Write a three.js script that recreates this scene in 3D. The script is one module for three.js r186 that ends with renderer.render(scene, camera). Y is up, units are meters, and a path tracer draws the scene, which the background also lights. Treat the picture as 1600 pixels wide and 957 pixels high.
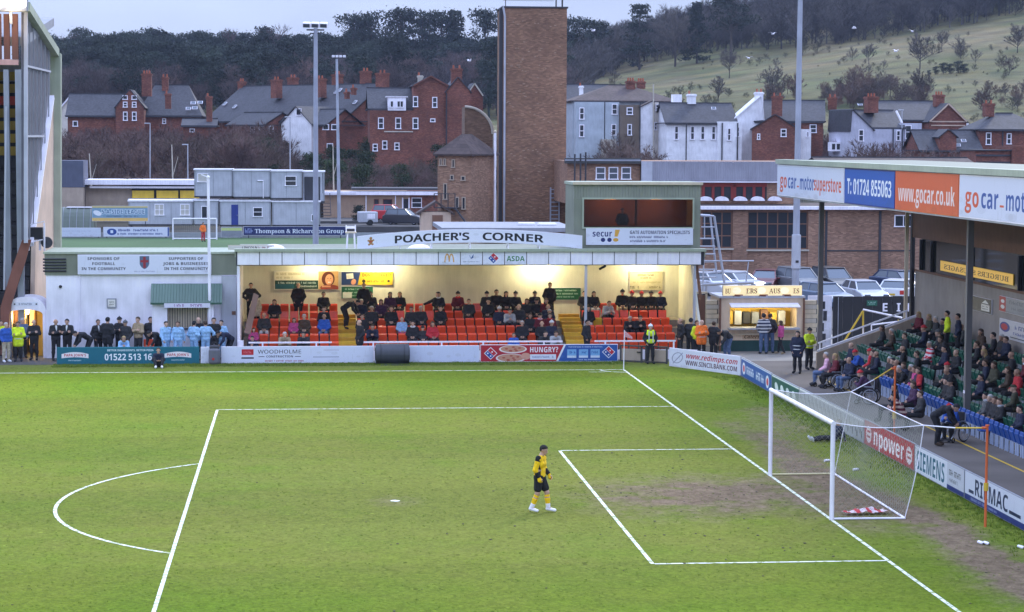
// a football ground: small corner stand, penalty area, houses and a wooded hill behind
import * as THREE from 'three';
import { mergeGeometries } from 'three/addons/utils/BufferGeometryUtils.js';
import { RoundedBoxGeometry } from 'three/addons/geometries/RoundedBoxGeometry.js';
import { FontLoader } from 'three/addons/loaders/FontLoader.js';
import { TextGeometry } from 'three/addons/geometries/TextGeometry.js';

// ---------------------------------------------------------------- camera, sky, sun, exposure
const SKYV = 0.73;
const scene = new THREE.Scene();
const FOCAL = 3427.087;
const camera = new THREE.PerspectiveCamera(2 * Math.atan(478.5 / FOCAL) * 180 / Math.PI, 1024 / 612, 0.5, 4000);
camera.rotation.order = 'YXZ';
camera.position.set(-13.4349, 9.6793, 58.1621);
camera.rotation.set(-0.0760610, -0.0951943, 0.0044543);
camera.updateMatrixWorld(true);
const renderer = new THREE.WebGLRenderer({ antialias: true });
renderer.setSize(1024, 612);
renderer.toneMapping = THREE.LinearToneMapping;
renderer.toneMappingExposure = 1.32;
renderer.shadowMap.enabled = true;

function hash2(x, y, s = 0) { let h = Math.imul(x | 0, 374761393) ^ Math.imul(y | 0, 668265263) ^ Math.imul(s | 0, 2147483647 - 18); h = Math.imul(h ^ (h >>> 13), 1274126177); h ^= h >>> 16; h = Math.imul(h, 2246822519); return ((h ^ (h >>> 15)) >>> 0) / 4294967296; }
function vnoise(x, y, s = 0, per = 0) {
  const xi = Math.floor(x), yi = Math.floor(y), fx = x - xi, fy = y - yi, w = (t) => t * t * (3 - 2 * t), m = (a) => per ? ((a % per) + per) % per : a;
  const a = hash2(m(xi), m(yi), s), b = hash2(m(xi + 1), m(yi), s), c = hash2(m(xi), m(yi + 1), s), d = hash2(m(xi + 1), m(yi + 1), s), u = w(fx), v = w(fy);
  return a + (b - a) * u + (c - a) * v + (a - b - c + d) * u * v;
}
function fbm(x, y, s = 0, oct = 4, per = 0) { let r = 0, a = 0.5, t = 0; for (let i = 0; i < oct; i++) { r += a * vnoise(x, y, s + i * 17, per); t += a; x *= 2; y *= 2; if (per) per *= 2; a *= 0.5; } return r / t; }
function rng(seed) { let a = seed >>> 0; return () => { a = (a + 0x6d2b79f5) | 0; let t = Math.imul(a ^ (a >>> 15), 1 | a); t = (t + Math.imul(t ^ (t >>> 7), 61 | t)) ^ t; return ((t ^ (t >>> 14)) >>> 0) / 4294967296; }; }
const lerp = (a, b, t) => a + (b - a) * t, clamp = (x, a = 0, b = 1) => Math.min(b, Math.max(a, x)), sstep = (a, b, x) => { const t = clamp((x - a) / (b - a)); return t * t * (3 - 2 * t); };

{ // an overcast winter sky: brighter towards the zenith, soft cloud
  const W = 1024, H = 512, data = new Float32Array(W * H * 4);
  for (let j = 0; j < H; j++) for (let i = 0; i < W; i++) {
    const el = ((j + 0.5) / H - 0.5) * Math.PI, az = ((i + 0.5) / W) * Math.PI * 2, s = Math.max(0, Math.sin(el));
    const n = fbm(Math.cos(az) * 6 + 20 + s * 3, Math.sin(az) * 6 + 20 + el * 14, 3, 5), n2 = fbm(Math.cos(az) * 22 + 50, Math.sin(az) * 22 + el * 60 + 9, 8, 4);
    let L = SKYV * (0.80 + 1.95 * s) * (0.62 + 0.58 * n + 0.2 * n2);
    const haze = Math.exp(-Math.max(0, el) / 0.05);   // the paler band just above the hill
    const blue = 1 - 0.35 * haze, k = (j * W + i) * 4;
    L *= 1 + 0.08 * haze;
    data[k] = L * (1 - 0.37 * blue); data[k + 1] = L * (1 - 0.23 * blue); data[k + 2] = L * (1 + 0.16 * blue); data[k + 3] = 1;
    if (el < 0) { data[k] *= 0.4; data[k + 1] *= 0.4; data[k + 2] *= 0.4; }
  }
  const t = new THREE.DataTexture(data, W, H, THREE.RGBAFormat, THREE.FloatType);
  t.mapping = THREE.EquirectangularReflectionMapping; t.magFilter = t.minFilter = THREE.LinearFilter; t.needsUpdate = true;
  scene.background = t; scene.environment = t;
}
const sun = new THREE.DirectionalLight(new THREE.Color(1, 0.96, 0.88), 1.5);
sun.position.set(55, 62, -110); sun.target.position.set(-5, 0, -20); sun.castShadow = true; sun.shadow.radius = 20; sun.shadow.mapSize.set(2048, 2048);
Object.assign(sun.shadow.camera, { left: -120, right: 120, top: 120, bottom: -120, far: 400 });
scene.add(sun, sun.target);
scene.fog = new THREE.FogExp2(new THREE.Color(0.62, 0.72, 0.98), 0.0001);

// ---------------------------------------------------------------- helpers
// where the line of sight through a point of the survey photograph meets a plane of the place
function ray(u, v) { return new THREE.Vector3((u - 800) / FOCAL, -(v - 478.5) / FOCAL, -1).applyQuaternion(camera.quaternion); }
function hit(u, v, axis, value) { const d = ray(u, v), t = (value - camera.position[axis]) / d[axis]; return camera.position.clone().addScaledVector(d, t); }
const onZ = (u, v, z) => hit(u, v, 'z', z), onX = (u, v, x) => hit(u, v, 'x', x), onY = (u, v, y = 0) => hit(u, v, 'y', y);
const camInv = camera.matrixWorld.clone().invert();
function project(p) { const q = p.clone().applyMatrix4(camInv); return [800 + FOCAL * q.x / -q.z, 478.5 - FOCAL * q.y / -q.z]; }

const usedNames = new Map();
function numbered(n) { const k = usedNames.get(n) ?? 0; usedNames.set(n, k + 1); return k ? n + '_' + String(k).padStart(3, '0') : n; }
const ORD = ['first', 'second', 'third', 'fourth', 'fifth', 'sixth', 'seventh', 'eighth', 'ninth', 'tenth', 'eleventh', 'twelfth', 'thirteenth', 'fourteenth', 'fifteenth', 'sixteenth', 'seventeenth', 'eighteenth', 'nineteenth', 'twentieth'];
const TENS = ['', '', 'twenty', 'thirty', 'forty', 'fifty', 'sixty', 'seventy'];
function ord(i) { if (i < 20) return ORD[i]; const n = i + 1, t = Math.floor(n / 10), r = n % 10; return r ? TENS[t] + '-' + ORD[r - 1] : TENS[t].replace(/y$/, 'ieth'); }

function tag(o, label, category, group) { o.userData.label = label; o.userData.category = category; if (group) o.userData.group = group; return o; }
function thing(name, label, category, pos = [0, 0, 0], ry = 0, group) {
  const g = new THREE.Group(); g.name = numbered(name); scene.add(g);
  g.position.set(...(pos.isVector3 ? [pos.x, pos.y, pos.z] : pos)); g.rotation.y = ry;
  return tag(g, label, category, group);
}
function flat(g) { // every geometry to the same plain layout
  const n = g.index ? g.toNonIndexed() : g;
  for (const k of Object.keys(n.attributes)) if (!['position', 'normal', 'uv', 'color'].includes(k)) n.deleteAttribute(k);
  if (!n.attributes.uv) n.setAttribute('uv', new THREE.BufferAttribute(new Float32Array(n.attributes.position.count * 2), 2));
  if (!n.attributes.normal) n.computeVertexNormals();
  n.morphAttributes = {}; n.groups = [];
  return n;
}
function metre(g) { // uv in metres from position, across the axis that each face looks along
  const p = g.attributes.position, uv = new Float32Array(p.count * 2), a = new THREE.Vector3(), b = new THREE.Vector3(), c = new THREE.Vector3(), n = new THREE.Vector3();
  for (let i = 0; i < p.count; i += 3) {
    a.fromBufferAttribute(p, i); b.fromBufferAttribute(p, i + 1); c.fromBufferAttribute(p, i + 2);
    n.crossVectors(b.clone().sub(a), c.clone().sub(a)); const x = Math.abs(n.x), y = Math.abs(n.y), z = Math.abs(n.z);
    for (const [k, q] of [[0, a], [1, b], [2, c]]) {
      const o = (i + k) * 2;
      if (y > x && y > z) { uv[o] = q.x; uv[o + 1] = q.z; } else if (x > z) { uv[o] = q.z; uv[o + 1] = q.y; } else { uv[o] = q.x; uv[o + 1] = q.y; }
    }
  }
  g.setAttribute('uv', new THREE.BufferAttribute(uv, 2)); return g;
}
function merged(geos) { geos = [geos].flat(4).map(flat); const hasC = geos.some((g) => g.attributes.color); if (!hasC) return geos.length > 1 ? mergeGeometries(geos) : geos[0]; return mergeGeometries(geos); }
function part(name, geos, mat, parent, opt = {}) {
  let g = merged(geos); if (!opt.keepUv) g = metre(g);
  const m = new THREE.Mesh(g, mat); m.name = parent && parent !== scene ? name : numbered(name); m.castShadow = m.receiveShadow = true;
  (parent ?? scene).add(m); return m;
}
function shared(name, geo, mat, parent) { const m = new THREE.Mesh(geo, mat); m.name = name; m.castShadow = m.receiveShadow = true; parent.add(m); return m; }
function struct(name, geos, mat, opt) { const m = part(name, geos, mat, scene, opt); m.userData.kind = 'structure'; return m; }
const V = (x, y, z) => new THREE.Vector3(x, y, z);
function bx(w, h, d, x = 0, y = 0, z = 0, rx = 0, ry = 0, rz = 0) { const g = new THREE.BoxGeometry(w, h, d); if (rx || ry || rz) g.applyMatrix4(new THREE.Matrix4().makeRotationFromEuler(new THREE.Euler(rx, ry, rz))); return flat(g.translate(x, y, z)); }
function b2(x0, x1, y0, y1, z0, z1) { return bx(Math.abs(x1 - x0), Math.abs(y1 - y0), Math.abs(z1 - z0), (x0 + x1) / 2, (y0 + y1) / 2, (z0 + z1) / 2); }
function rb(w, h, d, r, x = 0, y = 0, z = 0, seg = 2) { return flat(new RoundedBoxGeometry(w, h, d, seg, r).translate(x, y, z)); }
function rod(a, b, r0, r1 = r0, n = 8) { // a round bar from a to b
  a = Array.isArray(a) ? V(...a) : a; b = Array.isArray(b) ? V(...b) : b;
  const d = b.clone().sub(a), L = d.length(), g = new THREE.CylinderGeometry(r1, r0, L, n, 1);
  g.applyQuaternion(new THREE.Quaternion().setFromUnitVectors(V(0, 1, 0), d.divideScalar(L))); g.translate((a.x + b.x) / 2, (a.y + b.y) / 2, (a.z + b.z) / 2); return flat(g);
}
function bar(a, b, w, h = w) { // a square bar from a to b, upright
  a = Array.isArray(a) ? V(...a) : a; b = Array.isArray(b) ? V(...b) : b;
  const m = new THREE.Matrix4().lookAt(b, a, Math.abs(b.x - a.x) + Math.abs(b.z - a.z) < 1e-4 ? V(1, 0, 0) : V(0, 1, 0)), g = new THREE.BoxGeometry(w, h, a.distanceTo(b));
  g.applyMatrix4(m); g.translate((a.x + b.x) / 2, (a.y + b.y) / 2, (a.z + b.z) / 2); return flat(g);
}
function tubeOf(pts, r, seg = 24, n = 6) { return flat(new THREE.TubeGeometry(new THREE.CatmullRomCurve3(pts.map((p) => Array.isArray(p) ? V(...p) : p)), seg, r, n)); }
function prism(pts, depth, bevel = 0) { const s = new THREE.Shape(pts.map((p) => new THREE.Vector2(p[0], p[1]))); return flat(new THREE.ExtrudeGeometry(s, { depth, bevelEnabled: bevel > 0, bevelSize: bevel, bevelThickness: bevel, bevelSegments: 2 })); }
function quad(a, b, c, d) { const g = new THREE.BufferGeometry(); g.setAttribute('position', new THREE.Float32BufferAttribute([a, b, c, a, c, d].flatMap((p) => p.isVector3 ? [p.x, p.y, p.z] : p), 3)); g.setAttribute('uv', new THREE.Float32BufferAttribute([0, 0, 1, 0, 1, 1, 0, 0, 1, 1, 0, 1], 2)); g.computeVertexNormals(); return g; }
function sph(r, x, y, z, sx = 1, sy = 1, sz = 1, a = 12, b = 8) { return flat(new THREE.SphereGeometry(r, a, b).scale(sx, sy, sz).translate(x, y, z)); }
function moved(g, x, y, z, ry = 0) { const c = g.clone(); if (ry) c.rotateY(ry); return c.translate(x, y, z); }

// ---------------------------------------------------------------- textures and materials
function tex(w, h, size, fn, opt = {}) { // fn(x, y) -> [r, g, b] in linear light; size = metres that the picture spans
  const data = new Uint8Array(w * h * 4), enc = (c) => { c = clamp(c); return Math.round(255 * (c <= 0.0031308 ? 12.92 * c : 1.055 * c ** (1 / 2.4) - 0.055)); };
  for (let j = 0; j < h; j++) for (let i = 0; i < w; i++) { const c = fn((i + 0.5) / w, (j + 0.5) / h), k = (j * w + i) * 4; for (let q = 0; q < 3; q++) data[k + q] = opt.raw ? Math.round(255 * clamp(c[q])) : enc(c[q]); data[k + 3] = 255; }
  const t = new THREE.DataTexture(data, w, h); t.magFilter = THREE.LinearFilter; t.minFilter = THREE.LinearMipmapLinearFilter; t.wrapS = t.wrapT = THREE.RepeatWrapping; t.generateMipmaps = true;
  if (!opt.raw) t.colorSpace = THREE.SRGBColorSpace;
  t.repeat.set(1 / size, 1 / (opt.sizeY ?? size)); t.needsUpdate = true; return t;
}
const mix3 = (a, b, t) => [lerp(a[0], b[0], t), lerp(a[1], b[1], t), lerp(a[2], b[2], t)], mul3 = (a, k) => [a[0] * k, a[1] * k, a[2] * k];
function mat(color, rough = 0.8, opt = {}) { const m = new THREE.MeshStandardMaterial({ roughness: rough, ...opt }); if (Array.isArray(color)) m.color.setRGB(...color); else if (color?.isTexture) m.map = color; else m.color.set(color); return m; }
// a painted or rendered surface of one colour with soft mottling, streaks and a little wear; one grey pattern serves all
const mottleTex = tex(512, 512, 4, (x, y) => { const n = fbm(x * 6, y * 6, 21, 5, 6), s = fbm(x * 40, y * 5, 5, 3, 5), k = 0.80 + 0.26 * (n - 0.5) + 0.16 * (s - 0.5) + 0.05 * (hash2(x * 512, y * 512, 4) - 0.5); return [k, k, k * 0.99]; });
const fineTex = tex(256, 256, 0.8, (x, y) => { const n = fbm(x * 16, y * 16, 71, 4, 16), k = 0.72 + 0.5 * (n - 0.5) + 0.16 * (hash2(x * 256, y * 256, 9) - 0.5); return [k, k, k]; });
const bumpTex = tex(256, 256, 1, (x, y) => { const n = fbm(x * 24, y * 24, 31, 4, 24); return [n, n, n]; }, { raw: true });
function worn(color, rough = 0.75, opt = {}) { const c = Array.isArray(color) ? color : new THREE.Color(color).toArray(); return mat(c.map((v) => v / 0.80), rough, { map: mottleTex, ...opt }); }
function cloth(color, opt = {}) { const c = Array.isArray(color) ? color : new THREE.Color(color).toArray(); return mat(c.map((v) => v / 0.72), 0.92, { map: fineTex, ...opt }); }
function brickTex(cols, mortar, seed, macro = 0.35) { // courses of 75 mm, bricks of 225 mm, over nine metres
  return tex(1024, 1024, 9, (x, y) => {
    const row = Math.floor(y * 120), bxx = x * 40 + (row & 1) * 0.5, col = Math.floor(bxx) % 40, fx = bxx - Math.floor(bxx), fy = y * 120 - row;
    const h = hash2(col, row, seed), h2 = hash2(col, row, seed + 9), m = fbm(x * 5, y * 5, seed + 2, 4, 5), grime = fbm(x * 14, y * 3, seed + 5, 3, 3);
    let c = mix3(cols[Math.floor(h * cols.length)], cols[Math.floor(h2 * cols.length)], 0.4); c = mul3(c, 0.78 + 0.44 * h2);
    if (fx < 0.05 || fy < 0.14) c = mortar;
    return mul3(c, (1 - macro / 2 + macro * m) * (0.9 + 0.2 * grime));
  });
}
const brownBrick = brickTex([[0.18, 0.108, 0.072], [0.205, 0.122, 0.08], [0.16, 0.095, 0.065], [0.225, 0.138, 0.09]], [0.17, 0.12, 0.09], 101, 0.6);
const redBrick = brickTex([[0.19, 0.058, 0.038], [0.225, 0.072, 0.046], [0.15, 0.047, 0.035], [0.25, 0.088, 0.055]], [0.18, 0.105, 0.08], 202, 0.8);
const slateTex = tex(512, 512, 6, (x, y) => { const row = Math.floor(y * 30), cx = x * 24 + (row & 1) * 0.5, h = hash2(Math.floor(cx) % 24, row, 7), m = fbm(x * 4, y * 4, 61, 4, 4), e = (y * 30 - row < 0.12 || cx - Math.floor(cx) < 0.06) ? 0.72 : 1, k = (0.62 + 0.4 * h) * (0.75 + 0.5 * m) * e; return [0.058 * k, 0.056 * k, 0.068 * k]; });
const tileTex = tex(512, 512, 6, (x, y) => { const row = Math.floor(y * 24), cx = x * 24 + (row & 1) * 0.5, h = hash2(Math.floor(cx) % 24, row, 17), m = fbm(x * 4, y * 4, 62, 4, 4), e = (y * 24 - row < 0.14) ? 0.7 : 1, k = (0.62 + 0.4 * h) * (0.75 + 0.5 * m) * e; return [0.10 * k, 0.07 * k, 0.064 * k]; });
const asphaltTex = tex(512, 512, 7, (x, y) => { const m = fbm(x * 5, y * 5, 41, 5, 5), h = hash2(x * 512, y * 512, 3), k = 0.7 + 0.5 * m + 0.18 * (h - 0.5); return [0.085 * k, 0.08 * k, 0.08 * k]; });
const concreteTex = tex(512, 512, 6, (x, y) => { const m = fbm(x * 6, y * 6, 43, 5, 6), s = fbm(x * 3, y * 24, 47, 3, 3), k = 0.66 + 0.5 * m + 0.14 * s; return [0.30 * k, 0.275 * k, 0.245 * k]; });
const ribBump = tex(128, 8, 1, (x) => { const t = (x * 4) % 1, k = sstep(0.1, 0.25, t) - sstep(0.6, 0.75, t); return [k, k, k]; }, { raw: true });
const M = {
  brownBrick: mat(brownBrick, 0.9, { bumpMap: bumpTex, bumpScale: 0.01 }), redBrick: mat(redBrick, 0.9, { bumpMap: bumpTex, bumpScale: 0.01 }), slate: mat(slateTex, 0.7), tile: mat(tileTex, 0.85), asphalt: mat(asphaltTex, 0.95), concrete: mat(concreteTex, 0.92),
  white: worn([0.86, 0.83, 0.92], 0.6), whiteClean: worn([0.92, 0.885, 0.97], 0.45), cream: worn([0.62, 0.52, 0.38], 0.75), peach: worn([0.58, 0.44, 0.34], 0.8), grey: worn([0.30, 0.31, 0.35], 0.6), lightGrey: worn([0.46, 0.47, 0.53], 0.55), paleBlue: worn([0.44, 0.49, 0.55], 0.8), paleLilac: worn([0.52, 0.52, 0.62], 0.8), whiteRender: worn([0.86, 0.85, 0.90], 0.8), beigeRender: worn([0.66, 0.60, 0.54], 0.8),
  sage: worn([0.215, 0.23, 0.175], 0.6), sageRib: worn([0.235, 0.25, 0.195], 0.55, { bumpMap: ribBump, bumpScale: 0.03 }), sageLight: worn([0.38, 0.42, 0.32], 0.55), darkGreen: worn([0.035, 0.10, 0.07], 0.6), greenRib: worn([0.10, 0.165, 0.135], 0.5, { bumpMap: ribBump, bumpScale: 0.03 }), greyRib: worn([0.30, 0.30, 0.36], 0.55, { bumpMap: ribBump, bumpScale: 0.03 }),
  black: worn([0.018, 0.018, 0.022], 0.6), dark: worn([0.045, 0.045, 0.055], 0.7), darkSteel: worn([0.07, 0.068, 0.07], 0.5, { metalness: 0.2 }), steel: worn([0.34, 0.36, 0.42], 0.45, { metalness: 0.35 }), galv: worn([0.40, 0.42, 0.50], 0.45, { metalness: 0.25 }),
  yellowStep: worn([0.52, 0.30, 0.03], 0.8), yellow: worn([0.70, 0.46, 0.04], 0.6), yellowWall: worn([0.62, 0.40, 0.07], 0.75), red: worn([0.52, 0.03, 0.02], 0.5), redPlastic: worn([0.86, 0.095, 0.03], 0.32), greenPlastic: worn([0.012, 0.105, 0.07], 0.35), bluePlastic: worn([0.015, 0.085, 0.36], 0.35), orange: worn([0.70, 0.14, 0.035], 0.6), brownPanel: worn([0.20, 0.10, 0.065], 0.75), tan: worn([0.42, 0.33, 0.26], 0.85), greyWall: worn([0.33, 0.29, 0.265], 0.9), stone: worn([0.52, 0.47, 0.40], 0.9), navy: worn([0.02, 0.04, 0.24], 0.5), teal: worn([0.02, 0.19, 0.24], 0.5), terracotta: worn([0.38, 0.11, 0.06], 0.85), olive: worn([0.16, 0.15, 0.10], 0.9),
  stationBrick: mat([1.6, 1.5, 1.5], 0.9, { map: brownBrick }), towerBrick: mat([1.36, 1.24, 1.16], 0.9, { map: brownBrick, bumpMap: bumpTex, bumpScale: 0.01 }), annexBrick: mat([1.65, 1.55, 1.5], 0.9, { map: brownBrick }), glass: mat([0.03, 0.035, 0.045], 0.08, { metalness: 0.0 }), skyGlass: mat([0.13, 0.15, 0.18], 0.1, { metalness: 0.35 }), chrome: mat([0.7, 0.7, 0.72], 0.2, { metalness: 0.9 }), rubber: mat([0.02, 0.02, 0.02], 0.9), curtain: worn([0.55, 0.52, 0.48], 0.9), netCord: mat([0.36, 0.36, 0.30], 0.9),
  lampWarm: mat([0.9, 0.8, 0.5], 0.5, { emissive: new THREE.Color(1, 0.78, 0.36), emissiveIntensity: 3 }), lampWhite: mat([0.9, 0.9, 0.9], 0.5, { emissive: new THREE.Color(1, 0.95, 0.86), emissiveIntensity: 9 }), lampOrange: mat([0.9, 0.5, 0.2], 0.5, { emissive: new THREE.Color(1, 0.38, 0.08), emissiveIntensity: 2.5 }),
};
// print on signs and boards: drawn in lettering on a flat sheet
let printN = 0;
function print(w, h, draw) {
  const c = document.createElement('canvas'); c.width = w; c.height = h; const x = c.getContext('2d'); x.textAlign = 'center'; x.textBaseline = 'middle'; draw(x, w, h); const r = rng(w * 7 + h + (printN++) * 13); for (let k = 0; k < 70; k++) { x.globalAlpha = 0.02 + 0.05 * r(); x.fillStyle = r() < 0.7 ? '#4a4436' : '#ffffff'; const q = h * (0.02 + 0.1 * r()); if (k % 3) x.fillRect(r() * w, r() * h, q * 0.4, q * 3); else { x.beginPath(); x.ellipse(r() * w, h - r() * r() * h, q * 2, q, 0, 0, 7); x.fill(); } } x.globalAlpha = 1;
  const t = new THREE.CanvasTexture(c); t.colorSpace = THREE.SRGBColorSpace; t.anisotropy = 8; return mat(t, 0.45);
}
function write(x, s, cx, cy, size, color, o = {}) { // one line of lettering, squeezed or stretched to a width
  x.save(); x.translate(cx, cy); x.rotate(o.turn ?? 0); x.font = (o.style ?? 'bold') + ' ' + size + 'px ' + (o.font ?? 'sans-serif'); x.fillStyle = color; x.textAlign = o.align ?? 'center';
  if (o.width) x.scale(o.width / x.measureText(s).width, 1);
  if (o.edge) { x.strokeStyle = o.edge; x.lineWidth = size * (o.edgeW ?? 0.16); x.lineJoin = 'round'; x.strokeText(s, 0, 0); }
  if (o.skew) x.transform(1, 0, o.skew, 1, 0, 0);
  x.fillText(s, 0, 0); x.restore();
}
function sheet(w, h, x, y, z, ry = 0) { const g = new THREE.PlaneGeometry(w, h); if (ry) g.rotateY(ry); return flat(g.translate(x, y, z)); }

// ---------------------------------------------------------------- land: terrain, pitch, paths
function table(pts, x) { if (x <= pts[0][0]) return pts[0][1]; for (let i = 1; i < pts.length; i++) if (x < pts[i][0]) return lerp(pts[i - 1][1], pts[i][1], (x - pts[i - 1][0]) / (pts[i][0] - pts[i - 1][0])); return pts[pts.length - 1][1]; }
const CREST = [[-400, 24], [-60, 27], [30, 27], [60, 30.5], [80, 34], [120, 43], [150, 48], [210, 57], [300, 62], [500, 66]];
function landY(x, z) {
  const t = -z; if (t < 185) return 0;
  let h = table([[185, 0], [300, 7], [400, 12]], t);
  if (t > 400) { const s = clamp((t - 400) / 250); h = 12 + (table(CREST, x) - 12) * (s * 0.75 + 0.25 * sstep(0, 1, s)); }
  return h + sstep(195, 240, t) * ((fbm(x * 0.02 + 7, z * 0.02 + 3, 5, 3) - 0.5) * 3 + (fbm(x * 0.12, z * 0.12, 9, 2) - 0.5) * 0.7);
}
{
  const xs = [], zs = []; for (let x = -420; x <= 560; x += 7) xs.push(x); for (let z = 120; z > -185; z -= 15) zs.push(z); for (let z = -185; z > -760; z -= 6) zs.push(z); for (let z = -760; z >= -1500; z -= 60) zs.push(z);
  const g = new THREE.BufferGeometry(), p = [], c = [], uv = [], idx = [];
  for (const z of zs) for (const x of xs) {
    p.push(x, z > -185 ? -0.03 : landY(x, z) - 0.03, z); uv.push(x, z);
    const n = fbm(x * 0.035, z * 0.05, 77, 4), n2 = fbm(x * 0.16 + 4, z * 0.3, 79, 3), far = sstep(-330, -400, z);
    let col = mix3([0.165, 0.152, 0.055], [0.25, 0.19, 0.095], clamp(n * 2.4 - 0.7 + (n2 - 0.5) * 1.6)); col = mix3(col, [0.11, 0.135, 0.038], clamp((n2 - 0.46) * 3));
    col = mix3([0.075, 0.065, 0.045], col, far); if (z > -185) col = [0.075, 0.07, 0.068]; c.push(...col);
  }
  for (let j = 0; j < zs.length - 1; j++) for (let i = 0; i < xs.length - 1; i++) { const a = j * xs.length + i, b = a + 1, d = a + xs.length, e = d + 1; idx.push(a, b, e, a, e, d); }
  g.setAttribute('position', new THREE.Float32BufferAttribute(p, 3)); g.setAttribute('color', new THREE.Float32BufferAttribute(c, 3)); g.setAttribute('uv', new THREE.Float32BufferAttribute(uv, 2)); g.setIndex(idx); g.computeVertexNormals();
  const rough = tex(1024, 1024, 90, (x, y) => { const n = fbm(x * 10, y * 16, 91, 6, 4), q = fbm(x * 24, y * 70, 93, 4, 4), k = clamp(0.30 + 0.75 * n + 0.30 * (q - 0.5) + 0.14 * (hash2(x * 1024, y * 1024, 5) - 0.5), 0.05, 1), b = fbm(x * 6, y * 14, 97, 4, 2); return [k * (0.88 + 0.3 * b), k * 0.98, k * (1.1 - 0.5 * b)]; });
  const m = new THREE.Mesh(g, mat([1.05, 1.05, 1.05], 0.97, { vertexColors: true, map: rough, bumpMap: bumpTex, bumpScale: 0.05 })); m.name = 'ground'; m.receiveShadow = true; m.castShadow = true; m.userData.kind = 'structure'; scene.add(m);
}
// the pitch: green, yellowed and worn towards the goal, muddy behind it
const PX0 = -29, PX1 = 4.4, PZ0 = -36.2, PZ1 = 16.2;
const pitchTex = tex(2048, 2048, 1, (a, b) => {
  const x = lerp(PX0, PX1, a), z = lerp(PZ0, PZ1, b), nz = fbm(x * 0.32 + 40, z * 0.32 + 40, 11, 5), n2 = fbm(x * 1.3, z * 1.3, 12, 4), n3 = fbm(x * 4.5, z * 4.5, 13, 3), fine = hash2(a * 2048, b * 2048, 14), blade = vnoise(x * 16, z * 11, 15);
  const band = (sstep(0.44, 0.56, Math.abs(((z + 60) / 11) % 1 - 0.5) * 2) - 0.5) * 0.08;
  let c = mix3([0.138, 0.235, 0.014], [0.190, 0.245, 0.020], clamp(nz * 1.7 - 0.35));
  const wear = clamp((0.85 * Math.exp(-(((x + 9) / 11) ** 2) - ((z + 1) / 13) ** 2) + 0.40 * sstep(-34, -14, z) * (1 - sstep(6, 15, z))) * (0.45 + 1.1 * n2) + 0.45 * (nz - 0.5));
  c = mix3(c, [0.225, 0.222, 0.050], wear * 0.65);
  const far = 1 - sstep(-36.2, -31.5, z + (n2 - 0.5) * 2); c = mix3(c, [0.215, 0.185, 0.075], far * 0.55 * (0.5 + n2));
  // bare earth: goalmouth, the patch on the spot, the trodden strip behind the goal
  const e = (cx, cz, rx, rz) => Math.exp(-(((x - cx) / rx) ** 2) - ((z - cz) / rz) ** 2);
  let mud = 0.8 * e(-2.0, -0.6, 2.7, 3.0) + 0.42 * e(-4.2, 0.5, 2.2, 3) + 0.7 * e(0.6, 0.5, 1.0, 4.4) + 0.35 * e(-11, 0, 0.8, 1.2);
  const sx = 2.15 + 0.06 * (z - 3) + 0.25 * Math.sin(z * 0.4); mud += 1.0 * Math.exp(-(((x - sx) / 0.75) ** 2)) * sstep(-20, -8, z) + 0.5 * e(3, -16, 1.2, 5) + 0.35 * e(2.2, 13, 1.5, 5);
  mud = clamp(mud * (0.25 + 1.25 * n2) * 1.2 - 0.12 + (n3 - 0.5) * 0.5 * clamp(mud * 3));
  c = mix3(c, mix3([0.20, 0.135, 0.09], [0.31, 0.225, 0.15], n3), clamp(mud * 1.3) * 0.95);
  let k = 0.69 + 0.20 * n3 + 0.26 * (fine - 0.5) + 0.26 * (blade - 0.5) + band;
  if (hash2(Math.floor(x * 11), Math.floor(z * 6), 16) > 0.9975 - 0.012 * clamp(mud + wear * 0.5)) k *= n3 > 0.5 ? 0.62 : 1.3;
  return mul3(c, k);
});
pitchTex.repeat.set(1, 1);
{
  const g = new THREE.PlaneGeometry(60, 80, 1, 1).rotateX(-Math.PI / 2).translate(-25.6, 0, 3.8), p = g.attributes.position, uv = g.attributes.uv;
  for (let i = 0; i < p.count; i++) uv.setXY(i, (p.getX(i) - PX0) / (PX1 - PX0), (p.getZ(i) - PZ0) / (PZ1 - PZ0));
  const grassBump = tex(512, 512, 1, (x, y) => { const n = fbm(x * 40, y * 40, 55, 3, 40); return [n, n, n]; }, { raw: true }); grassBump.repeat.set(14, 22);
  const pm = new THREE.MeshPhysicalMaterial({ map: pitchTex, roughness: 1, specularIntensity: 0.15, bumpMap: grassBump, bumpScale: 0.03 }); struct('pitch', g, pm, { keepUv: true });
}
struct('track', new THREE.PlaneGeometry(7.2, 84).rotateX(-Math.PI / 2).translate(8.01, 0.002, 5.8), mat([1.75, 1.6, 1.45], 0.95, { map: asphaltTex })); struct('track_line', new THREE.PlaneGeometry(0.09, 50).rotateX(-Math.PI / 2).translate(7.62, 0.006, -5), M.yellow);
struct('concrete_apron', [new THREE.PlaneGeometry(15.4, 12.8).rotateX(-Math.PI / 2).translate(12.1, 0.003, -42.6)], M.concrete);
struct('concrete_path', new THREE.PlaneGeometry(50, 4).rotateX(-Math.PI / 2).translate(-20.6, 0.006, -38.2), M.asphalt);
struct('car_park', new THREE.PlaneGeometry(70, 38).rotateX(-Math.PI / 2).translate(30, 0.004, -68.2), M.asphalt);
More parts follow.
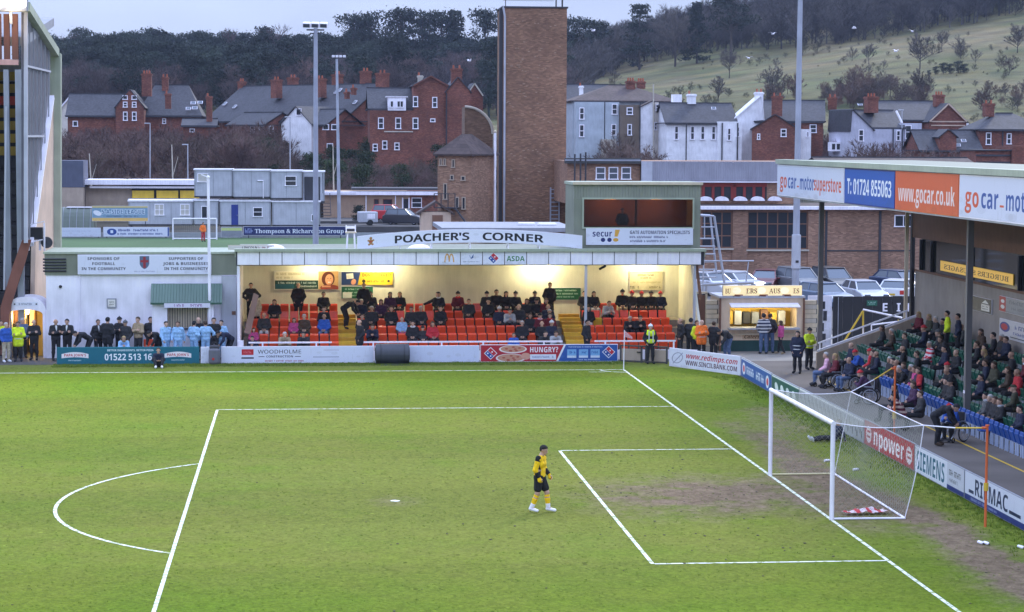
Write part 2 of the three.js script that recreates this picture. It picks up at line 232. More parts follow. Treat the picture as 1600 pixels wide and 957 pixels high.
{
  const turfTex = tex(512, 512, 40, (x, y) => { const n = fbm(x * 8, y * 8, 111, 5, 8), k = 0.75 + 0.5 * n + 0.12 * (hash2(x * 512, y * 512, 2) - 0.5); return [0.055 * k, 0.115 * k, 0.035 * k]; });
  struct('training_turf', new THREE.PlaneGeometry(64, 32).rotateX(-Math.PI / 2).translate(-26, 0.004, -146), mat(turfTex, 0.95));
}
// painted lines, each a sheet laid just above the turf, thin where boots have scuffed it
const lineTex = tex(512, 128, 3, (x, y) => { const n = fbm(x * 30, y * 30, 121, 3, 30), h = hash2(x * 512, y * 128, 6), t = clamp((n - 0.25) * 4 + (h - 0.5) * 0.9); return mix3([0.30, 0.36, 0.12], [0.80, 0.81, 0.74], clamp(t)); });
const lineMat = mat(lineTex, 0.95);
function pitchLine(name, x0, x1, z0, z1) { return struct(name, new THREE.PlaneGeometry(x1 - x0, z1 - z0).rotateX(-Math.PI / 2).translate((x0 + x1) / 2, 0.006, (z0 + z1) / 2), lineMat); }
const LW = 0.046;
pitchLine('goal_line', -LW, LW, -32.9, 33); pitchLine('touch_line', -54, -LW, -32.96, -32.85);
pitchLine('penalty_area_line', -16.5 - LW, -16.5 + LW, -20.15, 20.15); pitchLine('penalty_area_line', -16.5 + LW, -LW, -20.2, -20.1);
pitchLine('goal_area_line', -5.5 - LW, -5.5 + LW, -9.16, 9.16); pitchLine('goal_area_line', -5.5 + LW, -LW, -9.21, -9.11); pitchLine('goal_area_line', -5.5 + LW, -LW, 9.11, 9.21);
pitchLine('corner_mark', -1.6, -0.9, -32.1, -32.0);
{ const a = Math.acos(5.68 / 9.1), g = new THREE.RingGeometry(9.05, 9.15, 60, 1, Math.PI - a, 2 * a).rotateX(-Math.PI / 2).translate(-10.82, 0.0065, 0); struct('penalty_arc', g, lineMat); }
{ const g = new THREE.RingGeometry(0.95, 1.05, 16, 1, Math.PI, Math.PI / 2).rotateX(-Math.PI / 2).translate(0, 0.0062, -32.9); struct('corner_arc', g, lineMat); }
{ const g = new THREE.CircleGeometry(0.13, 16).rotateX(-Math.PI / 2).translate(-11, 0.0062, 0); struct('penalty_spot', g, lineMat); }

// ---------------------------------------------------------------- goal, net, poles, flag, things on the grass
{
  const t = thing('football_goal', 'white football goal with a deep cord net at the right of the pitch', 'goal');
  const post = (z) => rod([0, 0, z], [0, 2.44, z], 0.06, 0.06, 14);
  part('goal_post', post(-3.72), M.whiteClean, t); part('goal_post', post(3.72), M.whiteClean, t);
  part('crossbar', rod([0, 2.49, -3.78], [0, 2.49, 3.78], 0.06, 0.06, 14), M.whiteClean, t);
  part('ground_bar', rod([0.06, 0.03, 3.72], [1.9, 0.03, 3.75], 0.03), M.whiteClean, t); part('ground_bar', rod([1.9, 0.03, 3.75], [1.9, 0.03, -3.75], 0.03), M.whiteClean, t);
  part('ground_bar', rod([0.06, 0.03, -3.72], [1.9, 0.03, -3.75], 0.03), worn([0.72, 0.64, 0.36], 0.6), t).userData.label = 'yellowed bar';
  // the net as crossing cords: roof, back and both sides, hanging with a little slack
  const pos = [], nrm = [], R = 0.0034, cord = (a, b) => {
    const d = b.clone().sub(a).normalize(), u = Math.abs(d.y) > 0.9 ? V(1, 0, 0) : V(0, 1, 0), s = d.clone().cross(u).normalize(), w = s.clone().cross(d);
    const c = [0, 1, 2].map((k) => s.clone().multiplyScalar(Math.cos(k * 2.094) * R).addScaledVector(w, Math.sin(k * 2.094) * R));
    for (let k = 0; k < 3; k++) { const e = c[k], f = c[(k + 1) % 3]; for (const [o, q] of [[a, e], [b, e], [b, f], [a, e], [b, f], [a, f]]) { pos.push(o.x + q.x, o.y + q.y, o.z + q.z); nrm.push(q.x / R, q.y / R, q.z / R); } }
  };
  const BX = 2.35, TY = 2.42, roof = (s, q) => V(lerp(0.04, BX, s), lerp(2.5, TY, s) - 0.16 * Math.sin(s * Math.PI) * (0.6 + 0.4 * Math.sin(q * Math.PI)), lerp(-3.72, 3.72, q));
  const back = (s, q) => V(lerp(BX, 1.9, s) + 0.12 * Math.sin(s * Math.PI) * Math.sin(q * 9), lerp(TY - 0.12 * Math.sin(q * Math.PI), 0.03, s), lerp(-3.72, 3.75, q));
  const side = (z) => (s, q) => V(lerp(0.04, lerp(BX, 1.9, s), q) , lerp(lerp(2.5, TY, q) - 0.16 * Math.sin(q * Math.PI) * 0.6, 0.03, s), z + 0.05 * Math.sin(s * 5 + q * 3) * Math.sign(z) * Math.sin(s * Math.PI));
  const weave = (f, n, m) => { for (let i = 0; i < n; i++) for (let j = 0; j < m; j++) if ((i + j) & 1) { const c = f(i / n, j / m); if (i + 1 <= n && j + 1 <= m) cord(c, f((i + 1) / n, (j + 1) / m)); if (i + 1 <= n && j > 0) cord(c, f((i + 1) / n, (j - 1) / m)); } else { const c = f((i + 1) / n, j / m); if (j + 1 <= m && 0) cord(c, c); } };
  weave(roof, 26, 80); weave(back, 26, 80); weave(side(-3.72), 26, 24); weave(side(3.74), 26, 24);
  const g = new THREE.BufferGeometry(); g.setAttribute('position', new THREE.Float32BufferAttribute(pos, 3)); g.setAttribute('normal', new THREE.Float32BufferAttribute(nrm, 3));
  part('net', g, M.netCord, t);
  const rim = (f, a) => { const p = []; for (let i = 0; i <= 20; i++) p.push(a(f, i / 20)); return tubeOf(p, 0.014, 40, 5); };
  part('net_rope', [rim(roof, (f, k) => f(1, k)), rim(back, (f, k) => f(k, 0)), rim(back, (f, k) => f(k, 1)), rim(roof, (f, k) => f(k, 1)), rim(roof, (f, k) => f(k, 0))], M.whiteClean, t);
  for (const [u, vb, vt, corner, lab] of [[1397, 700, 607, V(2.35, 2.42, -3.72), 'orange net pole with a yellow rope behind the far side of the goal'], [1540, 824, 668, V(2.35, 2.42, 3.72), 'orange net pole with a yellow rope behind the near side of the goal']]) {
    const b = onY(u, vb), top = 2.56, q = thing('net_pole', lab, 'pole', b, 0, 'poles that hold the goal net');
    part('pole', rod([0, 0, 0], [0, top, 0], 0.033, 0.033, 10), M.orange, q); part('cap', [rod([0, top, 0], [0, top + 0.03, 0], 0.055, 0.05, 10), rod([-0.14, top - 0.05, 0], [0.02, top - 0.05, 0], 0.035)], M.orange, q);
    part('clamp', rod([0, 0.92, 0], [0, 1.12, 0], 0.06, 0.06, 10), M.yellow, q);
    const e = corner.clone().sub(q.position), s = V(-0.12, top - 0.05, 0), mid = s.clone().lerp(e, 0.45).add(V(0, -0.03, 0));
    part('rope', rod(s, mid, 0.02, 0.02), M.yellow, q); part('rope', rod(mid, e, 0.016, 0.016), M.whiteClean, q).userData.label = 'white end of the rope';
  }
  const f = thing('corner_flag', 'white pole with a small pale pink flag at the far corner', 'flag', [0, 0, -32.9]);
  part('pole', rod([0, 0, 0], [0.02, 1.68, 0], 0.022, 0.018, 8), M.whiteClean, f);
  const fl = new THREE.PlaneGeometry(0.34, 0.26, 6, 3), fp = fl.attributes.position; for (let i = 0; i < fp.count; i++) { const x = fp.getX(i) + 0.17; fp.setXYZ(i, x + 0.02, fp.getY(i) * (1 - x * 1.9) + 1.53 - x * 0.55, 0.03 * Math.sin(x * 18)); } fl.computeVertexNormals();
  part('flag', fl, cloth([0.75, 0.38, 0.42], { side: THREE.DoubleSide }), f);
}
{
  for (const [u, v, l] of [[1293, 722, 'white drinks bottle on the mud inside the goal, nearer the far post'], [1338, 736, 'white drinks bottle on the mud inside the goal by its back bar'], [1533, 851, 'white drinks bottle on the grass, left one of the pair by the near net pole'], [1542, 852, 'white drinks bottle on the grass, right one of the pair by the near net pole'], [1596, 858, 'white drinks bottle lying on the grass at the right edge of the photo']]) {
    const p = onY(u, v), q = thing('drinks_bottle', l, 'bottle', [p.x, 0.04, p.z], u * 0.7, 'drinks bottles behind the goal');
    part('bottle_body', [rod([-0.1, 0, 0], [0.06, 0, 0], 0.04, 0.04, 10), rod([0.06, 0, 0], [0.1, 0, 0], 0.04, 0.015, 10)], M.whiteClean, q); part('cap', rod([0.1, 0, 0], [0.14, 0, 0], 0.018, 0.014, 8), M.dark, q);
  }
  // a crumpled red and white towel in the near corner of the net
  const g = new THREE.PlaneGeometry(1.15, 0.5, 40, 20).rotateX(-Math.PI / 2), p = g.attributes.position; for (let i = 0; i < p.count; i++) { const x = p.getX(i), z = p.getZ(i); p.setXYZ(i, x + 0.05 * Math.sin(z * 20), 0.03 + 0.2 * fbm(x * 5 + 9, z * 5 + 9, 3, 3) * (1 - Math.abs(x) * 0.9), z * (0.6 + 0.4 * fbm(x * 6, 2, 6, 2))); }
  g.computeVertexNormals(); const tw = tex(64, 64, 0.3, (x, y) => (Math.sin(x * 6.28) > 0.1 ? [0.55, 0.05, 0.06] : [0.75, 0.62, 0.64])); const q = onY(1352, 804), m = part('towel', g, mat(tw, 0.95, { side: THREE.DoubleSide })); m.position.set(q.x, 0, q.z); m.rotation.y = 0.15; tag(m, 'crumpled red and white striped towel lying in the near corner of the net', 'towel');
  const rnd = rng(42), geos = []; for (let i = 0; i < 150; i++) { const gx = -3 + (rnd() + rnd() + rnd() - 1.5) * 7, gz = (rnd() + rnd() + rnd() - 1.5) * 11, k = 0.012 + 0.018 * rnd(); geos.push(flat(new THREE.IcosahedronGeometry(k, 0).scale(1.6, 0.6, 1.2).rotateY(rnd() * 6).translate(gx, k * 0.3, gz))); }
  for (let i = 0; i < 40; i++) { const k = 0.012 + 0.018 * rnd(); geos.push(flat(new THREE.IcosahedronGeometry(k, 0).scale(1.6, 0.6, 1.2).rotateY(rnd() * 6).translate(-22 + 25 * rnd(), k * 0.3, -30 + 44 * rnd()))); }
  const d = part('turf_divots', geos, mat([0.09, 0.075, 0.045], 0.95)); tag(d, 'scattered divots of earth kicked out of the worn turf', 'divots'); d.userData.kind = 'stuff';
}
// tufts where the grass is longest, round the boards and on the pitch
{
  const rnd = rng(77), pos = []; for (let k = 0; k < 5; k++) { const a = rnd() * 6.28, l = 0.05 + 0.05 * rnd(), bx_ = Math.cos(a) * 0.03, bz = Math.sin(a) * 0.03; pos.push(bx_ - 0.008, 0, bz, bx_ + 0.008, 0, bz, bx_ * 2, l, bz * 2); }
  const g = new THREE.BufferGeometry(); g.setAttribute('position', new THREE.Float32BufferAttribute(pos, 3)); g.computeVertexNormals();
  const N = 30000, m = new THREE.InstancedMesh(g, mat([1, 1, 1], 0.95, { side: THREE.DoubleSide }), N), o = new THREE.Object3D(), c = new THREE.Color();
  for (let i = 0; i < N; i++) {
    const edge = i < 8000, z = edge ? (rnd() < 0.6 ? -36.15 + rnd() * 1.1 : -30 + rnd() * 46) : -33 + 49 * Math.pow(rnd(), 0.8), x = edge ? (z < -34 ? -24 + 24.5 * rnd() : 4.35 - rnd() * rnd() * 1.4) : -28 + 31.5 * rnd();
    o.position.set(x, 0, z); o.rotation.y = rnd() * 6.28; const s = edge ? 0.45 + 0.6 * rnd() : 0.15 + 0.3 * rnd(); o.scale.set(s * 1.5, s, s * 1.5); o.updateMatrix(); m.setMatrixAt(i, o.matrix);
    const k = rnd(); c.setRGB(0.11 + 0.06 * k, 0.19 + 0.03 * k, 0.012 + 0.012 * k); m.setColorAt(i, c);
  }
  m.name = 'grass_tufts'; tag(m, 'short uneven grass tufts over the pitch and along the boards', 'grass'); m.userData.kind = 'stuff'; scene.add(m);
}

// ---------------------------------------------------------------- advertising boards round the pitch
function board(a, b, h, face, label, o = {}) { // from ground point a to b, its print towards the left of that walk
  const d = b.clone().sub(a), L = Math.hypot(d.x, d.z), ry = Math.atan2(-d.z, d.x), t = thing(o.name ?? 'advertising_board', label, o.category ?? 'board', [a.x, 0, a.z], ry, o.group);
  part('panel', rb(L - 0.02, h, 0.05, 0.012, L / 2, h / 2 + 0.02, 0), o.back ?? M.white, t);
  part('print', sheet(L - 0.06, h - 0.05, L / 2, h / 2 + 0.02, 0.029), face, t, { keepUv: true });
  const n = Math.max(2, Math.round(L / 2)); for (let i = 0; i <= n; i++) part('support', [bar([0.1 + (L - 0.2) * i / n, 0, -0.4], [0.1 + (L - 0.2) * i / n, h * 0.9, -0.04], 0.04), bar([0.1 + (L - 0.2) * i / n, 0.02, -0.42], [0.1 + (L - 0.2) * i / n, 0.02, -0.04], 0.04)], M.darkSteel, t);
  return t;
}
function scrib(x, cx, cy, w, h, color, seed) { // small print too far away to read
  const r = rng(seed * 31 + 7); x.fillStyle = color; let p = cx - w / 2; while (p < cx + w / 2 - h * 0.4) { const q = h * (0.28 + 0.3 * r()); if (r() > 0.14) { x.fillRect(p, cy - h / 2, q * 0.35, h); x.fillRect(p, cy - h / 2 + (r() < 0.5 ? 0 : h * 0.42), q, h * 0.2); if (r() < 0.6) x.fillRect(p + q * 0.7, cy - h * 0.1, q * 0.3, h * 0.6); } p += q * 1.25; }
}
const gz = (u, z) => { const p = onZ(u, 570, z); return V(p.x, 0, p.z); };
const FZ = -36.2;
const pizzaSign = (x, cx, cy, s) => { x.fillStyle = '#e9e4ee'; x.beginPath(); x.ellipse(cx, cy - 6 * s, 56 * s, 22 * s, 0, 0, 7); x.fill(); x.fillStyle = '#c9525a'; x.beginPath(); x.moveTo(cx - 118 * s, cy - 6 * s); x.quadraticCurveTo(cx, cy - 44 * s, cx + 118 * s, cy - 6 * s); x.lineTo(cx + 118 * s, cy + 26 * s); x.quadraticCurveTo(cx, cy + 6 * s, cx - 118 * s, cy + 26 * s); x.closePath(); x.strokeStyle = '#f0e8ea'; x.lineWidth = 12 * s; x.stroke(); x.fillStyle = '#f0e8ea'; x.fill(); write(x, 'PAPA JOHN\'S', cx, cy + 2 * s, 36 * s, '#c23a44', { width: 205 * s }); };
board(gz(88, FZ), gz(311.5, FZ), 0.73, print(1280, 160, (x, w, h) => {
  x.fillStyle = '#14687c'; x.fillRect(0, 0, w, h); pizzaSign(x, 160, 74, 0.98); scrib(x, 160, 128, 120, 12, '#dfe6ea', 1);
  write(x, 'BETTER INGREDIENTS, BETTER PIZZA', 660, 28, 26, '#e8f0f4', { width: 420 }); write(x, '01522 513 161', 660, 96, 92, '#f4f4f8', { width: 470 }); pizzaSign(x, 1090, 74, 0.98); scrib(x, 1090, 128, 120, 12, '#dfe6ea', 2);
}), 'long teal pizza advertising board with a phone number, at the left of the far side', { back: M.teal });
board(gz(313, FZ), gz(329, FZ), 0.72, print(128, 128, (x, w, h) => { x.fillStyle = '#dcdff0'; x.fillRect(0, 0, w, h); }), 'short plain white board between the teal board and the grey bag');
board(gz(345, FZ), gz(584, FZ), 0.73, print(1280, 150, (x, w, h) => {
  x.fillStyle = '#dcdff2'; x.fillRect(0, 0, w, h); x.fillStyle = '#c3202c'; x.fillRect(168, 22, 100, 54); scrib(x, 218, 50, 70, 24, '#e0707a', 3); x.fillStyle = '#232038'; x.fillRect(166, 98, 104, 14);
  write(x, 'WOODHOLME', 488, 46, 50, '#262638', { width: 370, style: 'normal' }); write(x, 'CONSTRUCTION', 488, 92, 26, '#34344a', { width: 230 }); x.fillStyle = '#34344a'; x.fillRect(310, 90, 50, 6); x.fillRect(616, 90, 50, 6); scrib(x, 530, 134, 330, 14, '#a04858', 4);
  x.fillStyle = '#70708c'; x.fillRect(770, 96, 220, 5); x.fillStyle = '#b7a8bc'; x.fillRect(860, 30, 130, 5);
}), 'long white board with a red square and black construction lettering');
board(gz(584.6, FZ), gz(749.4, FZ), 0.73, print(512, 64, (x, w, h) => { x.fillStyle = '#d3d8f0'; x.fillRect(0, 0, w, h); }), 'blank pale board behind the dark roll of covering');
const diamond = (x, cx, cy, s, ring = '#f2f2f8') => { x.save(); x.translate(cx, cy); x.rotate(Math.PI / 4); x.fillStyle = ring; x.fillRect(-s * 1.16, -s * 1.16, s * 2.32, s * 2.32); x.fillStyle = '#c92b3c'; x.fillRect(-s, -s, s * 2, s * 0.95); x.fillStyle = '#25499b'; x.fillRect(-s, 0.02 * s, s * 2, s * 0.98); x.fillStyle = ring; for (const [a, b] of [[-0.5, 0.5], [0.5, 0.5], [0, -0.5]]) { x.beginPath(); x.arc(a * s, b * s, s * 0.2, 0, 7); x.fill(); } x.restore(); };
board(gz(750, FZ), gz(965.5, FZ), 0.76, print(1280, 160, (x, w, h) => {
  x.fillStyle = '#b32336'; x.fillRect(0, 0, w, h); diamond(x, 92, 80, 38);
  for (const [cx, cy, rx, ry] of [[300, 40, 130, 40], [280, 128, 140, 44]]) { x.fillStyle = '#efe3e0'; x.beginPath(); x.ellipse(cx, cy, rx, ry, 0, 0, 7); x.fill(); x.fillStyle = '#c9927a'; x.beginPath(); x.ellipse(cx, cy - 3, rx * 0.88, ry * 0.82, 0, 0, 7); x.fill(); x.fillStyle = '#b0503f'; for (let k = 0; k < 7; k++) { x.beginPath(); x.ellipse(cx + Math.cos(k * 2.4) * rx * 0.55 * (k / 7 + 0.3), cy + Math.sin(k * 2.4) * ry * 0.5, 15, 7, 0, 0, 7); x.fill(); } }
  x.fillStyle = '#d8a08c'; x.beginPath(); x.ellipse(420, 110, 46, 34, 0, 0, 7); x.fill();
  x.fillStyle = '#2c58a6'; x.beginPath(); x.moveTo(790, 0); x.lineTo(w, 0); x.lineTo(w, h); x.lineTo(720, h); x.fill(); x.strokeStyle = '#eceef6'; x.lineWidth = 18; x.beginPath(); x.moveTo(788, -5); x.lineTo(712, h + 5); x.stroke();
  write(x, 'HUNGRY?', 590, 46, 74, '#f3eef4', { width: 270 }); x.fillStyle = '#e6e8f4'; x.fillRect(460, 92, 244, 52); scrib(x, 582, 118, 200, 20, '#8a90b4', 5);
  for (const q of [850, 960, 1070]) { x.fillStyle = '#7fb2e0'; x.fillRect(q - 42, 44, 86, 84); x.fillStyle = '#d6e2f2'; x.fillRect(q - 42, 106, 86, 22); scrib(x, q, 74, 66, 26, '#2c58a6', q); } scrib(x, 1010, 146, 220, 12, '#dfe6f4', 6); scrib(x, 980, 20, 320, 14, '#c8d4ec', 7); diamond(x, 1198, 72, 38);
}), 'red and blue pizza board with two pizzas and a HUNGRY question');
const KX = 4.4, railA = onY(1046, 573), railB = onY(1158, 588);
board(V(railA.x, 0, railA.z), V(railB.x, 0, railB.z), 0.80, print(768, 224, (x, w, h) => { x.fillStyle = '#dcdcea'; x.fillRect(0, 0, w, h); write(x, 'www.redimps.com', 460, 70, 92, '#b8243a', { width: 560, style: 'bold italic' }); write(x, 'WWW.SINCILBANK.COM', 460, 160, 82, '#4c1f34', { width: 560 }); x.strokeStyle = '#9a9ab0'; x.lineWidth = 10; x.beginPath(); x.ellipse(90, 112, 52, 70, 0.5, 0, 7); x.stroke(); x.beginPath(); x.moveTo(40, 190); x.lineTo(150, 40); x.stroke(); }), 'white board with red web address lettering set diagonally across the corner');
const kz = (z) => V(KX, 0, z), zOf = (u) => onX(u, 600, KX).z;
const z0 = railB.z + 0.05, z1 = zOf(1207), z2 = zOf(1250), z3 = zOf(1353), z4 = zOf(1433), z5 = zOf(1512), z6 = 5.9;
board(V(railB.x + 0.02, 0, z0), kz(z1), 0.78, print(640, 100, (x, w, h) => { x.fillStyle = '#2257a6'; x.fillRect(0, 0, w, h); x.fillStyle = '#d4dcf0'; x.fillRect(0, 0, w, 7); for (const [cx, s] of [[60, '#d6455a'], [560, '#d6455a']]) { x.fillStyle = '#e8ecf6'; x.beginPath(); x.arc(cx, 54, 34, 0, 7); x.fill(); x.fillStyle = s; x.beginPath(); x.arc(cx, 54, 20, 0, 7); x.fill(); } scrib(x, 310, 54, 380, 44, '#e8ecf8', 8); }), 'blue board with white lettering and round badges on the corner by the concrete apron', { back: M.steel });
board(kz(z1 + 0.05), kz(z2), 0.76, print(512, 96, (x, w, h) => { x.fillStyle = '#1f5a55'; x.fillRect(0, 0, w, h); x.fillStyle = '#dfe8e6'; x.fillRect(0, 0, w, 8); for (let k = 0; k < 4; k++) { x.beginPath(); x.ellipse(90 + k * 110, 52, 36, 22, 0.3, 0, 7); x.fill(); } }), 'dark green board with pale ovals behind the far goal post', { back: M.steel });
board(kz(z2 + 0.05), kz(z3), 0.78, print(1024, 96, (x, w, h) => { x.fillStyle = '#a9adb4'; x.fillRect(0, 0, w, h); x.fillStyle = '#5a5f66'; for (let k = 0; k < 46; k++) x.fillRect(20 + k * 22, 16 + (k % 3) * 18, 12, 30); x.fillStyle = '#e6e8ea'; x.fillRect(0, 0, w, 9); }), 'long grey patterned board directly behind the goal net', { back: M.steel });
board(kz(z3 + 0.05), kz(z4), 0.82, print(1024, 180, (x, w, h) => { x.fillStyle = '#b2263b'; x.fillRect(0, 0, w, h); const b = (cx) => { x.fillStyle = '#f0dfe2'; x.beginPath(); x.ellipse(cx, 96, 58, 62, 0, 0, 7); x.fill(); x.fillStyle = '#b2263b'; x.fillRect(cx - 34, 66, 68, 16); x.fillRect(cx - 34, 104, 68, 16); }; b(92); b(926); write(x, 'npower', 508, 88, 178, '#f6eef0', { width: 640 }); }), 'red energy company board with big white lower case lettering', { back: M.steel });
board(kz(z4 + 0.03), kz(z5 + 0.0), 0.80, print(1280, 190, (x, w, h) => { x.fillStyle = '#dde0ec'; x.fillRect(0, 0, w, h); write(x, 'SIEMENS', 420, 98, 190, '#0f5c78', { width: 760 }); x.fillStyle = '#c9ccd8'; x.fillRect(860, 0, 420, h); scrib(x, 1060, 66, 300, 40, '#3a3d48', 9); scrib(x, 1010, 120, 220, 26, '#585c68', 10); x.fillStyle = '#1d2f78'; x.fillRect(860, 158, 420, 32); }), 'white board with tall dark teal engineering firm lettering', { back: M.steel });
board(kz(z5 + 0.03), kz(z6), 0.80, print(1280, 190, (x, w, h) => { x.fillStyle = '#d7dbe9'; x.fillRect(0, 0, w, h); x.fillStyle = '#1d2f78'; x.fillRect(0, 152, w, 38); scrib(x, 420, 172, 560, 18, '#a8b2d8', 11); write(x, 'RILMAC', 570, 82, 150, '#17264f', { width: 720 }); x.fillStyle = '#17264f'; x.fillRect(90, 112, 110, 22); x.fillRect(950, 112, 230, 22); }), 'pale board with navy block lettering at the right edge of the photo', { back: M.steel });
// the pitch gate in the far corner, under the steward
{
  const t = thing('pitch_gate', 'low grey and pink panelled gate in the barrier behind the corner flag', 'gate'); const a = gz(969, FZ), b = gz(1043, -35.2);
  t.position.set(a.x, 0, a.z); t.rotation.y = Math.atan2(-(b.z - a.z), b.x - a.x); const L = a.distanceTo(b);
  part('frame', [bx(L, 0.07, 0.06, L / 2, 0.72, 0), bx(L, 0.06, 0.06, L / 2, 0.05, 0), ...[0.03, L / 2 - 0.1, L / 2 + 0.1, L - 0.03].map((q) => bx(0.07, 0.72, 0.07, q, 0.36, 0))], M.darkSteel, t);
  part('gate_panel', bx(L / 2 - 0.2, 0.5, 0.03, L / 4 - 0.03, 0.34, 0), M.tan, t); part('gate_panel', bx(L / 2 - 0.2, 0.5, 0.03, L * 0.75 + 0.03, 0.34, 0), M.tan, t); part('latch', bx(0.16, 0.05, 0.06, L / 2 - 0.22, 0.46, 0.04), M.black, t);
}
// rolled covering, bag
{
  const p0 = gz(587, -35.7), p1 = gz(639, -35.7), t = thing('rolled_cover', 'big dark roll of pitch covering lying against the blank board', 'roll', [(p0.x + p1.x) / 2, 0, -35.75]), w = (p1.x - p0.x) / 2;
  const pts = []; for (let k = 0; k < 150; k++) { const a = k * 0.24, r = 0.46 - 0.0028 * k; pts.push([Math.cos(a) * r * 0.9, 0.45 + Math.sin(a) * r]); }
  const outer = new THREE.CylinderGeometry(0.44, 0.44, 2 * w, 40, 14, false).rotateZ(Math.PI / 2), op = outer.attributes.position; for (let i = 0; i < op.count; i++) { const x = op.getX(i), y = op.getY(i), z = op.getZ(i), k = 1 + 0.05 * (fbm(x * 2 + 5, Math.atan2(y, z) * 2 + 9, 4, 3) - 0.5) - (y < -0.3 ? 0.02 : 0); op.setXYZ(i, x, y * k, z * k); } outer.computeVertexNormals();
  part('roll', outer.translate(0, 0.44, 0), worn([0.055, 0.058, 0.075], 0.6), t);
  part('loose_end', [bx(2 * w - 0.2, 0.015, 0.5, 0.1, 0.012, 0.35, 0.02), bx(2 * w - 0.6, 0.015, 0.3, 0.2, 0.03, 0.3, 0.12)], M.dark, t);
  for (const s of [-1, 1]) part('roll_end', flat(new THREE.TorusGeometry(0.26, 0.03, 6, 24).rotateY(Math.PI / 2).translate(s * w, 0.44, 0)), M.black, t);
  for (const q of [-0.5, 0.5]) part('strap', flat(new THREE.TorusGeometry(0.445, 0.012, 5, 40).rotateY(Math.PI / 2).translate(q, 0.44, 0)), M.black, t);
  const bp = gz(335, -35.9), bag = thing('equipment_bag', 'grey equipment bag with a small red badge standing between the white boards', 'bag', [bp.x, 0, -35.9]);
  part('bag_body', [rb(0.5, 0.72, 0.36, 0.14, 0, 0.36, 0, 4)], worn([0.14, 0.14, 0.17], 0.8), bag); part('flap', rb(0.44, 0.2, 0.3, 0.09, 0, 0.74, -0.04, 3), M.dark, bag); part('badge', flat(new THREE.CylinderGeometry(0.055, 0.055, 0.02, 14).rotateX(Math.PI / 2).translate(-0.05, 0.26, 0.185)), M.red, bag); part('handle', flat(new THREE.TorusGeometry(0.12, 0.018, 6, 14, Math.PI).translate(0, 0.84, 0)), M.black, bag);
}

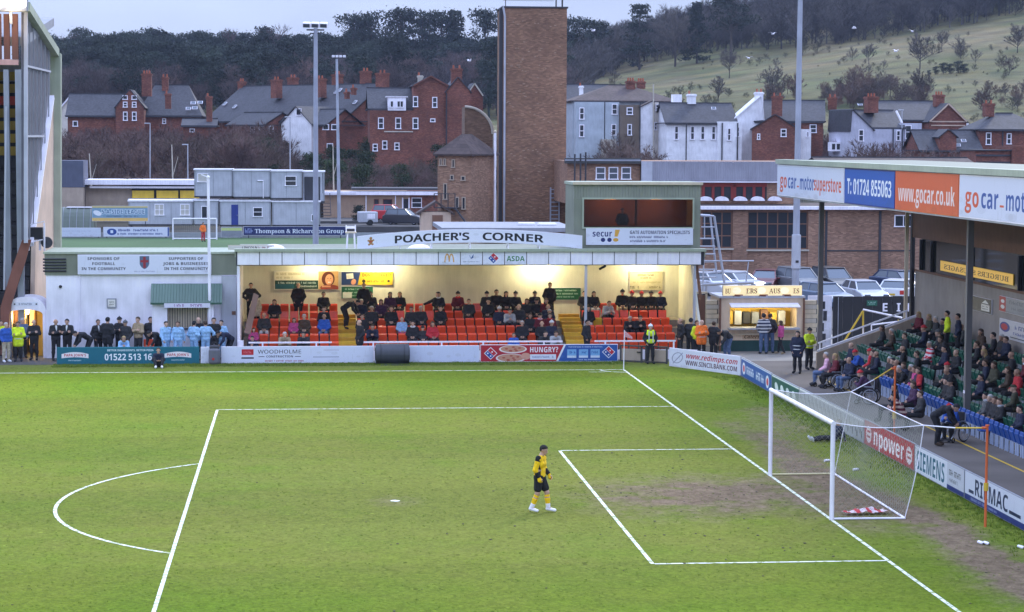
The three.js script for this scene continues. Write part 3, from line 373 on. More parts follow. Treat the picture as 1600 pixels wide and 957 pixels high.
// ---------------------------------------------------------------- the small corner stand
function wpart(name, geos, m, parent, opt = {}) { // shapes given in the place's own metres, hung on a thing that is not turned
  const o = V(0, 0, 0); for (let q = parent; q && q !== scene; q = q.parent) o.add(q.position);
  const g = merged(geos); if (!opt.keepUv) metre(g); g.translate(-o.x, -o.y, -o.z);
  return part(name, g, m, parent, { keepUv: true });
}
const pxy = (u, v, z) => { const p = onZ(u, v, z); return [p.x, p.y]; };
function poly(pts, z, depth) { const g = prism(pts.map(([u, v]) => pxy(u, v, z)), depth); return g.translate(0, 0, z - depth); }
const SR = 6, SZ = -38, SD = 0.75, SH = 0.275, RZ = (i) => SZ - i * SD, RY = (i) => i * SH;   // rows of the small stand
const SX0 = -16.3, SX1 = 4.2;
const stand = thing('corner_stand', 'small white roofed stand with red seats facing the far touchline', 'stand', [-6, 0, -38]);
{
  const s = stand;
  for (let i = 0; i < SR; i++) wpart('terrace_step', b2(SX0 + 0.2, SX1, 0, RY(i) + 0.006, RZ(i) + 0.42, RZ(i) - (i === SR - 1 ? 1.2 : SD - 0.42) + (i === SR - 1 ? 0 : 0)), M.concrete, s);
  wpart('front_wall', b2(SX0, SX1, 0, 0.42, -37.15, -37.3), M.white, s);
  const backMat = worn([0.68, 0.67, 0.57], 0.85), bz = -43.1;
  wpart('back_wall', b2(SX0, SX1, 0, 4.35, bz, bz - 0.2), backMat, s);
  wpart('side_wall', [b2(SX0, SX0 + 0.12, 0, 4.3, -37.6, bz + 0.002)], M.white, s);
  wpart('side_wall', [prism([[37.4, 0], [43.1, 0], [43.1, 4.3], [40.2, 4.3], [38.2, 1.9], [37.4, 1.0]], 0.12).rotateY(Math.PI / 2).translate(SX1 - 0.13, 0, 0)], backMat, s);
  // the pinkish screen at the left end
  wpart('end_screen', [poly([[381, 520], [396, 458], [404, 462], [391, 523]], -37.25, 0.06)], worn([0.26, 0.15, 0.12], 0.8), s);
  wpart('end_pier', [b2(...[371, 380].map((u) => onZ(u, 500, -37.1).x), 0, 0.92, -37.0, -37.2)], M.white, s);
  wpart('roof', [b2(SX0 - 0.05, SX1 + 0.1, 4.35, 4.5, -37.7, -43.5)], M.grey, s);
  wpart('ceiling', [b2(SX0 + 0.1, SX1 - 0.02, 4.27, 4.345, -37.75, bz + 0.01)], M.cream, s);
  wpart('roof_edge', [b2(SX0 - 0.1, SX1 + 0.12, 4.745, 4.87, -37.45, -38.0), b2(SX0 - 0.1, SX1 + 0.12, 4.50, 4.745, -37.66, -37.9)], M.sageLight, s);
  wpart('roof_deck', [b2(SX0 - 0.02, SX1 + 0.08, 4.51, 4.8, -38.01, -43.4)], M.sage, s);
  const fx0 = onZ(370, 404, -37.55).x, fw = (onZ(1096, 404, -37.55).x - fx0) / 21, fy0 = 4.17, fy1 = 4.735;
  const logos = {
    9: (x, w, h) => { x.strokeStyle = '#d9a04e'; x.lineWidth = 14; x.beginPath(); x.moveTo(70, 118); x.bezierCurveTo(76, -10, 118, -10, 122, 112); x.bezierCurveTo(126, -10, 168, -10, 176, 118); x.stroke(); scrib(x, 124, 132, 110, 8, '#c9c4d8', 2); },
    10: (x, w, h) => { x.fillStyle = '#2a4f8f'; x.beginPath(); x.moveTo(100, 26); x.lineTo(116, 70); x.lineTo(148, 20); x.lineTo(146, 64); x.lineTo(118, 78); x.lineTo(104, 56); x.fill(); scrib(x, 124, 112, 200, 12, '#8a90ac', 3); },
    11: (x, w, h) => diamond(x, 122, 70, 44),
    12: (x, w, h) => write(x, 'ASDA', 124, 76, 84, '#2a7a3c', { width: 214 }),
  };
  for (let i = 0; i < 21; i++) {
    const p = wpart('fascia_panel', rb(fw - 0.03, fy1 - fy0, 0.05, 0.012, fx0 + (i + 0.5) * fw, (fy0 + fy1) / 2, -37.56), M.whiteClean, s);
    if (logos[i]) { const g = sheet(fw - 0.06, fy1 - fy0 - 0.04, fx0 + (i + 0.5) * fw, (fy0 + fy1) / 2, -37.53); const o = s.position; g.translate(-o.x, -o.y, -o.z); part('print', g, print(248, 144, (x, w, h) => { x.fillStyle = '#e4e5f2'; x.fillRect(0, 0, w, h); logos[i](x, w, h); }), p, { keepUv: true }); p.userData.label = ['white panel with golden arches', 'white panel with a small blue mark', 'white panel with a red and blue diamond', 'white panel with green supermarket letters'][i - 9]; }
  }
  wpart('fascia_back', b2(SX0 - 0.04, SX1 + 0.05, fy0 - 0.03, fy1 + 0.005, -37.59, -37.65), M.dark, s);
  for (const u of [916, 1086]) { const x = onZ(u, 480, -37.5).x; wpart('post', b2(x - 0.055, x + 0.055, 0, 4.2, -37.62, -37.73), M.lightGrey, s); }
  wpart('bracket', [bar([SX1 - 0.02, 2.6, -37.9], [SX1 - 0.25, 4.2, -37.9], 0.12)], M.brownPanel, s);
  // rails before the front row
  const rail = (u0, u1, posts) => { const a = onZ(u0, 533, -37.22).x, b = onZ(u1, 533, -37.22).x, g = [bx(b - a, 0.07, 0.05, (a + b) / 2, 0.815, -37.22)]; for (const q of posts) { const x = onZ(q, 533, -37.22).x; g.push(b2(x - 0.035, x + 0.035, 0.42, 0.785, -37.2, -37.25)); } wpart('hand_rail', g, M.whiteClean, s); };
  rail(388, 518, [410, 494]); rail(568, 879, [583, 690, 755, 850]); rail(929, 1056, [946, 1053]);
  // two yellow stairs
  for (const [u0, u1] of [[527, 557], [882, 914]]) { const a = onZ(u0, 500, -39.5).x, b = onZ(u1, 500, -39.5).x; for (let k = 0; k < 12; k++) wpart('stair_step', b2(a, b, 0.01, 0.06 + k * SH / 2 + 0.085, -37.4 - k * SD / 2, -37.4 - (k + 1) * SD / 2 + 0.002), k % 2 ? M.yellowStep : M.yellow, s); }
  // strip lamps out of view behind the fascia, placed to light the back wall
  for (const [u, k] of [[490, 0.5], [592, 1.2], [845, 1.3], [1003, 0.9]]) {
    const x = onZ(u, 420, -42.4).x, l = thing('unseen_strip_lamp', { 490: 'unseen weak strip lamp under the stand roof above the green staff poster', 592: 'unseen strip lamp under the stand roof right of the yellow poster', 845: 'unseen strip lamp under the stand roof left of the middle post', 1003: 'unseen strip lamp under the stand roof right of the middle post' }[u], 'lamp', [x, 4.2, -42.4], 0, 'unseen strip lamps under the corner stand roof');
    part('housing', rb(1.5, 0.06, 0.16, 0.02, 0, 0.04, 0), M.whiteClean, l); part('lamp_tube', rod([-0.7, -0.03, 0], [0.7, -0.03, 0], 0.035, 0.035, 10), M.lampWarm, l);
    const p = new THREE.PointLight(new THREE.Color(1, 0.90, 0.56), 11 * k, 14, 2); p.position.set(0, -0.14, 0); p.castShadow = true; p.shadow.radius = 6; l.add(p);
  }
  // posters on the back wall
  const poster = (label, u0, u1, v0, v1, face, cat = 'poster') => { const a = onZ(u0, v0, -43.0), b = onZ(u1, v1, -43.0), w = b.x - a.x, h = a.y - b.y, t = thing('wall_poster', label, cat, [(a.x + b.x) / 2, (a.y + b.y) / 2, -43.06]); part('panel', bx(w, h, 0.05, 0, 0, 0), M.whiteClean, t); part('print', sheet(w - 0.02, h - 0.02, 0, 0, 0.03), face, t, { keepUv: true }); return t; };
  poster('dark green poster with white lines and a smiling long haired person', 428, 529, 424, 453, print(512, 148, (x, w, h) => {
    x.fillStyle = '#efe9d2'; x.fillRect(0, 0, w, h); scrib(x, 130, 22, 230, 18, '#b9ae86', 21); scrib(x, 80, 52, 130, 16, '#b9ae86', 22); x.fillStyle = '#123c33'; x.fillRect(4, 74, 346, 70); scrib(x, 176, 94, 310, 16, '#dfe8e2', 23); scrib(x, 260, 122, 160, 14, '#e8efe8', 24); x.fillStyle = '#1d5a66'; x.fillRect(8, 104, 150, 38);
    x.fillStyle = '#c9a06c'; x.fillRect(352, 0, 160, h); x.fillStyle = '#5b2a1c'; x.beginPath(); x.ellipse(430, 62, 52, 60, 0.1, 0, 7); x.fill(); x.fillStyle = '#e0a37e'; x.beginPath(); x.ellipse(438, 68, 32, 44, 0.1, 0, 7); x.fill(); x.fillStyle = '#8b3a28'; x.beginPath(); x.ellipse(440, 134, 74, 26, 0, 0, 7); x.fill(); x.fillStyle = '#d89a78'; x.fillRect(380, 116, 70, 14); x.fillStyle = '#fff'; x.fillRect(428, 86, 22, 6); x.fillStyle = '#2b1712'; x.fillRect(424, 56, 7, 5); x.fillRect(446, 56, 7, 5);
  }));
  poster('blue and yellow reminder poster with a hand holding a card', 533, 614, 425, 446, print(512, 136, (x, w, h) => { x.fillStyle = '#d3b32a'; x.fillRect(0, 0, w, h); x.fillStyle = '#20386e'; x.beginPath(); x.moveTo(0, 0); x.lineTo(190, 0); x.lineTo(160, h); x.lineTo(0, h); x.fill(); x.save(); x.rotate(-0.1); x.fillStyle = '#e8e6e0'; x.fillRect(44, 24, 70, 56); x.restore(); x.fillStyle = '#d99a7a'; x.beginPath(); x.ellipse(120, 104, 24, 32, 0.4, 0, 7); x.fill(); write(x, 'DON\'T FORGET!', 350, 32, 44, '#2a2412', { width: 290 }); x.fillStyle = '#2a2412'; x.beginPath(); x.arc(222, 96, 18, 0, 7); x.arc(470, 96, 13, 0, 7); x.fill(); scrib(x, 340, 96, 170, 24, '#6d5a12', 25); }));
  for (const [u0, u1, v0, v1, l] of [[533, 583, 448, 467, 'green notice with white lettering left of the first yellow stair'], [858, 908, 450, 469, 'green notice with white lettering above the right hand yellow stair']]) poster(l, u0, u1, v0, v1, print(256, 100, (x, w, h) => { x.fillStyle = '#14593a'; x.fillRect(0, 0, w, h); scrib(x, 128, 22, 200, 12, '#d9e8de', 26); scrib(x, 128, 50, 216, 12, '#d9e8de', 27); scrib(x, 128, 76, 150, 10, '#d9e8de', 28); if (u0 < 600) { x.fillStyle = '#cdd6cf'; x.fillRect(10, 46, 74, 50); } }), 'notice');
  poster('faint stencilled welcome lettering on the back wall at the right', 984, 1036, 424, 454, print(256, 150, (x, w, h) => { x.fillStyle = '#c6bd9c'; x.fillRect(0, 0, w, h); x.fillStyle = '#8a8266'; x.fillRect(20, 6, 210, 3); scrib(x, 128, 30, 130, 16, '#55503c', 29); scrib(x, 128, 52, 90, 14, '#55503c', 30); scrib(x, 128, 88, 230, 12, '#a59a72', 31); scrib(x, 40, 128, 76, 20, '#35322a', 32); scrib(x, 200, 128, 96, 18, '#6a6040', 33); }), 'sign');
  { const p = onZ(944, 417, -38.2), t = thing('camera', 'small dark security camera under the stand roof beside the middle post', 'camera', [p.x, p.y, -38.2]); part('camera_body', rb(0.34, 0.1, 0.12, 0.03, -0.08, 0, 0), M.black, t).rotation.z = 0.5; part('bracket', bar([0.06, 0.06, 0], [0.26, 0.18, 0], 0.04), M.white, t); }
}
// arched name sign on the roof
{
  const z = -37.8, X0 = onZ(558, 380, z).x, X1 = onZ(910, 380, z).x, cx = (X0 + X1) / 2, half = (X1 - X0) / 2, base = onZ(558, 390, z).y, top = onZ(558, 369, z).y, H = top - base, rise = onZ(735, 379.5, z).y - base;
  const t = thing('arched_sign', 'long white arched sign with black capital letters on the stand roof', 'sign', [cx, 4.87, z]);
  const yb = (s) => base + rise * (1 - s * s) - 4.87 + 0.02 * s, N = 40, g = [], f = [];
  const pts = []; for (let i = 0; i <= N; i++) { const s = i / N * 2 - 1; pts.push([s * half, yb(s)]); } for (let i = N; i >= 0; i--) { const s = i / N * 2 - 1; pts.push([s * half, yb(s) + H]); }
  part('panel', prism(pts, 0.07).translate(0, 0, -0.08), M.whiteClean, t);
  const pg = new THREE.PlaneGeometry(2, 1, N, 1), pp = pg.attributes.position; for (let i = 0; i < pp.count; i++) { const s = pp.getX(i), v = pp.getY(i) + 0.5; pp.setXYZ(i, s * half * 0.995, yb(s) + H * (0.03 + 0.94 * v), 0.004); } pg.computeVertexNormals();
  part('print', pg, print(2048, 128, (x, w, h) => { x.fillStyle = '#e4e5f3'; x.fillRect(0, 0, w, h); write(x, 'POACHER\'S', 672, 68, 100, '#15151f', { width: 690, style: 'normal', edge: '#15151f', edgeW: 0.06 }); write(x, 'CORNER', 1412, 68, 100, '#15151f', { width: 560, style: 'normal', edge: '#15151f', edgeW: 0.06 }); x.fillStyle = '#a8763e'; for (const [a, b, r] of [[118, 62, 20], [118, 30, 13], [96, 52, 9], [140, 52, 9], [102, 92, 10], [134, 92, 10], [118, 84, 12]]) { x.beginPath(); x.arc(a, b, r, 0, 7); x.fill(); } x.fillStyle = '#b0303a'; x.fillRect(108, 58, 20, 12); }), t, { keepUv: true });
  for (const s of [-0.93, -0.62, -0.34, 0, 0.34, 0.62, 0.93]) part('strut', [bar([s * half, 0, -0.12], [s * half, yb(s) + H * 0.8, -0.1], 0.05), bar([s * half, 0, -0.9], [s * half, yb(s) + H * 0.7, -0.1], 0.05)], M.whiteClean, t);
}
// roof lights and a small board lying on the roof
for (const [u, w, l] of [[427, 1.0, 'shallow white roof light on the stand roof near the left end'], [655, 1.05, 'shallow white roof light under the arched sign']]) { const p = onZ(u, 391, -38.6), t = thing('roof_light', l, 'roof light', [p.x, 4.79, -38.6], 0, 'white roof lights on the corner stand'); part('dome', flat(new THREE.SphereGeometry(0.5, 20, 8, 0, Math.PI * 2, 0, Math.PI / 2).scale(w, 0.48, 0.8)), M.whiteClean, t); part('kerb', rb(w * 1.08, 0.06, 0.9, 0.02, 0, 0.02, 0), M.lightGrey, t); }
{ const a = onZ(356, 391, -38.4), b = onZ(428, 391, -38.4), t = thing('roof_board', 'narrow white lettered board lying low on the stand roof', 'sign', [(a.x + b.x) / 2, 4.8, -38.3]); part('panel', bx(b.x - a.x, 0.2, 0.04, 0, 0.1, 0), M.cream, t); part('print', sheet(b.x - a.x - 0.02, 0.17, 0, 0.1, 0.022), print(384, 36, (x, w, h) => { x.fillStyle = '#d8d3c8'; x.fillRect(0, 0, w, h); write(x, 'LINCOLN', 180, 19, 30, '#4a4038'); scrib(x, 310, 19, 110, 20, '#8a4a48', 41); }), t, { keepUv: true }); }
// commentary box on the roof
{
  const z = -38.15, a = onZ(897, 285, z), b = onZ(1094, 390, z), x0 = a.x, x1 = b.x, y0 = 4.87, y1 = a.y, ox0 = onZ(912, 312, z).x, ox1 = onZ(1083, 312, z).x, oy1 = onZ(1000, 311, z).y, oy0 = onZ(1000, 356, z).y, zb = -41.3;
  const t = thing('commentary_box', 'sage green metal commentary box with a dark wide opening on the stand roof', 'box', [(x0 + x1) / 2, 4.87, z]);
  wpart('cladding', [b2(x0, x1, oy1, y1 - 0.12, z, z - 0.14)], M.sageRib, t);
  wpart('wall', [b2(x0, ox0, y0, oy1 - 0.001, z, z - 0.12), b2(ox1, x1, y0, oy1 - 0.001, z, z - 0.12), b2(ox0 + 0.001, ox1 - 0.001, y0, oy0, z, z - 0.12)], M.sage, t);
  wpart('side_wall', [b2(x0 + 0.002, x0 + 0.1, y0, y1 - 0.13, z - 0.141, zb)], M.sage, t); wpart('side_wall', [b2(x1 - 0.1, x1 - 0.002, y0, y1 - 0.13, z - 0.141, zb)], M.sage, t);
  wpart('back_wall', b2(x0 + 0.101, x1 - 0.101, y0, y1 - 0.13, zb + 0.1, zb), M.brownPanel, t);
  wpart('floor', b2(x0 + 0.101, x1 - 0.101, y0, y0 + 0.3, z - 0.142, zb + 0.101), M.dark, t);
  wpart('roof', b2(x0 - 0.05, x1 + 0.08, y1 - 0.12, y1, z + 0.08, zb - 0.05), M.sageLight, t);
  wpart('roof_trim', [b2(x0 - 0.06, x1 + 0.09, y1 - 0.1, y1 + 0.02, z + 0.083, z + 0.11)], M.cream, t);
  const fr = (u0, u1, v0, v1) => b2(u0, u1, v0, v1, z + 0.05, z - 0.05);
  wpart('opening_frame', [fr(ox0 - 0.06, ox1 + 0.06, oy1 - 0.02, oy1 + 0.05), fr(ox0 - 0.06, ox1 + 0.06, oy0 - 0.05, oy0 + 0.02), fr(ox1 - 0.01, ox1 + 0.06, oy0 + 0.021, oy1 - 0.021), fr(ox0 - 0.06, ox0 + 0.01, oy0 + 0.021, oy1 - 0.021)], M.sageLight, t);
  wpart('window_glass', b2(ox0 + 0.011, ox1 - 0.011, oy0 + 0.021, oy1 - 0.021, z - 0.02, z - 0.03), new THREE.MeshPhysicalMaterial({ color: new THREE.Color(0.55, 0.55, 0.56), transmission: 1, roughness: 0.03, thickness: 0 }), t);
  wpart('desk', b2(ox0, ox1, oy0 + 0.02, oy0 + 0.07, z - 0.15, z - 0.8), M.brownPanel, t);
  wpart('mullion', b2((ox0 + ox1) / 2 + 0.1, (ox0 + ox1) / 2 + 0.2, oy0, oy1, z - 1.7, z - 1.8), M.brownPanel, t);
  wpart('lamp', [rb(0.5, 0.05, 0.2, 0.02, onZ(955, 300, -39.8).x, oy1 - 0.06, -40.2)], M.lampOrange, t); wpart('lamp', [rb(0.5, 0.05, 0.2, 0.02, onZ(1028, 300, -39.8).x, oy1 - 0.06, -40.2)], M.lampOrange, t);
  for (const u of [955, 1028]) { const p = new THREE.PointLight(new THREE.Color(1, 0.36, 0.08), 3.2, 8, 2); p.position.set(onZ(u, 300, -39.8).x - t.position.x, oy1 - 0.16 - 4.87, -40.2 - z); p.castShadow = true; t.add(p); }
  const s = thing('banner', 'white banner with a blue security firm name on the commentary box front', 'banner', [0, 0, 0]); const sa = onZ(916, 357, z + 0.08), sb = onZ(1083, 383, z + 0.08); s.position.set((sa.x + sb.x) / 2, (sa.y + sb.y) / 2, z + 0.05);
  part('panel', bx(sb.x - sa.x, sa.y - sb.y, 0.04), M.white, s); part('print', sheet(sb.x - sa.x - 0.02, sa.y - sb.y - 0.02, 0, 0, 0.024), print(1024, 160, (x, w, h) => { x.fillStyle = '#d9dbe8'; x.fillRect(0, 0, w, h); write(x, 'secur', 152, 50, 84, '#232a66', { width: 190 }); x.fillStyle = '#232a66'; x.beginPath(); x.arc(160, 112, 21, 0, 7); x.arc(222, 112, 21, 0, 7); x.fill(); x.fillStyle = '#dba545'; x.beginPath(); x.ellipse(282, 112, 26, 18, 0, 0, 7); x.fill(); x.beginPath(); x.moveTo(276, 12); x.lineTo(322, 12); x.lineTo(300, 80); x.lineTo(270, 80); x.fill(); write(x, 'GATE AUTOMATION SPECIALISTS', 706, 38, 46, '#2a2a48', { width: 580 }); scrib(x, 600, 84, 370, 22, '#34345a', 51); scrib(x, 600, 124, 360, 22, '#34345a', 52); }), s, { keepUv: true });
}
// ---------------------------------------------------------------- white block with the kit hatch, players' tunnel
{
  const z = -39, t = thing('clubhouse_block', 'low white rendered block with a sage green top band left of the corner stand', 'building', [-20.4, 0, -39]);
  const X0 = onZ(72, 500, z).x, X1 = SX0 - 0.02, yb = onZ(200, 430, z).y, yt = onZ(200, 397, z).y;
  wpart('wall', b2(X0, X1, 0, yb, z, z - 3.8), M.white, t); wpart('top_band', b2(X0 - 0.05, X1 - 0.02, yb + 0.002, yt, z + 0.04, z - 3.7), M.sage, t); wpart('coping', b2(X0 - 0.1, X1 - 0.02, yt + 0.001, yt + 0.09, z + 0.1, z - 3.8), M.sageLight, t);
  wpart('pier', b2(onZ(346, 470, z).x, onZ(369, 470, z).x, 0, yb - 0.05, z + 0.14, z + 0.003), M.lightGrey, t);
  wpart('louvre', [0, 1, 2, 3, 4].map((k) => bx(1.0, 0.05, 0.06, onZ(85, 410, z).x, yb + 0.18 + k * 0.13, z + 0.07, 0.5)), M.dark, t);
  wpart('wall_vent', b2(onZ(362, 490, z).x, onZ(368, 490, z).x, 1.9, 2.06, z + 0.145, z + 0.17), M.brownPanel, t);
  wpart('drain_pipe', rod([onZ(124, 440, z).x, 0.9, z + 0.06], [onZ(124, 440, z).x, yb, z + 0.06], 0.03), M.white, t);
  wpart('wall_lamp', sph(0.07, onZ(94, 448, z).x, onZ(94, 448, z).y, z + 0.05), M.black, t);
  const sa = onZ(121, 398, z), sb = onZ(330, 429, z), s = thing('club_sign', 'wide white sign about football in the community with a red crest', 'sign', [(sa.x + sb.x) / 2, (sa.y + sb.y) / 2, z + 0.1]), w = sb.x - sa.x, h = sa.y - sb.y;
  part('panel', rb(w, h, 0.06, 0.015), M.whiteClean, s);
  part('print', sheet(w - 0.04, h - 0.04, 0, 0, 0.035), print(1024, 152, (x) => { x.fillStyle = '#dfe1f0'; x.fillRect(0, 0, 1024, 152); const L = (s2, cx, cy, ww) => write(x, s2, cx, cy, 30, '#23222e', { width: ww }); L('SPONSORS OF', 196, 28, 250); L('FOOTBALL', 196, 68, 180); L('IN THE COMMUNITY', 196, 108, 340); L('SUPPORTERS OF', 832, 28, 270); L('JOBS & BUSINESSES', 832, 68, 350); L('IN THE COMMUNITY', 832, 108, 340); x.fillStyle = '#5c6b86'; x.beginPath(); x.moveTo(474, 8); x.lineTo(548, 8); x.lineTo(548, 70); x.quadraticCurveTo(540, 100, 511, 112); x.quadraticCurveTo(482, 100, 474, 70); x.fill(); x.fillStyle = '#9c2f3a'; x.fillRect(501, 14, 20, 88); x.fillRect(480, 40, 62, 18); scrib(x, 511, 130, 170, 10, '#9a9cb4', 61); }), s, { keepUv: true });
  const nb = onZ(174, 474, z), n = thing('notice_board', 'small framed notice on the white wall above the standing group', 'notice', [nb.x, nb.y, z + 0.03]); part('frame', [bx(0.42, 0.42, 0.04)], M.grey, n); part('print', sheet(0.32, 0.32, 0, 0, 0.024), print(64, 64, (x) => { x.fillStyle = '#e3dfd8'; x.fillRect(0, 0, 64, 64); scrib(x, 32, 22, 44, 10, '#4a4438', 62); scrib(x, 32, 42, 44, 8, '#4a4438', 63); }), n, { keepUv: true });
  // dug-out hatch with its green ribbed roof
  const hz = -38.3, hx0 = onZ(237, 500, hz).x, hx1 = onZ(345, 500, hz).x, hy = onZ(280, 475, hz).y, d = thing('kit_hatch', 'white hut with a green ribbed roof and a barred hatch', 'hut', [(hx0 + hx1) / 2, 0, hz]);
  const wx0 = onZ(261, 500, hz).x, wx1 = onZ(324, 500, hz).x, wy0 = onZ(290, 513, hz).y, wy1 = onZ(290, 481, hz).y;
  wpart('wall', [b2(hx0, wx0, 0, hy, hz, hz - 0.08), b2(wx1, hx1 - 0.32, 0, hy, hz, hz - 0.08), b2(wx0, wx1, 0, wy0, hz, hz - 0.08), b2(wx0, wx1, wy1, hy, hz, hz - 0.08), b2(hx0, hx0 + 0.06, 0, hy, hz - 0.081, -38.99), b2(hx1 - 0.38, hx1 - 0.32, 0, hy, hz - 0.081, -38.99)], M.white, d);
  const rg = bx(hx1 - hx0 + 0.1, 0.05, 1.05, (hx0 + hx1) / 2, hy + 0.44, hz - 0.18, 0.86); wpart('roof', rg, M.greenRib, d); wpart('roof_trim', b2(hx0 - 0.05, hx1 + 0.05, hy - 0.02, hy + 0.06, hz + 0.12, hz + 0.18), M.darkGreen, d);
  wpart('counter_back', b2(wx0 + 0.01, wx1 - 0.01, wy0, wy1, hz - 0.3, hz - 0.34), M.cream, d);
  for (let k = 0; k <= 16; k++) wpart('bar', rod([lerp(wx0, wx1, k / 16), wy0, hz - 0.1], [lerp(wx0, wx1, k / 16), wy1, hz - 0.1], 0.014, 0.014, 6), M.dark, d);
  wpart('hatch_frame', [b2(wx0 - 0.05, wx1 + 0.05, wy1, wy1 + 0.06, hz + 0.03, hz - 0.02), b2(wx0 - 0.05, wx1 + 0.05, wy0 - 0.06, wy0, hz + 0.08, hz - 0.02)], M.dark, d);
  const g = sheet(wx1 - wx0 + 0.25, 0.2, (wx0 + wx1) / 2 - d.position.x, hy - 0.06, 0.19); part('sign', g, print(256, 32, (x) => { x.fillStyle = '#d9d6e6'; x.fillRect(0, 0, 256, 32); scrib(x, 80, 16, 66, 18, '#8c5a94', 64); scrib(x, 178, 16, 66, 18, '#8c5a94', 65); }), d, { keepUv: true });
  const px = onZ(326, 400, -38.5), pt = onZ(325, 277, -38.5), pole = thing('flag_pole', 'slim white pole standing before the white sign and green hut roof', 'pole', [px.x, 0, -38.25]); part('pole', rod([0.05, 0, 0], [0, pt.y, 0], 0.075, 0.06, 10), M.whiteClean, pole); part('pole_top', [sph(0.08, 0, pt.y, 0), bar([0, pt.y, 0], [-0.3, pt.y + 0.12, 0], 0.05)], M.whiteClean, pole);
  // red chair by the hut
  const rc = onZ(232, 545, -38), rch = thing('plastic_chair', 'red plastic chair standing beside the kit hut', 'chair', [rc.x, 0, -38]); part('seat', rb(0.46, 0.05, 0.42, 0.02, 0, 0.43, 0), M.redPlastic, rch); part('backrest', rb(0.46, 0.42, 0.05, 0.02, 0, 0.68, -0.2), M.redPlastic, rch); for (const [a, b] of [[-0.2, 0.17], [0.2, 0.17], [-0.2, -0.17], [0.2, -0.17]]) part('leg', rod([a, 0, b], [a * 0.95, 0.42, b * 0.95], 0.014), M.steel, rch);
}
{
  const z = -40.2, a = onZ(13, 545, z).x, b = onZ(77, 545, z).x, h = onZ(40, 462, z).y, w = b - a, t = thing('players_tunnel', 'white arched canopy of the players tunnel with yellow walls inside', 'tunnel', [(a + b) / 2, 0, z]);
  const arc = (r0, r1, d, zz) => { const s = new THREE.Shape(); s.moveTo(-w / 2, 0); s.lineTo(-w / 2, h - 0.62); s.quadraticCurveTo(-w / 2 + 0.1, h, 0, h); s.quadraticCurveTo(w / 2 - 0.1, h, w / 2, h - 0.62); s.lineTo(w / 2, 0); s.lineTo(w / 2 - r1, 0); s.lineTo(w / 2 - r1, h - 0.75); s.quadraticCurveTo(w / 2 - 0.2, h - 0.55, 0, h - 0.55); s.quadraticCurveTo(-w / 2 + 0.2, h - 0.55, -w / 2 + r1, h - 0.75); s.lineTo(-w / 2 + r1, 0); return flat(new THREE.ExtrudeGeometry(s, { depth: d, bevelEnabled: false }).translate(0, 0, zz)); };
  part('canopy', arc(0, 0.16, 1.9, -0.8), M.whiteClean, t); part('canopy_rib', [rod([-w / 2, h - 0.6, 1.12], [-w / 2, 0, 1.12], 0.05), rod([w / 2, h - 0.6, 1.12], [w / 2, 0, 1.12], 0.05)], M.white, t);
  part('lettering', sheet(w * 0.6, 0.18, 0, h - 0.3, 1.108), print(128, 24, (x) => { x.fillStyle = '#e4e5f0'; x.fillRect(0, 0, 128, 24); scrib(x, 64, 12, 70, 12, '#7c7c90', 71); x.fillStyle = '#3c3c48'; x.fillRect(4, 8, 8, 9); x.fillRect(116, 8, 8, 9); }), t, { keepUv: true });
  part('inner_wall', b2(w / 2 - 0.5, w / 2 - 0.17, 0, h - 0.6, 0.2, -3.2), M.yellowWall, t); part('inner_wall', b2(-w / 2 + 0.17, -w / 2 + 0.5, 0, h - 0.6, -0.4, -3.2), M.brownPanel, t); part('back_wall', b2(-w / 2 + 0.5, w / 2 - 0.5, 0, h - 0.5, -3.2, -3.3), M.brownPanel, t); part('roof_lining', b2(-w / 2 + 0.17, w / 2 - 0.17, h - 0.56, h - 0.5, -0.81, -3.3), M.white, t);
  part('lamp', sph(0.13, -0.15, h - 0.75, -0.6), M.lampWarm, t); const p = new THREE.PointLight(new THREE.Color(1, 0.72, 0.25), 9, 8, 2); p.position.set(-0.15, h - 0.98, -0.5); p.castShadow = true; t.add(p);  // unseen lamp placed to light the yellow tunnel walls
}
// scaffold platform with a black loudspeaker box beside the big stand
{
  const p = onZ(60, 394, -41), t = thing('loudspeaker_stack', 'black loudspeaker box with a round horn on a white frame above the tunnel', 'loudspeaker', [p.x, 4.63, -41]); const q = (u, v) => { const r = onZ(u, v, -41); return [r.x - p.x, r.y - 4.63]; };
  const [ax, ay] = q(40, 372), [bx1, by] = q(67, 358); part('speaker_box', rb(bx1 - ax, 0.55, 0.5, 0.04, (ax + bx1) / 2, (ay + by) / 2, 0), M.black, t); const [hx, hy] = q(73, 379); part('horn', [rod([hx, hy, -0.1], [hx, hy, 0.12], 0.12, 0.26, 18), rod([hx, hy, 0.12], [hx, hy, 0.15], 0.26, 0.24, 18)], M.dark, t);
  part('frame', [bar([ax, 0, 0.3], [ax, 1.1, 0.3], 0.05), bar([bx1 + 0.08, 0, 0.3], [bx1 + 0.08, 1.25, 0.3], 0.07), bar([ax - 0.35, 0.28, 0.3], [bx1, 0.5, 0.3], 0.05), bar([ax, 1.1, 0.3], [bx1 + 0.1, 1.32, 0.3], 0.04), bar([ax + 0.1, 0, 0], [ax + 0.1, 0.8, 0], 0.1), bar([bx1 - 0.15, 0, 0], [bx1 - 0.15, 0.8, 0], 0.1)], M.white, t);
}
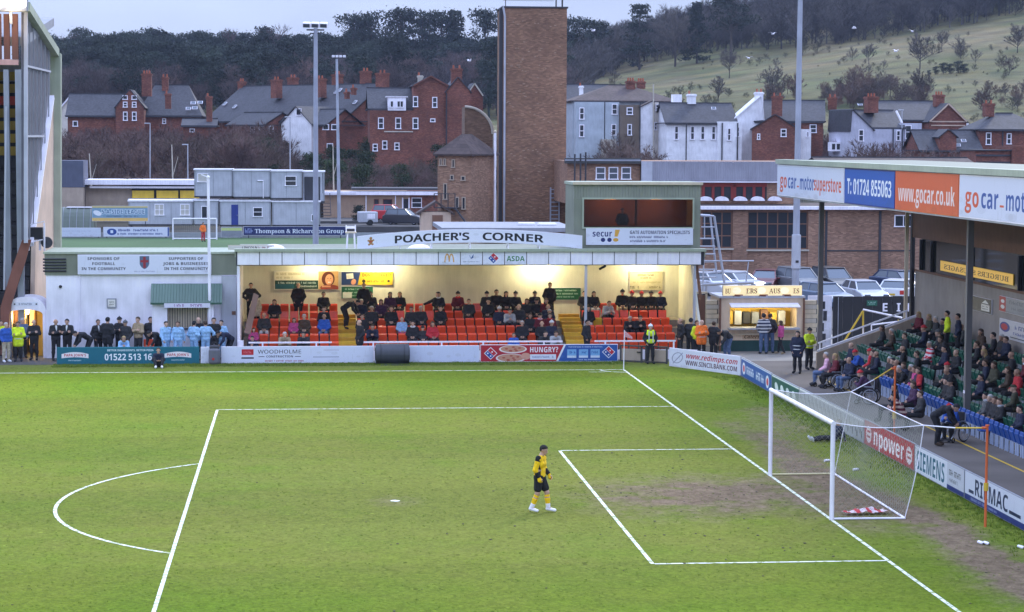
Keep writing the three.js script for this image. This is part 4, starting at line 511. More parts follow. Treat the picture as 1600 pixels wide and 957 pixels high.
// ---------------------------------------------------------------- the tall stand at the left edge
{
  const X = -25.5, t = thing('main_stand', 'tall stand at the left edge with a glazed end wall and cream lower wall', 'stand', [X, 0, -45]); const P = (u, v) => { const p = onX(u, v, X); return [-p.z, p.y]; };
  const side = (pts, d, off) => prism(pts.map(([u, v]) => P(u, v)), d).rotateY(Math.PI / 2).translate(X - d + off, 0, 0);
  wpart('end_wall', side([[56, 340], [84, 145], [85, 540], [52, 540]], 0.2, 0), M.peach, t);
  wpart('end_glazing', side([[38, 20], [80, 82], [79, 150], [47, 375], [38, 375]], 0.1, -0.05), worn([0.13, 0.13, 0.155], 0.4, { bumpMap: ribBump, bumpScale: 0.02 }), t);
  const eb = (a, b, w) => { const [z0, y0] = P(...a), [z1, y1] = P(...b); return bar([X + 0.05, y0, -z0], [X + 0.05, y1, -z1], w); };
  wpart('glazing_bar', [eb([38, 18], [38, 380], 0.16)], M.lightGrey, t); wpart('glazing_bar', [eb([38, 103], [76, 112], 0.09)], M.lightGrey, t); wpart('glazing_bar', [eb([38, 213], [66, 213], 0.09)], M.lightGrey, t); wpart('glazing_trim', [eb([46, 382], [79, 152], 0.22)], M.whiteClean, t);
  for (let k = 1; k < 7; k++) { const u = lerp(38, 80, k / 7); wpart('glazing_rib', [eb([u, 20 + (u - 38) * 1.48 + 6], [u, 375 - Math.max(0, u - 47) * 7], 0.05)], M.grey, t); }
  wpart('roof_edge', [eb([37, 10], [84, 83], 0.4)], M.sageLight, t); wpart('corner_post', [eb([84.5, 84], [84.5, 540], 0.55)], M.sageLight, t);
  wpart('roof', [bx(16, 0.4, 11.6, X - 8, 14.55, -45.4, 0.125)], M.grey, t); wpart('back_wall', [b2(X - 16, X - 0.21, 0, 13.4, -51, -51.3)], M.grey, t);
  const z = -39.4, X2 = X - 0.25; wpart('front_post', [b2(...[7, 15].map((u) => onZ(u, 300, z).x), 0, 12.6, z, z - 0.3)], M.steel, t); wpart('front_post', [b2(...[25, 35].map((u) => onZ(u, 300, z).x), 0, 12.6, z, z - 0.3)], M.steel, t);
  const yb = onZ(15, 98, z).y; wpart('front_beam', [b2(X - 12, X2, yb - 0.1, yb + 0.14, z + 0.1, z - 0.2)], worn([0.62, 0.36, 0.33], 0.6), t);
  const finMat = worn([0.17, 0.07, 0.05], 0.75); for (let k = 0; k < 10; k++) wpart('fascia_fin', [b2(X2 - 0.36 * k - 0.26, X2 - 0.36 * k, yb + 0.15, 15.0, z + 0.12 - (k % 2) * 0.1, z - 0.1)], finMat, t);
  for (let r = 0; r < 20; r++) wpart('seat_row', [b2(X - 12, X2, 1 + r * 0.6, 1.42 + r * 0.6, z - 0.9 - r * 0.54, z - 1.1 - r * 0.54)], r < 13 ? M.black : r === 17 ? M.red : worn([0.40, 0.26, 0.03], 0.6), t); for (let r = 0; r < 20; r++) wpart('terrace_step', [b2(X - 12, X2 - 0.01, 0, 0.95 + r * 0.6, z - 0.7 - r * 0.54, z - 1.23 - r * 0.54)], M.black, t);
  wpart('stair_wall', [poly([[48, 375], [38, 412], [17, 476], [9, 545], [0, 556], [0, 480], [20, 414], [34, 375]], -38.95, 0.16)], worn([0.22, 0.085, 0.06], 0.8), t);
  wpart('conduit', [rod([onZ(5, 400, -39).x, 3, -39.1], [onZ(8, 130, -39).x, 11, -39.1], 0.05)], M.lightGrey, t);
  // floodlight on the roof edge
  const fp = onZ(14, 4, -38.6), f = thing('floodlight', 'dazzling white floodlight on the roof edge of the tall stand', 'floodlight', [fp.x, fp.y - 0.5, -38.9]);
  part('lamp_housing', rb(1.5, 0.75, 0.3, 0.06, 0, 0.5, -0.06), M.steel, f); for (let k = 0; k < 3; k++) part('floodlight_lamp', flat(new THREE.CylinderGeometry(0.22, 0.22, 0.06, 20).rotateX(Math.PI / 2).translate(-0.48 + k * 0.48, 0.5, 0.11)), M.lampWhite, f); part('bracket', bar([0, -0.4, -0.2], [0, 0.3, -0.15], 0.12), M.steel, f);
  const l = new THREE.SpotLight(new THREE.Color(1, 0.95, 0.86), 900, 120, 1.0, 0.6, 2); l.position.set(0, 0.5, 0.3); l.target.position.set(14, -14, 34); l.castShadow = true; l.shadow.radius = 20; f.add(l, l.target);
  const gl = new THREE.PointLight(new THREE.Color(1, 0.72, 0.45), 3, 9, 2); gl.position.set(0.1, -0.1, 0.55); gl.castShadow = true; f.add(gl);
}

// ---------------------------------------------------------------- the long stand on the right
const GX = (i) => 8.35 + 0.78 * i, GY = (i) => (i ? 0.03 + 0.3 * (i - 1) : 0.0), GEND = -32.75, BW = 12.75;
{
  const t = thing('side_stand', 'long green seated stand with an advertising roof edge at the right', 'stand', [9.1, 0, -10]);
  for (let i = 1; i < 6; i++) wpart('terrace_step', b2(GX(i) - 0.42, i === 5 ? BW : GX(i) + 0.36, 0.004, GY(i), GEND, 20), M.concrete, t);
  wpart('back_wall', b2(BW, BW + 0.2, 0, 4.11, -33.8, 20), M.greyWall, t); wpart('wall_cap', b2(BW - 0.04, BW + 0.24, 4.11, 4.2, -33.8, 20), M.brownPanel, t);
  // the end parapet that climbs with the rows, its white rails
  wpart('end_parapet', prism([[8.3, 0], [8.3, 0.66], [BW, 2.2], [BW, 0]], 0.14).translate(0, 0, -33.14), M.tan, t);
  wpart('end_rail', [bar([8.35, 0.74, -33.06], [BW, 2.28, -33.06], 0.09)], M.whiteClean, t); wpart('end_rail', [bar([8.4, 1.06, -33.2], [12.3, 2.46, -33.2], 0.06), ...[0.02, 0.5, 0.98].map((k) => bar([lerp(8.4, 12.3, k), lerp(0.72, 2.1, k), -33.2], [lerp(8.4, 12.3, k), lerp(1.06, 2.46, k), -33.2], 0.05))], M.whiteClean, t);
  // roof and its painted edge
  const F = 7.4, fz0 = onX(1216, 280, F).z, fy1 = onX(1216, 257, F).y, fy0 = onX(1216, 305, F).y, cap = onX(1216, 249, F).y;
  wpart('roof', [b2(F + 0.06, 13.4, cap - 0.16, cap - 0.02, fz0 + 0.02, 22)], M.sage, t); wpart('roof_cap', [b2(F - 0.12, F + 0.4, fy1 + 0.03, cap, fz0 - 0.05, 22)], M.sageLight, t);
  wpart('ceiling', [b2(F + 0.061, 13.0, fy1 - 0.02, fy1 + 0.02, fz0 + 0.03, 22)], M.dark, t);
  wpart('fascia_back', b2(F + 0.0, F + 0.06, fy0 - 0.06, fy1 + 0.029, fz0, 22), M.lightGrey, t);
  wpart('upper_panel', b2(BW - 0.15, BW - 0.01, onX(1440, 372, BW).y, fy1 - 0.03, -33.8, 20), M.brownPanel, t);
  const gl = mat([0.05, 0.055, 0.06], 0.06, { metalness: 0.55 }); wpart('glass_panel', b2(BW + 0.02, BW + 0.08, 4.21, onX(1440, 372, BW).y - 0.01, -33, 20), gl, t);
  wpart('end_post', [b2(BW - 0.42, BW - 0.28, 1.9, fy1, -33.9, -34.04)], M.cream, t); wpart('end_post', [b2(BW - 0.16, BW - 0.02, 2.0, fy1, -33.82, -34.1)], M.black, t);
  wpart('glass_frame', [-32.9, -31.3, -26, -20, -14].map((z) => b2(BW - 0.1, BW + 0.01, 4.21, 5.5, z, z + 0.12)), M.dark, t);
  for (const u of [1280, 1512]) { const z = onX(u, 600, 9.1).z; wpart('post', [b2(9.0, 9.2, 0, fy1 - 0.021, z - 0.1, z + 0.1), b2(8.96, 9.24, 0, 0.02, z - 0.18, z + 0.18)], worn([0.15, 0.145, 0.15], 0.5), t); if (u > 1400) wpart('post_sticker', b2(8.985, 8.999, 1.1, 1.2, z - 0.08, z + 0.08), M.white, t); }
  for (const z of [-30, -22, -14, -6, 4]) wpart('roof_beam', b2(F + 0.07, BW, fy1 - 0.34, fy1 - 0.021, z, z + 0.16), M.dark, t);
  // advertising panels along the roof edge
  const us = [1216, 1321.5, 1401, 1501.5], zs = us.map((u) => onX(u, 300, F).z); zs.push(zs[3] + (zs[1] - zs[0]) * 1.05);
  const gm = (x, w, h) => { x.fillStyle = '#d9dcec'; x.fillRect(0, 0, w, h); write(x, 'go', w * 0.105, h * 0.52, h * 0.66, '#d9552c', { width: w * 0.12 }); write(x, 'car', w * 0.245, h * 0.52, h * 0.66, '#1d4d9c', { width: w * 0.14 }); x.fillStyle = '#d9552c'; x.fillRect(w * 0.325, h * 0.64, w * 0.03, h * 0.05); write(x, 'motor', w * 0.475, h * 0.52, h * 0.66, '#1d4d9c', { width: w * 0.22 }); write(x, 'superstore', w * 0.775, h * 0.52, h * 0.62, '#d9552c', { width: w * 0.39 }); };
  const faces = [[print(1200, 200, gm), 'white panel with orange and blue lettering'], [print(960, 200, (x, w, h) => { x.fillStyle = '#1757b0'; x.fillRect(0, 0, w, h); write(x, 'T: 01724 855063', w / 2, h * 0.5, 130, '#eef0f8', { width: 860 }); }), 'blue panel with a phone number'], [print(1000, 200, (x, w, h) => { x.fillStyle = '#d9602c'; x.fillRect(0, 0, w, h); write(x, 'www.gocar.co.uk', w / 2, h * 0.55, 130, '#f0dcd8', { width: 900 }); }), 'orange panel with a web address'], [print(1200, 200, gm), 'second white panel with orange and blue lettering']];
  for (let k = 0; k < 4; k++) { const p = wpart('fascia_panel', b2(F - 0.05, F - 0.002, fy0, fy1, zs[k] + 0.03, zs[k + 1] - 0.03), [M.white, M.navy, M.orange, M.white][k], t); p.userData.label = faces[k][1]; const L = zs[k + 1] - zs[k] - 0.14, g = sheet(L, fy1 - fy0 - 0.08, 0, 0, 0, -Math.PI / 2).translate(F - 0.056 - 9.1, (fy0 + fy1) / 2, (zs[k] + zs[k + 1]) / 2 + 10); part('print', g, faces[k][0], p, { keepUv: true }); }
  // signs on the back wall
  const ws = (label, u0, u1, v0, v1, face, name = 'wall_sign') => { const a = onX(u0, v0, BW - 0.05), b = onX(u1, v1, BW - 0.05), s = thing(name, label, 'sign', [BW - 0.04, (a.y + b.y) / 2, (a.z + b.z) / 2]); const L = Math.abs(b.z - a.z), h = a.y - b.y; part('panel', bx(0.05, h, L), M.white, s); part('print', sheet(L - 0.02, h - 0.02, -0.03, 0, 0, -Math.PI / 2), face, s, { keepUv: true }); return s; };
  ws('wide white sign with a red upright strip on the grey back wall', 1563, 1640, 462, 505, print(512, 160, (x, w, h) => { x.fillStyle = '#8f939c'; x.fillRect(0, 0, w, h); x.fillStyle = '#b32c34'; x.fillRect(0, 0, 70, h); x.fillStyle = '#e6e2e4'; x.beginPath(); x.arc(36, 50, 20, 0, 7); x.arc(36, 110, 22, 0, 7); x.fill(); scrib(x, 300, 44, 380, 40, '#6b6f78', 81); scrib(x, 280, 108, 320, 30, '#6b6f78', 82); }));
  ws('white sign with a red and blue round badge, below the red strip sign', 1563, 1640, 497, 548, print(512, 200, (x, w, h) => { x.fillStyle = '#c9c8cf'; x.fillRect(0, 0, w, h); x.fillStyle = '#2a3f8c'; x.beginPath(); x.arc(60, 80, 54, 0, 7); x.fill(); x.fillStyle = '#b83040'; x.beginPath(); x.arc(54, 80, 36, 0, 7); x.fill(); scrib(x, 310, 60, 340, 44, '#3a4a90', 83); scrib(x, 300, 130, 300, 30, '#3a4a90', 84); x.fillStyle = '#242a44'; x.fillRect(120, 170, 360, 10); }));
  ws('dark information board with a white lettered panel on the grey wall by the near post', 1521, 1550, 462, 492, print(128, 160, (x, w, h) => { x.fillStyle = '#3a3c3c'; x.fillRect(0, 0, w, h); x.fillStyle = '#dcdcd8'; x.fillRect(60, 66, 56, 74); x.beginPath(); x.moveTo(88, 14); x.lineTo(112, 56); x.lineTo(64, 56); x.fill(); scrib(x, 88, 92, 40, 14, '#2b2b2b', 85); scrib(x, 88, 118, 40, 12, '#2b2b2b', 86); }));
  // what the glass shows: the mirrored kiosk lettering, a reflection painted on a glowing panel
  const a = onX(1470, 438, BW), b = onX(1585, 412, BW), s = thing('sign_reflection', 'painted reflection of the yellow kiosk sign in the stand glass', 'sign', [BW, (a.y + b.y) / 2, (a.z + b.z) / 2]); const L = b.z - a.z;
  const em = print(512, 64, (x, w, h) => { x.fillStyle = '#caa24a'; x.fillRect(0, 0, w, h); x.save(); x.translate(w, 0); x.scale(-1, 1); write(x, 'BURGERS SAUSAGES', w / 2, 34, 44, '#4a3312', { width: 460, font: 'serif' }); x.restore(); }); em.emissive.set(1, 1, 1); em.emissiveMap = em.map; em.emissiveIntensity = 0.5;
  part('panel', bx(0.03, 0.42, L), M.yellow, s); part('glowing_sign_print', sheet(L - 0.02, 0.4, -0.02, 0, 0, -Math.PI / 2), em, s, { keepUv: true });
}
// flip seats: green rows, a blue front row; red ones in the corner stand
function seatProto(m, frame) {
  const g = new THREE.Group();
  const back = rb(0.375, 0.34, 0.045, 0.02, 0, 0, 0, 2), bp = back.attributes.position; for (let i = 0; i < bp.count; i++) { const x = bp.getX(i), y = bp.getY(i); bp.setZ(i, bp.getZ(i) - 0.5 * (0.21 * 0.21 - x * x) - 0.25 * (y > 0.1 ? (y - 0.1) : 0)); } back.computeVertexNormals(); back.rotateX(-0.16); back.translate(0, 0.60, -0.18);
  const pan = rb(0.375, 0.05, 0.36, 0.022, 0, 0, 0, 2); return { back: metre(back), pan, frame: metre(merged([bx(0.05, 0.42, 0.05, -0.15, 0.21, -0.14), bx(0.05, 0.42, 0.05, 0.15, 0.21, -0.14), bx(0.36, 0.04, 0.05, 0, 0.4, -0.14)])), m, fm: frame };
}
const down = (p) => metre(p.clone().translate(0, 0.42, 0.04)), up = (p) => metre(p.clone().rotateX(-1.25).translate(0, 0.56, -0.08));
function seatThing(pr, name, tipped) { const t = new THREE.Group(); t.name = name; shared('backrest', pr.back, pr.m, t); shared('seat_pan', tipped ? pr.up : pr.down, pr.m, t); shared('seat_frame', pr.frame, pr.fm, t); return t; }
const protos = {}; for (const [k, m, f] of [['red', M.redPlastic, M.dark], ['green', M.greenPlastic, worn([0.50, 0.53, 0.58], 0.6)], ['blue', M.bluePlastic, worn([0.50, 0.58, 0.78], 0.6)]]) { const p = seatProto(m, f); p.up = up(p.pan); p.down = down(p.pan); protos[k] = { up: seatThing(p, 'flip_seat', true), down: seatThing(p, 'flip_seat', false) }; }
const yellowSeat = (() => { const p = seatProto(M.yellow, M.dark); p.up = up(p.pan); p.down = down(p.pan); return seatThing(p, 'flip_seat', true); })();
const rowName = (i, n) => i === 0 ? 'front row' : i === n - 1 ? 'back row' : ORD[i] + ' row';
const seatAt = [];   // every seat's place, for the people who sit in them
{
  const pitch = 0.4435; const blocks = [['left', -15.62, 9], ['middle', -10.82, 20], ['right', -0.55, 9]];
  for (let i = 0; i < SR; i++) for (const [bn, x0, n] of blocks) for (let k = 0; k < n; k++) {
    if (bn === 'right' && i === 5 && k > 8) continue; const x = x0 + k * pitch, odd = bn === 'right' && i === 3 && k === 1;
    const s = (odd ? yellowSeat : protos.red[(hash2(k, i, 5) < 0.93 ? 'up' : 'down')]).clone(); s.name = numbered('flip_seat'); s.position.set(x, RY(i), RZ(i)); scene.add(s);
    tag(s, odd ? 'the only yellow seat among the red ones, in the right block' : `${ord(k)} red flip seat from the left in the ${rowName(i, SR)} of the ${bn} block`, 'seat', 'red seats of the corner stand'); seatAt.push(s.position);
  }
  for (let i = 0; i < 6; i++) { let k = 0, q = 0; for (let z = -32.45; z < 8; z += 0.5, k++) {
    const p = V(GX(i), GY(i) + 0.5, z), [u] = project(p); if (u > 1622) break; if (i === 0 && z < -23.2) continue; if (k === 22 || k === 23) continue;
    const s = protos[i ? 'green' : 'blue'][hash2(k, i, 9) < 0.95 ? 'up' : 'down'].clone(); s.name = numbered('stadium_seat'); s.position.set(p.x, GY(i), z); s.rotation.y = -Math.PI / 2; scene.add(s);
    tag(s, `${ord(q)} ${i ? 'green' : 'blue'} flip seat from the far end in the ${rowName(i, 6)} of the side stand`, 'seat', i ? 'green seats of the side stand' : 'blue seats of the side stand'); q++;
  } }
}
// ---------------------------------------------------------------- food kiosk, rails and hoardings round it
{
  const z = -40.6, a = onZ(1125, 548, z).x, b = onZ(1255, 548, z).x, y1 = onZ(1190, 466, z).y, t = thing('food_kiosk', 'cream food kiosk with a lit sign and a serving hatch full of yellow light', 'kiosk', [(a + b) / 2, 0, z]);
  const hx0 = onZ(1141, 490, z).x, hx1 = onZ(1245, 490, z).x, hy0 = onZ(1190, 512, z).y, hy1 = onZ(1190, 480, z).y, ys = onZ(1190, 532, z).y;
  wpart('wall', [b2(a, hx0, ys, y1, z, z - 0.1), b2(hx1, b, ys, y1, z, z - 0.1), b2(hx0, hx1, ys, hy0, z, z - 0.1), b2(hx0, hx1, hy1, y1, z, z - 0.1)], worn([0.74, 0.58, 0.43], 0.7), t); wpart('side_wall', b2(a, a + 0.1, ys, y1, z - 0.101, z - 2.4), M.peach, t); wpart('side_wall', b2(b - 0.1, b, ys, y1, z - 0.101, z - 2.4), M.peach, t);
  wpart('back_wall', b2(a + 0.1, b - 0.1, ys, y1, z - 2.3, z - 2.4), M.yellowWall, t); wpart('plinth', b2(a, b, 0, ys - 0.002, z - 0.02, z - 2.4), worn([0.02, 0.075, 0.075], 0.5), t); wpart('roof', b2(a - 0.06, b + 0.06, y1 + 0.001, y1 + 0.09, z + 0.1, z - 2.5), M.lightGrey, t);
  wpart('corner_post', [b2(a - 0.05, a + 0.03, 0, y1 - 0.002, z + 0.06, z + 0.001)], M.brownPanel, t); wpart('corner_post', [b2(b - 0.03, b + 0.05, 0, y1 - 0.002, z + 0.06, z + 0.001)], M.brownPanel, t);
  wpart('awning', [bx(hx1 - hx0 + 0.1, 0.04, 0.6, (hx0 + hx1) / 2, hy1 + 0.1, z + 0.28, 0.25)], M.whiteClean, t); wpart('counter', b2(hx0 - 0.1, hx1 + 0.1, hy0 - 0.08, hy0, z + 0.35, z - 0.5), M.lightGrey, t); wpart('counter_shelf', b2(hx0, hx1, hy0 - 0.34, hy0 - 0.28, z + 0.12, z + 0.002), M.cream, t);
  const sh = [M.yellowWall, M.lightGrey, M.dark, M.steel, M.brownPanel]; for (let k = 0; k < 7; k++) { const x = lerp(hx0 + 0.3, hx1 - 0.3, k / 6); wpart('kitchen_unit', rb(0.34, 0.5 + 0.3 * hash2(k, 1), 0.4, 0.04, x, hy0 + 0.3, z - 1.9), sh[k % 5], t); }
  wpart('unseen_kiosk_lamp', [rod([hx0 + 0.2, hy1 - 0.02, z - 0.9], [hx1 - 0.2, hy1 - 0.02, z - 0.9], 0.04)], M.lampWarm, t); for (const q of [0.25, 0.75]) { const p = new THREE.PointLight(new THREE.Color(1, 0.9, 0.52), 3, 8, 2); p.position.set(lerp(hx0, hx1, q) - t.position.x, hy1 - 0.16, -0.9); p.castShadow = true; t.add(p); }  // lamp out of view above the hatch, placed to light the kiosk inside
  part('lettering', sheet(1.2, 0.24, -0.3, (ys + hy0) / 2 - 0.12, 0.006), print(256, 52, (x, w, h) => { x.fillStyle = '#cfb08e'; x.fillRect(0, 0, w, h); write(x, 'Catering', 118, 28, 48, '#3a2618', { style: 'bold italic', font: 'serif', width: 210 }); }), t, { keepUv: true });
  const sy0 = onZ(1190, 464, z).y, sy1 = onZ(1190, 448, z).y, s = thing('kiosk_sign', 'lit cream sign with broken brown lettering on the kiosk roof', 'sign', [(a + b) / 2, y1 + 0.09, z]);
  const em = print(1024, 144, (x, w, h) => { x.fillStyle = '#f3dfae'; x.fillRect(0, 0, w, h); for (const [q, s2, ww] of [[60, 'BU', 76], [370, 'ERS', 150], [672, 'AUS', 150], [952, 'ES', 84]]) write(x, s2, q, 78, 100, '#54382a', { font: 'serif', width: ww }); for (const q of [175, 500, 800]) { x.fillStyle = '#fbf0cf'; x.beginPath(); x.ellipse(q, 70, 56, 50, 0, 0, 7); x.fill(); x.fillStyle = '#6a3a2c'; x.fillRect(q - 30, 128, 110, 16); } }); em.emissive.set(1, 0.95, 0.8); em.emissiveMap = em.map; em.emissiveIntensity = 0.5;
  const w = onZ(1251, 455, z).x - onZ(1127, 455, z).x; part('sign_box', rb(w, sy1 - sy0, 0.2, 0.02, 0, (sy1 - sy0) / 2 + 0.02, -0.02), M.cream, s); part('glowing_sign_print', sheet(w - 0.04, sy1 - sy0 - 0.02, 0, (sy1 - sy0) / 2 + 0.02, 0.085), em, s, { keepUv: true }); part('foot', [-1.2, 0, 1.2].map((q) => bx(0.3, 0.03, 0.2, q, 0.006, 0)), M.brownPanel, s);
  // rusticated screen walls either side
  for (const [u0, u1, l, side] of [[1103, 1123, 'cream block wall with dark notches left of the kiosk', 1], [1257, 1278, 'cream block wall with dark notches right of the kiosk', 1]]) { const c0 = onZ(u0, 500, z - 0.3).x, c1 = onZ(u1, 500, z - 0.3).x, yt = onZ(u0, 469, z - 0.3).y, k = thing('screen_wall', l, 'wall', [(c0 + c1) / 2, 0, z - 0.3]); const n = 11, hh = yt / n; for (let r = 0; r < n; r++) { const o = r % 2 ? 0 : 0.09; part('block', rb(c1 - c0 - o, hh - 0.012, 0.22, 0.015, -o / 2 * side, (r + 0.5) * hh, 0, 1), r % 3 ? M.cream : M.stone, k); } part('joint', bx(c1 - c0 - 0.06, yt - 0.02, 0.17, -0.02, yt / 2, -0.01), M.dark, k); }
}
{
  // white hoarding with dark marks, black fence with pale letters, yellow barrier
  const z = -43, h = thing('white_hoarding', 'white hoarding with dark blurred marks behind the kiosk and the far stand post', 'hoarding', [0, 0, z]); const a = onZ(1262, 545, z), b = onZ(1299, 545, z), y = onZ(1290, 462, z).y; h.position.x = a.x; part('panel', b2(0, b.x - a.x, 0, y, 0, -0.06), M.white, h); part('print', sheet(b.x - a.x - 0.04, y - 0.1, (b.x - a.x) / 2, y / 2, 0.004), print(96, 256, (x) => { x.fillStyle = '#d8dae8'; x.fillRect(0, 0, 96, 256); x.fillStyle = '#20222e'; for (const [p, q, w, hh] of [[54, 26, 16, 40], [62, 76, 16, 52], [48, 140, 18, 44], [60, 196, 14, 44]]) x.fillRect(p, q, w, hh); }), h, { keepUv: true });
  const zf = -44, fa = onZ(1301, 540, zf), fb = onZ(1440, 540, zf), fy = onZ(1360, 463, zf).y, f = thing('black_fence', 'black boarded fence with large pale letters below the parked cars', 'fence', [fa.x, 0, zf]); const L = fb.x - fa.x;
  for (let k = 0; k < 9; k++) part('board', b2(k * L / 9 + 0.008, (k + 1) * L / 9 - 0.008, 0, fy - 0.01 * (k % 3), 0, -0.05), M.black, f); part('rail', [bx(L, 0.08, 0.06, L / 2, fy * 0.3, -0.09), bx(L, 0.08, 0.06, L / 2, fy * 0.85, -0.09)], M.dark, f); part('post', rod([0.25, 0, 0.03], [0.25, fy - 0.05, 0.03], 0.02), M.grey, f);
  const font = await new FontLoader().loadAsync('fonts/droid/droid_sans_bold.typeface.json'); for (const [u, ch] of [[1378, 'E'], [1401, 'I'], [1417, 'F']]) { const p = onZ(u, 487, zf + 0.02); const g = new TextGeometry(ch, { font, size: 0.40, depth: 0.03, curveSegments: 3 }); part('letter', flat(g.translate(p.x - fa.x, p.y, 0.006)), M.white, f); }
  const gp = onZ(1363, 474, zf + 0.03), gs = thing('exit_notice', 'small green notice on the black fence left of the letter E', 'notice', [gp.x, gp.y, zf + 0.02]); part('panel', bx(0.52, 0.27, 0.02), M.darkGreen, gs); part('print', sheet(0.48, 0.23, 0, 0, 0.012), print(96, 48, (x) => { x.fillStyle = '#1d5f4c'; x.fillRect(0, 0, 96, 48); scrib(x, 48, 16, 74, 10, '#d4e2da', 87); scrib(x, 48, 33, 60, 8, '#d4e2da', 88); }), gs, { keepUv: true });
  const zb = -39.5, q = (u, v) => { const p = onZ(u, v, zb); return V(p.x, p.y, 0); }, bb = thing('barrier', 'yellow and white tubular barrier behind the end of the side stand', 'barrier', [q(1350, 485).x, 0, zb]); const P = (u, v) => { const p = q(u, v); p.x -= bb.position.x; return p; };
  part('yellow_frame', [rod(P(1320, 533), P(1349, 486), 0.045), rod(P(1349, 486), P(1349, 545), 0.045)], M.yellow, bb); part('white_rail', [rod(P(1349, 484), P(1410, 497), 0.04), rod(P(1362, 508), P(1404, 503), 0.035), rod(P(1362, 508), P(1362, 545), 0.03)], M.whiteClean, bb); part('upright', rod(P(1404, 500), P(1404, 545), 0.03), M.yellow, bb);
  // metal stair behind the corner stand
  const zs = -44.5, S = (u, v) => { const p = onZ(u, v, zs); return [p.x, p.y, 0]; }, st = thing('metal_stair', 'grey tubular metal stair frame between the corner stand and the kiosk', 'stair', [onZ(1115, 440, zs).x, 0, zs]); const T = (u, v, d = 0) => { const p = S(u, v); return [p[0] - st.position.x, p[1], d]; };
  part('handrail', [rod(T(1096, 337), T(1116, 338), 0.05), rod(T(1116, 338), T(1132, 440), 0.06), rod(T(1096, 355), T(1118, 355), 0.03), rod(T(1101, 337), T(1101, 372), 0.03), rod(T(1132, 440), T(1132, 470), 0.06)], M.galv, st); part('handrail', [rod(T(1096, 337, -1), T(1116, 338, -1), 0.05), rod(T(1116, 338, -1), T(1126, 430, -1), 0.05)], M.galv, st);
  for (let k = 0; k < 7; k++) part('tread', b2(T(1096, 380)[0], T(1121, 380)[0], T(1096, 375 + k * 12)[1], T(1096, 375 + k * 12)[1] + 0.05, -0.95 + 0.1 * k, -0.6 + 0.1 * k), M.galv, st);
  part('landing_rail', [rod(T(1100, 408), T(1178, 408), 0.035), rod(T(1170, 409), T(1166, 440), 0.03), rod(T(1100, 425), T(1170, 427), 0.025), rod(T(1098, 445), T(1178, 442), 0.07), rod(T(1100, 408), T(1098, 460), 0.035)], M.galv, st); part('leg', [rod([T(1104, 445)[0], 0, 0], T(1104, 445), 0.05), rod([T(1172, 445)[0], 0, 0], T(1172, 445), 0.05)], M.galv, st);
  // dark doorway hut between stand and kiosk
  const dz = -43.2, d0 = onZ(1087, 530, dz), d1 = onZ(1103, 530, dz), dt = thing('doorway', 'dark brown doorway with pale jambs between the corner stand and the kiosk', 'door', [(d0.x + d1.x) / 2, 0, dz]); const dw = d1.x - d0.x; part('door', bx(dw - 0.1, 2.4, 0.06, 0, 1.2, -0.05), M.brownPanel, dt); part('jamb', [bx(0.08, 2.5, 0.14, -dw / 2, 1.25, 0), bx(0.08, 2.5, 0.14, dw / 2, 1.25, 0), bx(dw + 0.1, 0.1, 0.14, 0, 2.52, 0)], M.cream, dt); part('handle', rod([dw * 0.28, 1.05, 0.02], [dw * 0.28, 1.2, 0.02], 0.02), M.chrome, dt);
}

// ---------------------------------------------------------------- windows, cars
function winGeo(w, h, o = {}) { // frame bars standing proud of a wall at z = 0, and its dark pane
  const f = o.f ?? 0.07, d = 0.06, g = [bx(w, f, d, 0, h / 2 - f / 2, 0), bx(w + 0.08, f, d + 0.06, 0, -h / 2 + f / 2, 0.02), bx(f, h - 2 * f, d, -w / 2 + f / 2, 0, 0), bx(f, h - 2 * f, d, w / 2 - f / 2, 0, 0)];
  const nx = o.nx ?? 1, ny = o.ny ?? 2; for (let k = 1; k < nx; k++) g.push(bx(f * 0.8, h - 2 * f, d * 0.9, -w / 2 + w * k / nx, 0, 0)); for (let k = 1; k < ny; k++) g.push(bx(w - 2 * f, f * 0.8, d * 0.8, 0, -h / 2 + h * k / ny, 0.004));
  return g;
}
function addWindow(parent, p, ry, w, h, o = {}) { // parent > window > pane
  const f = part('window', winGeo(w, h, o), o.frame ?? M.whiteClean, parent); f.position.copy(p); f.rotation.y = ry;
  part('pane', bx(w - 0.08, h - 0.08, 0.03, 0, 0, -0.012), o.pane ?? M.glass, f); return f;
}
function paint(c) { return new THREE.MeshPhysicalMaterial({ color: new THREE.Color().setRGB(...c), roughness: 0.35, clearcoat: 0.7, clearcoatRoughness: 0.15, metalness: 0.15 }); }
const carCache = {};
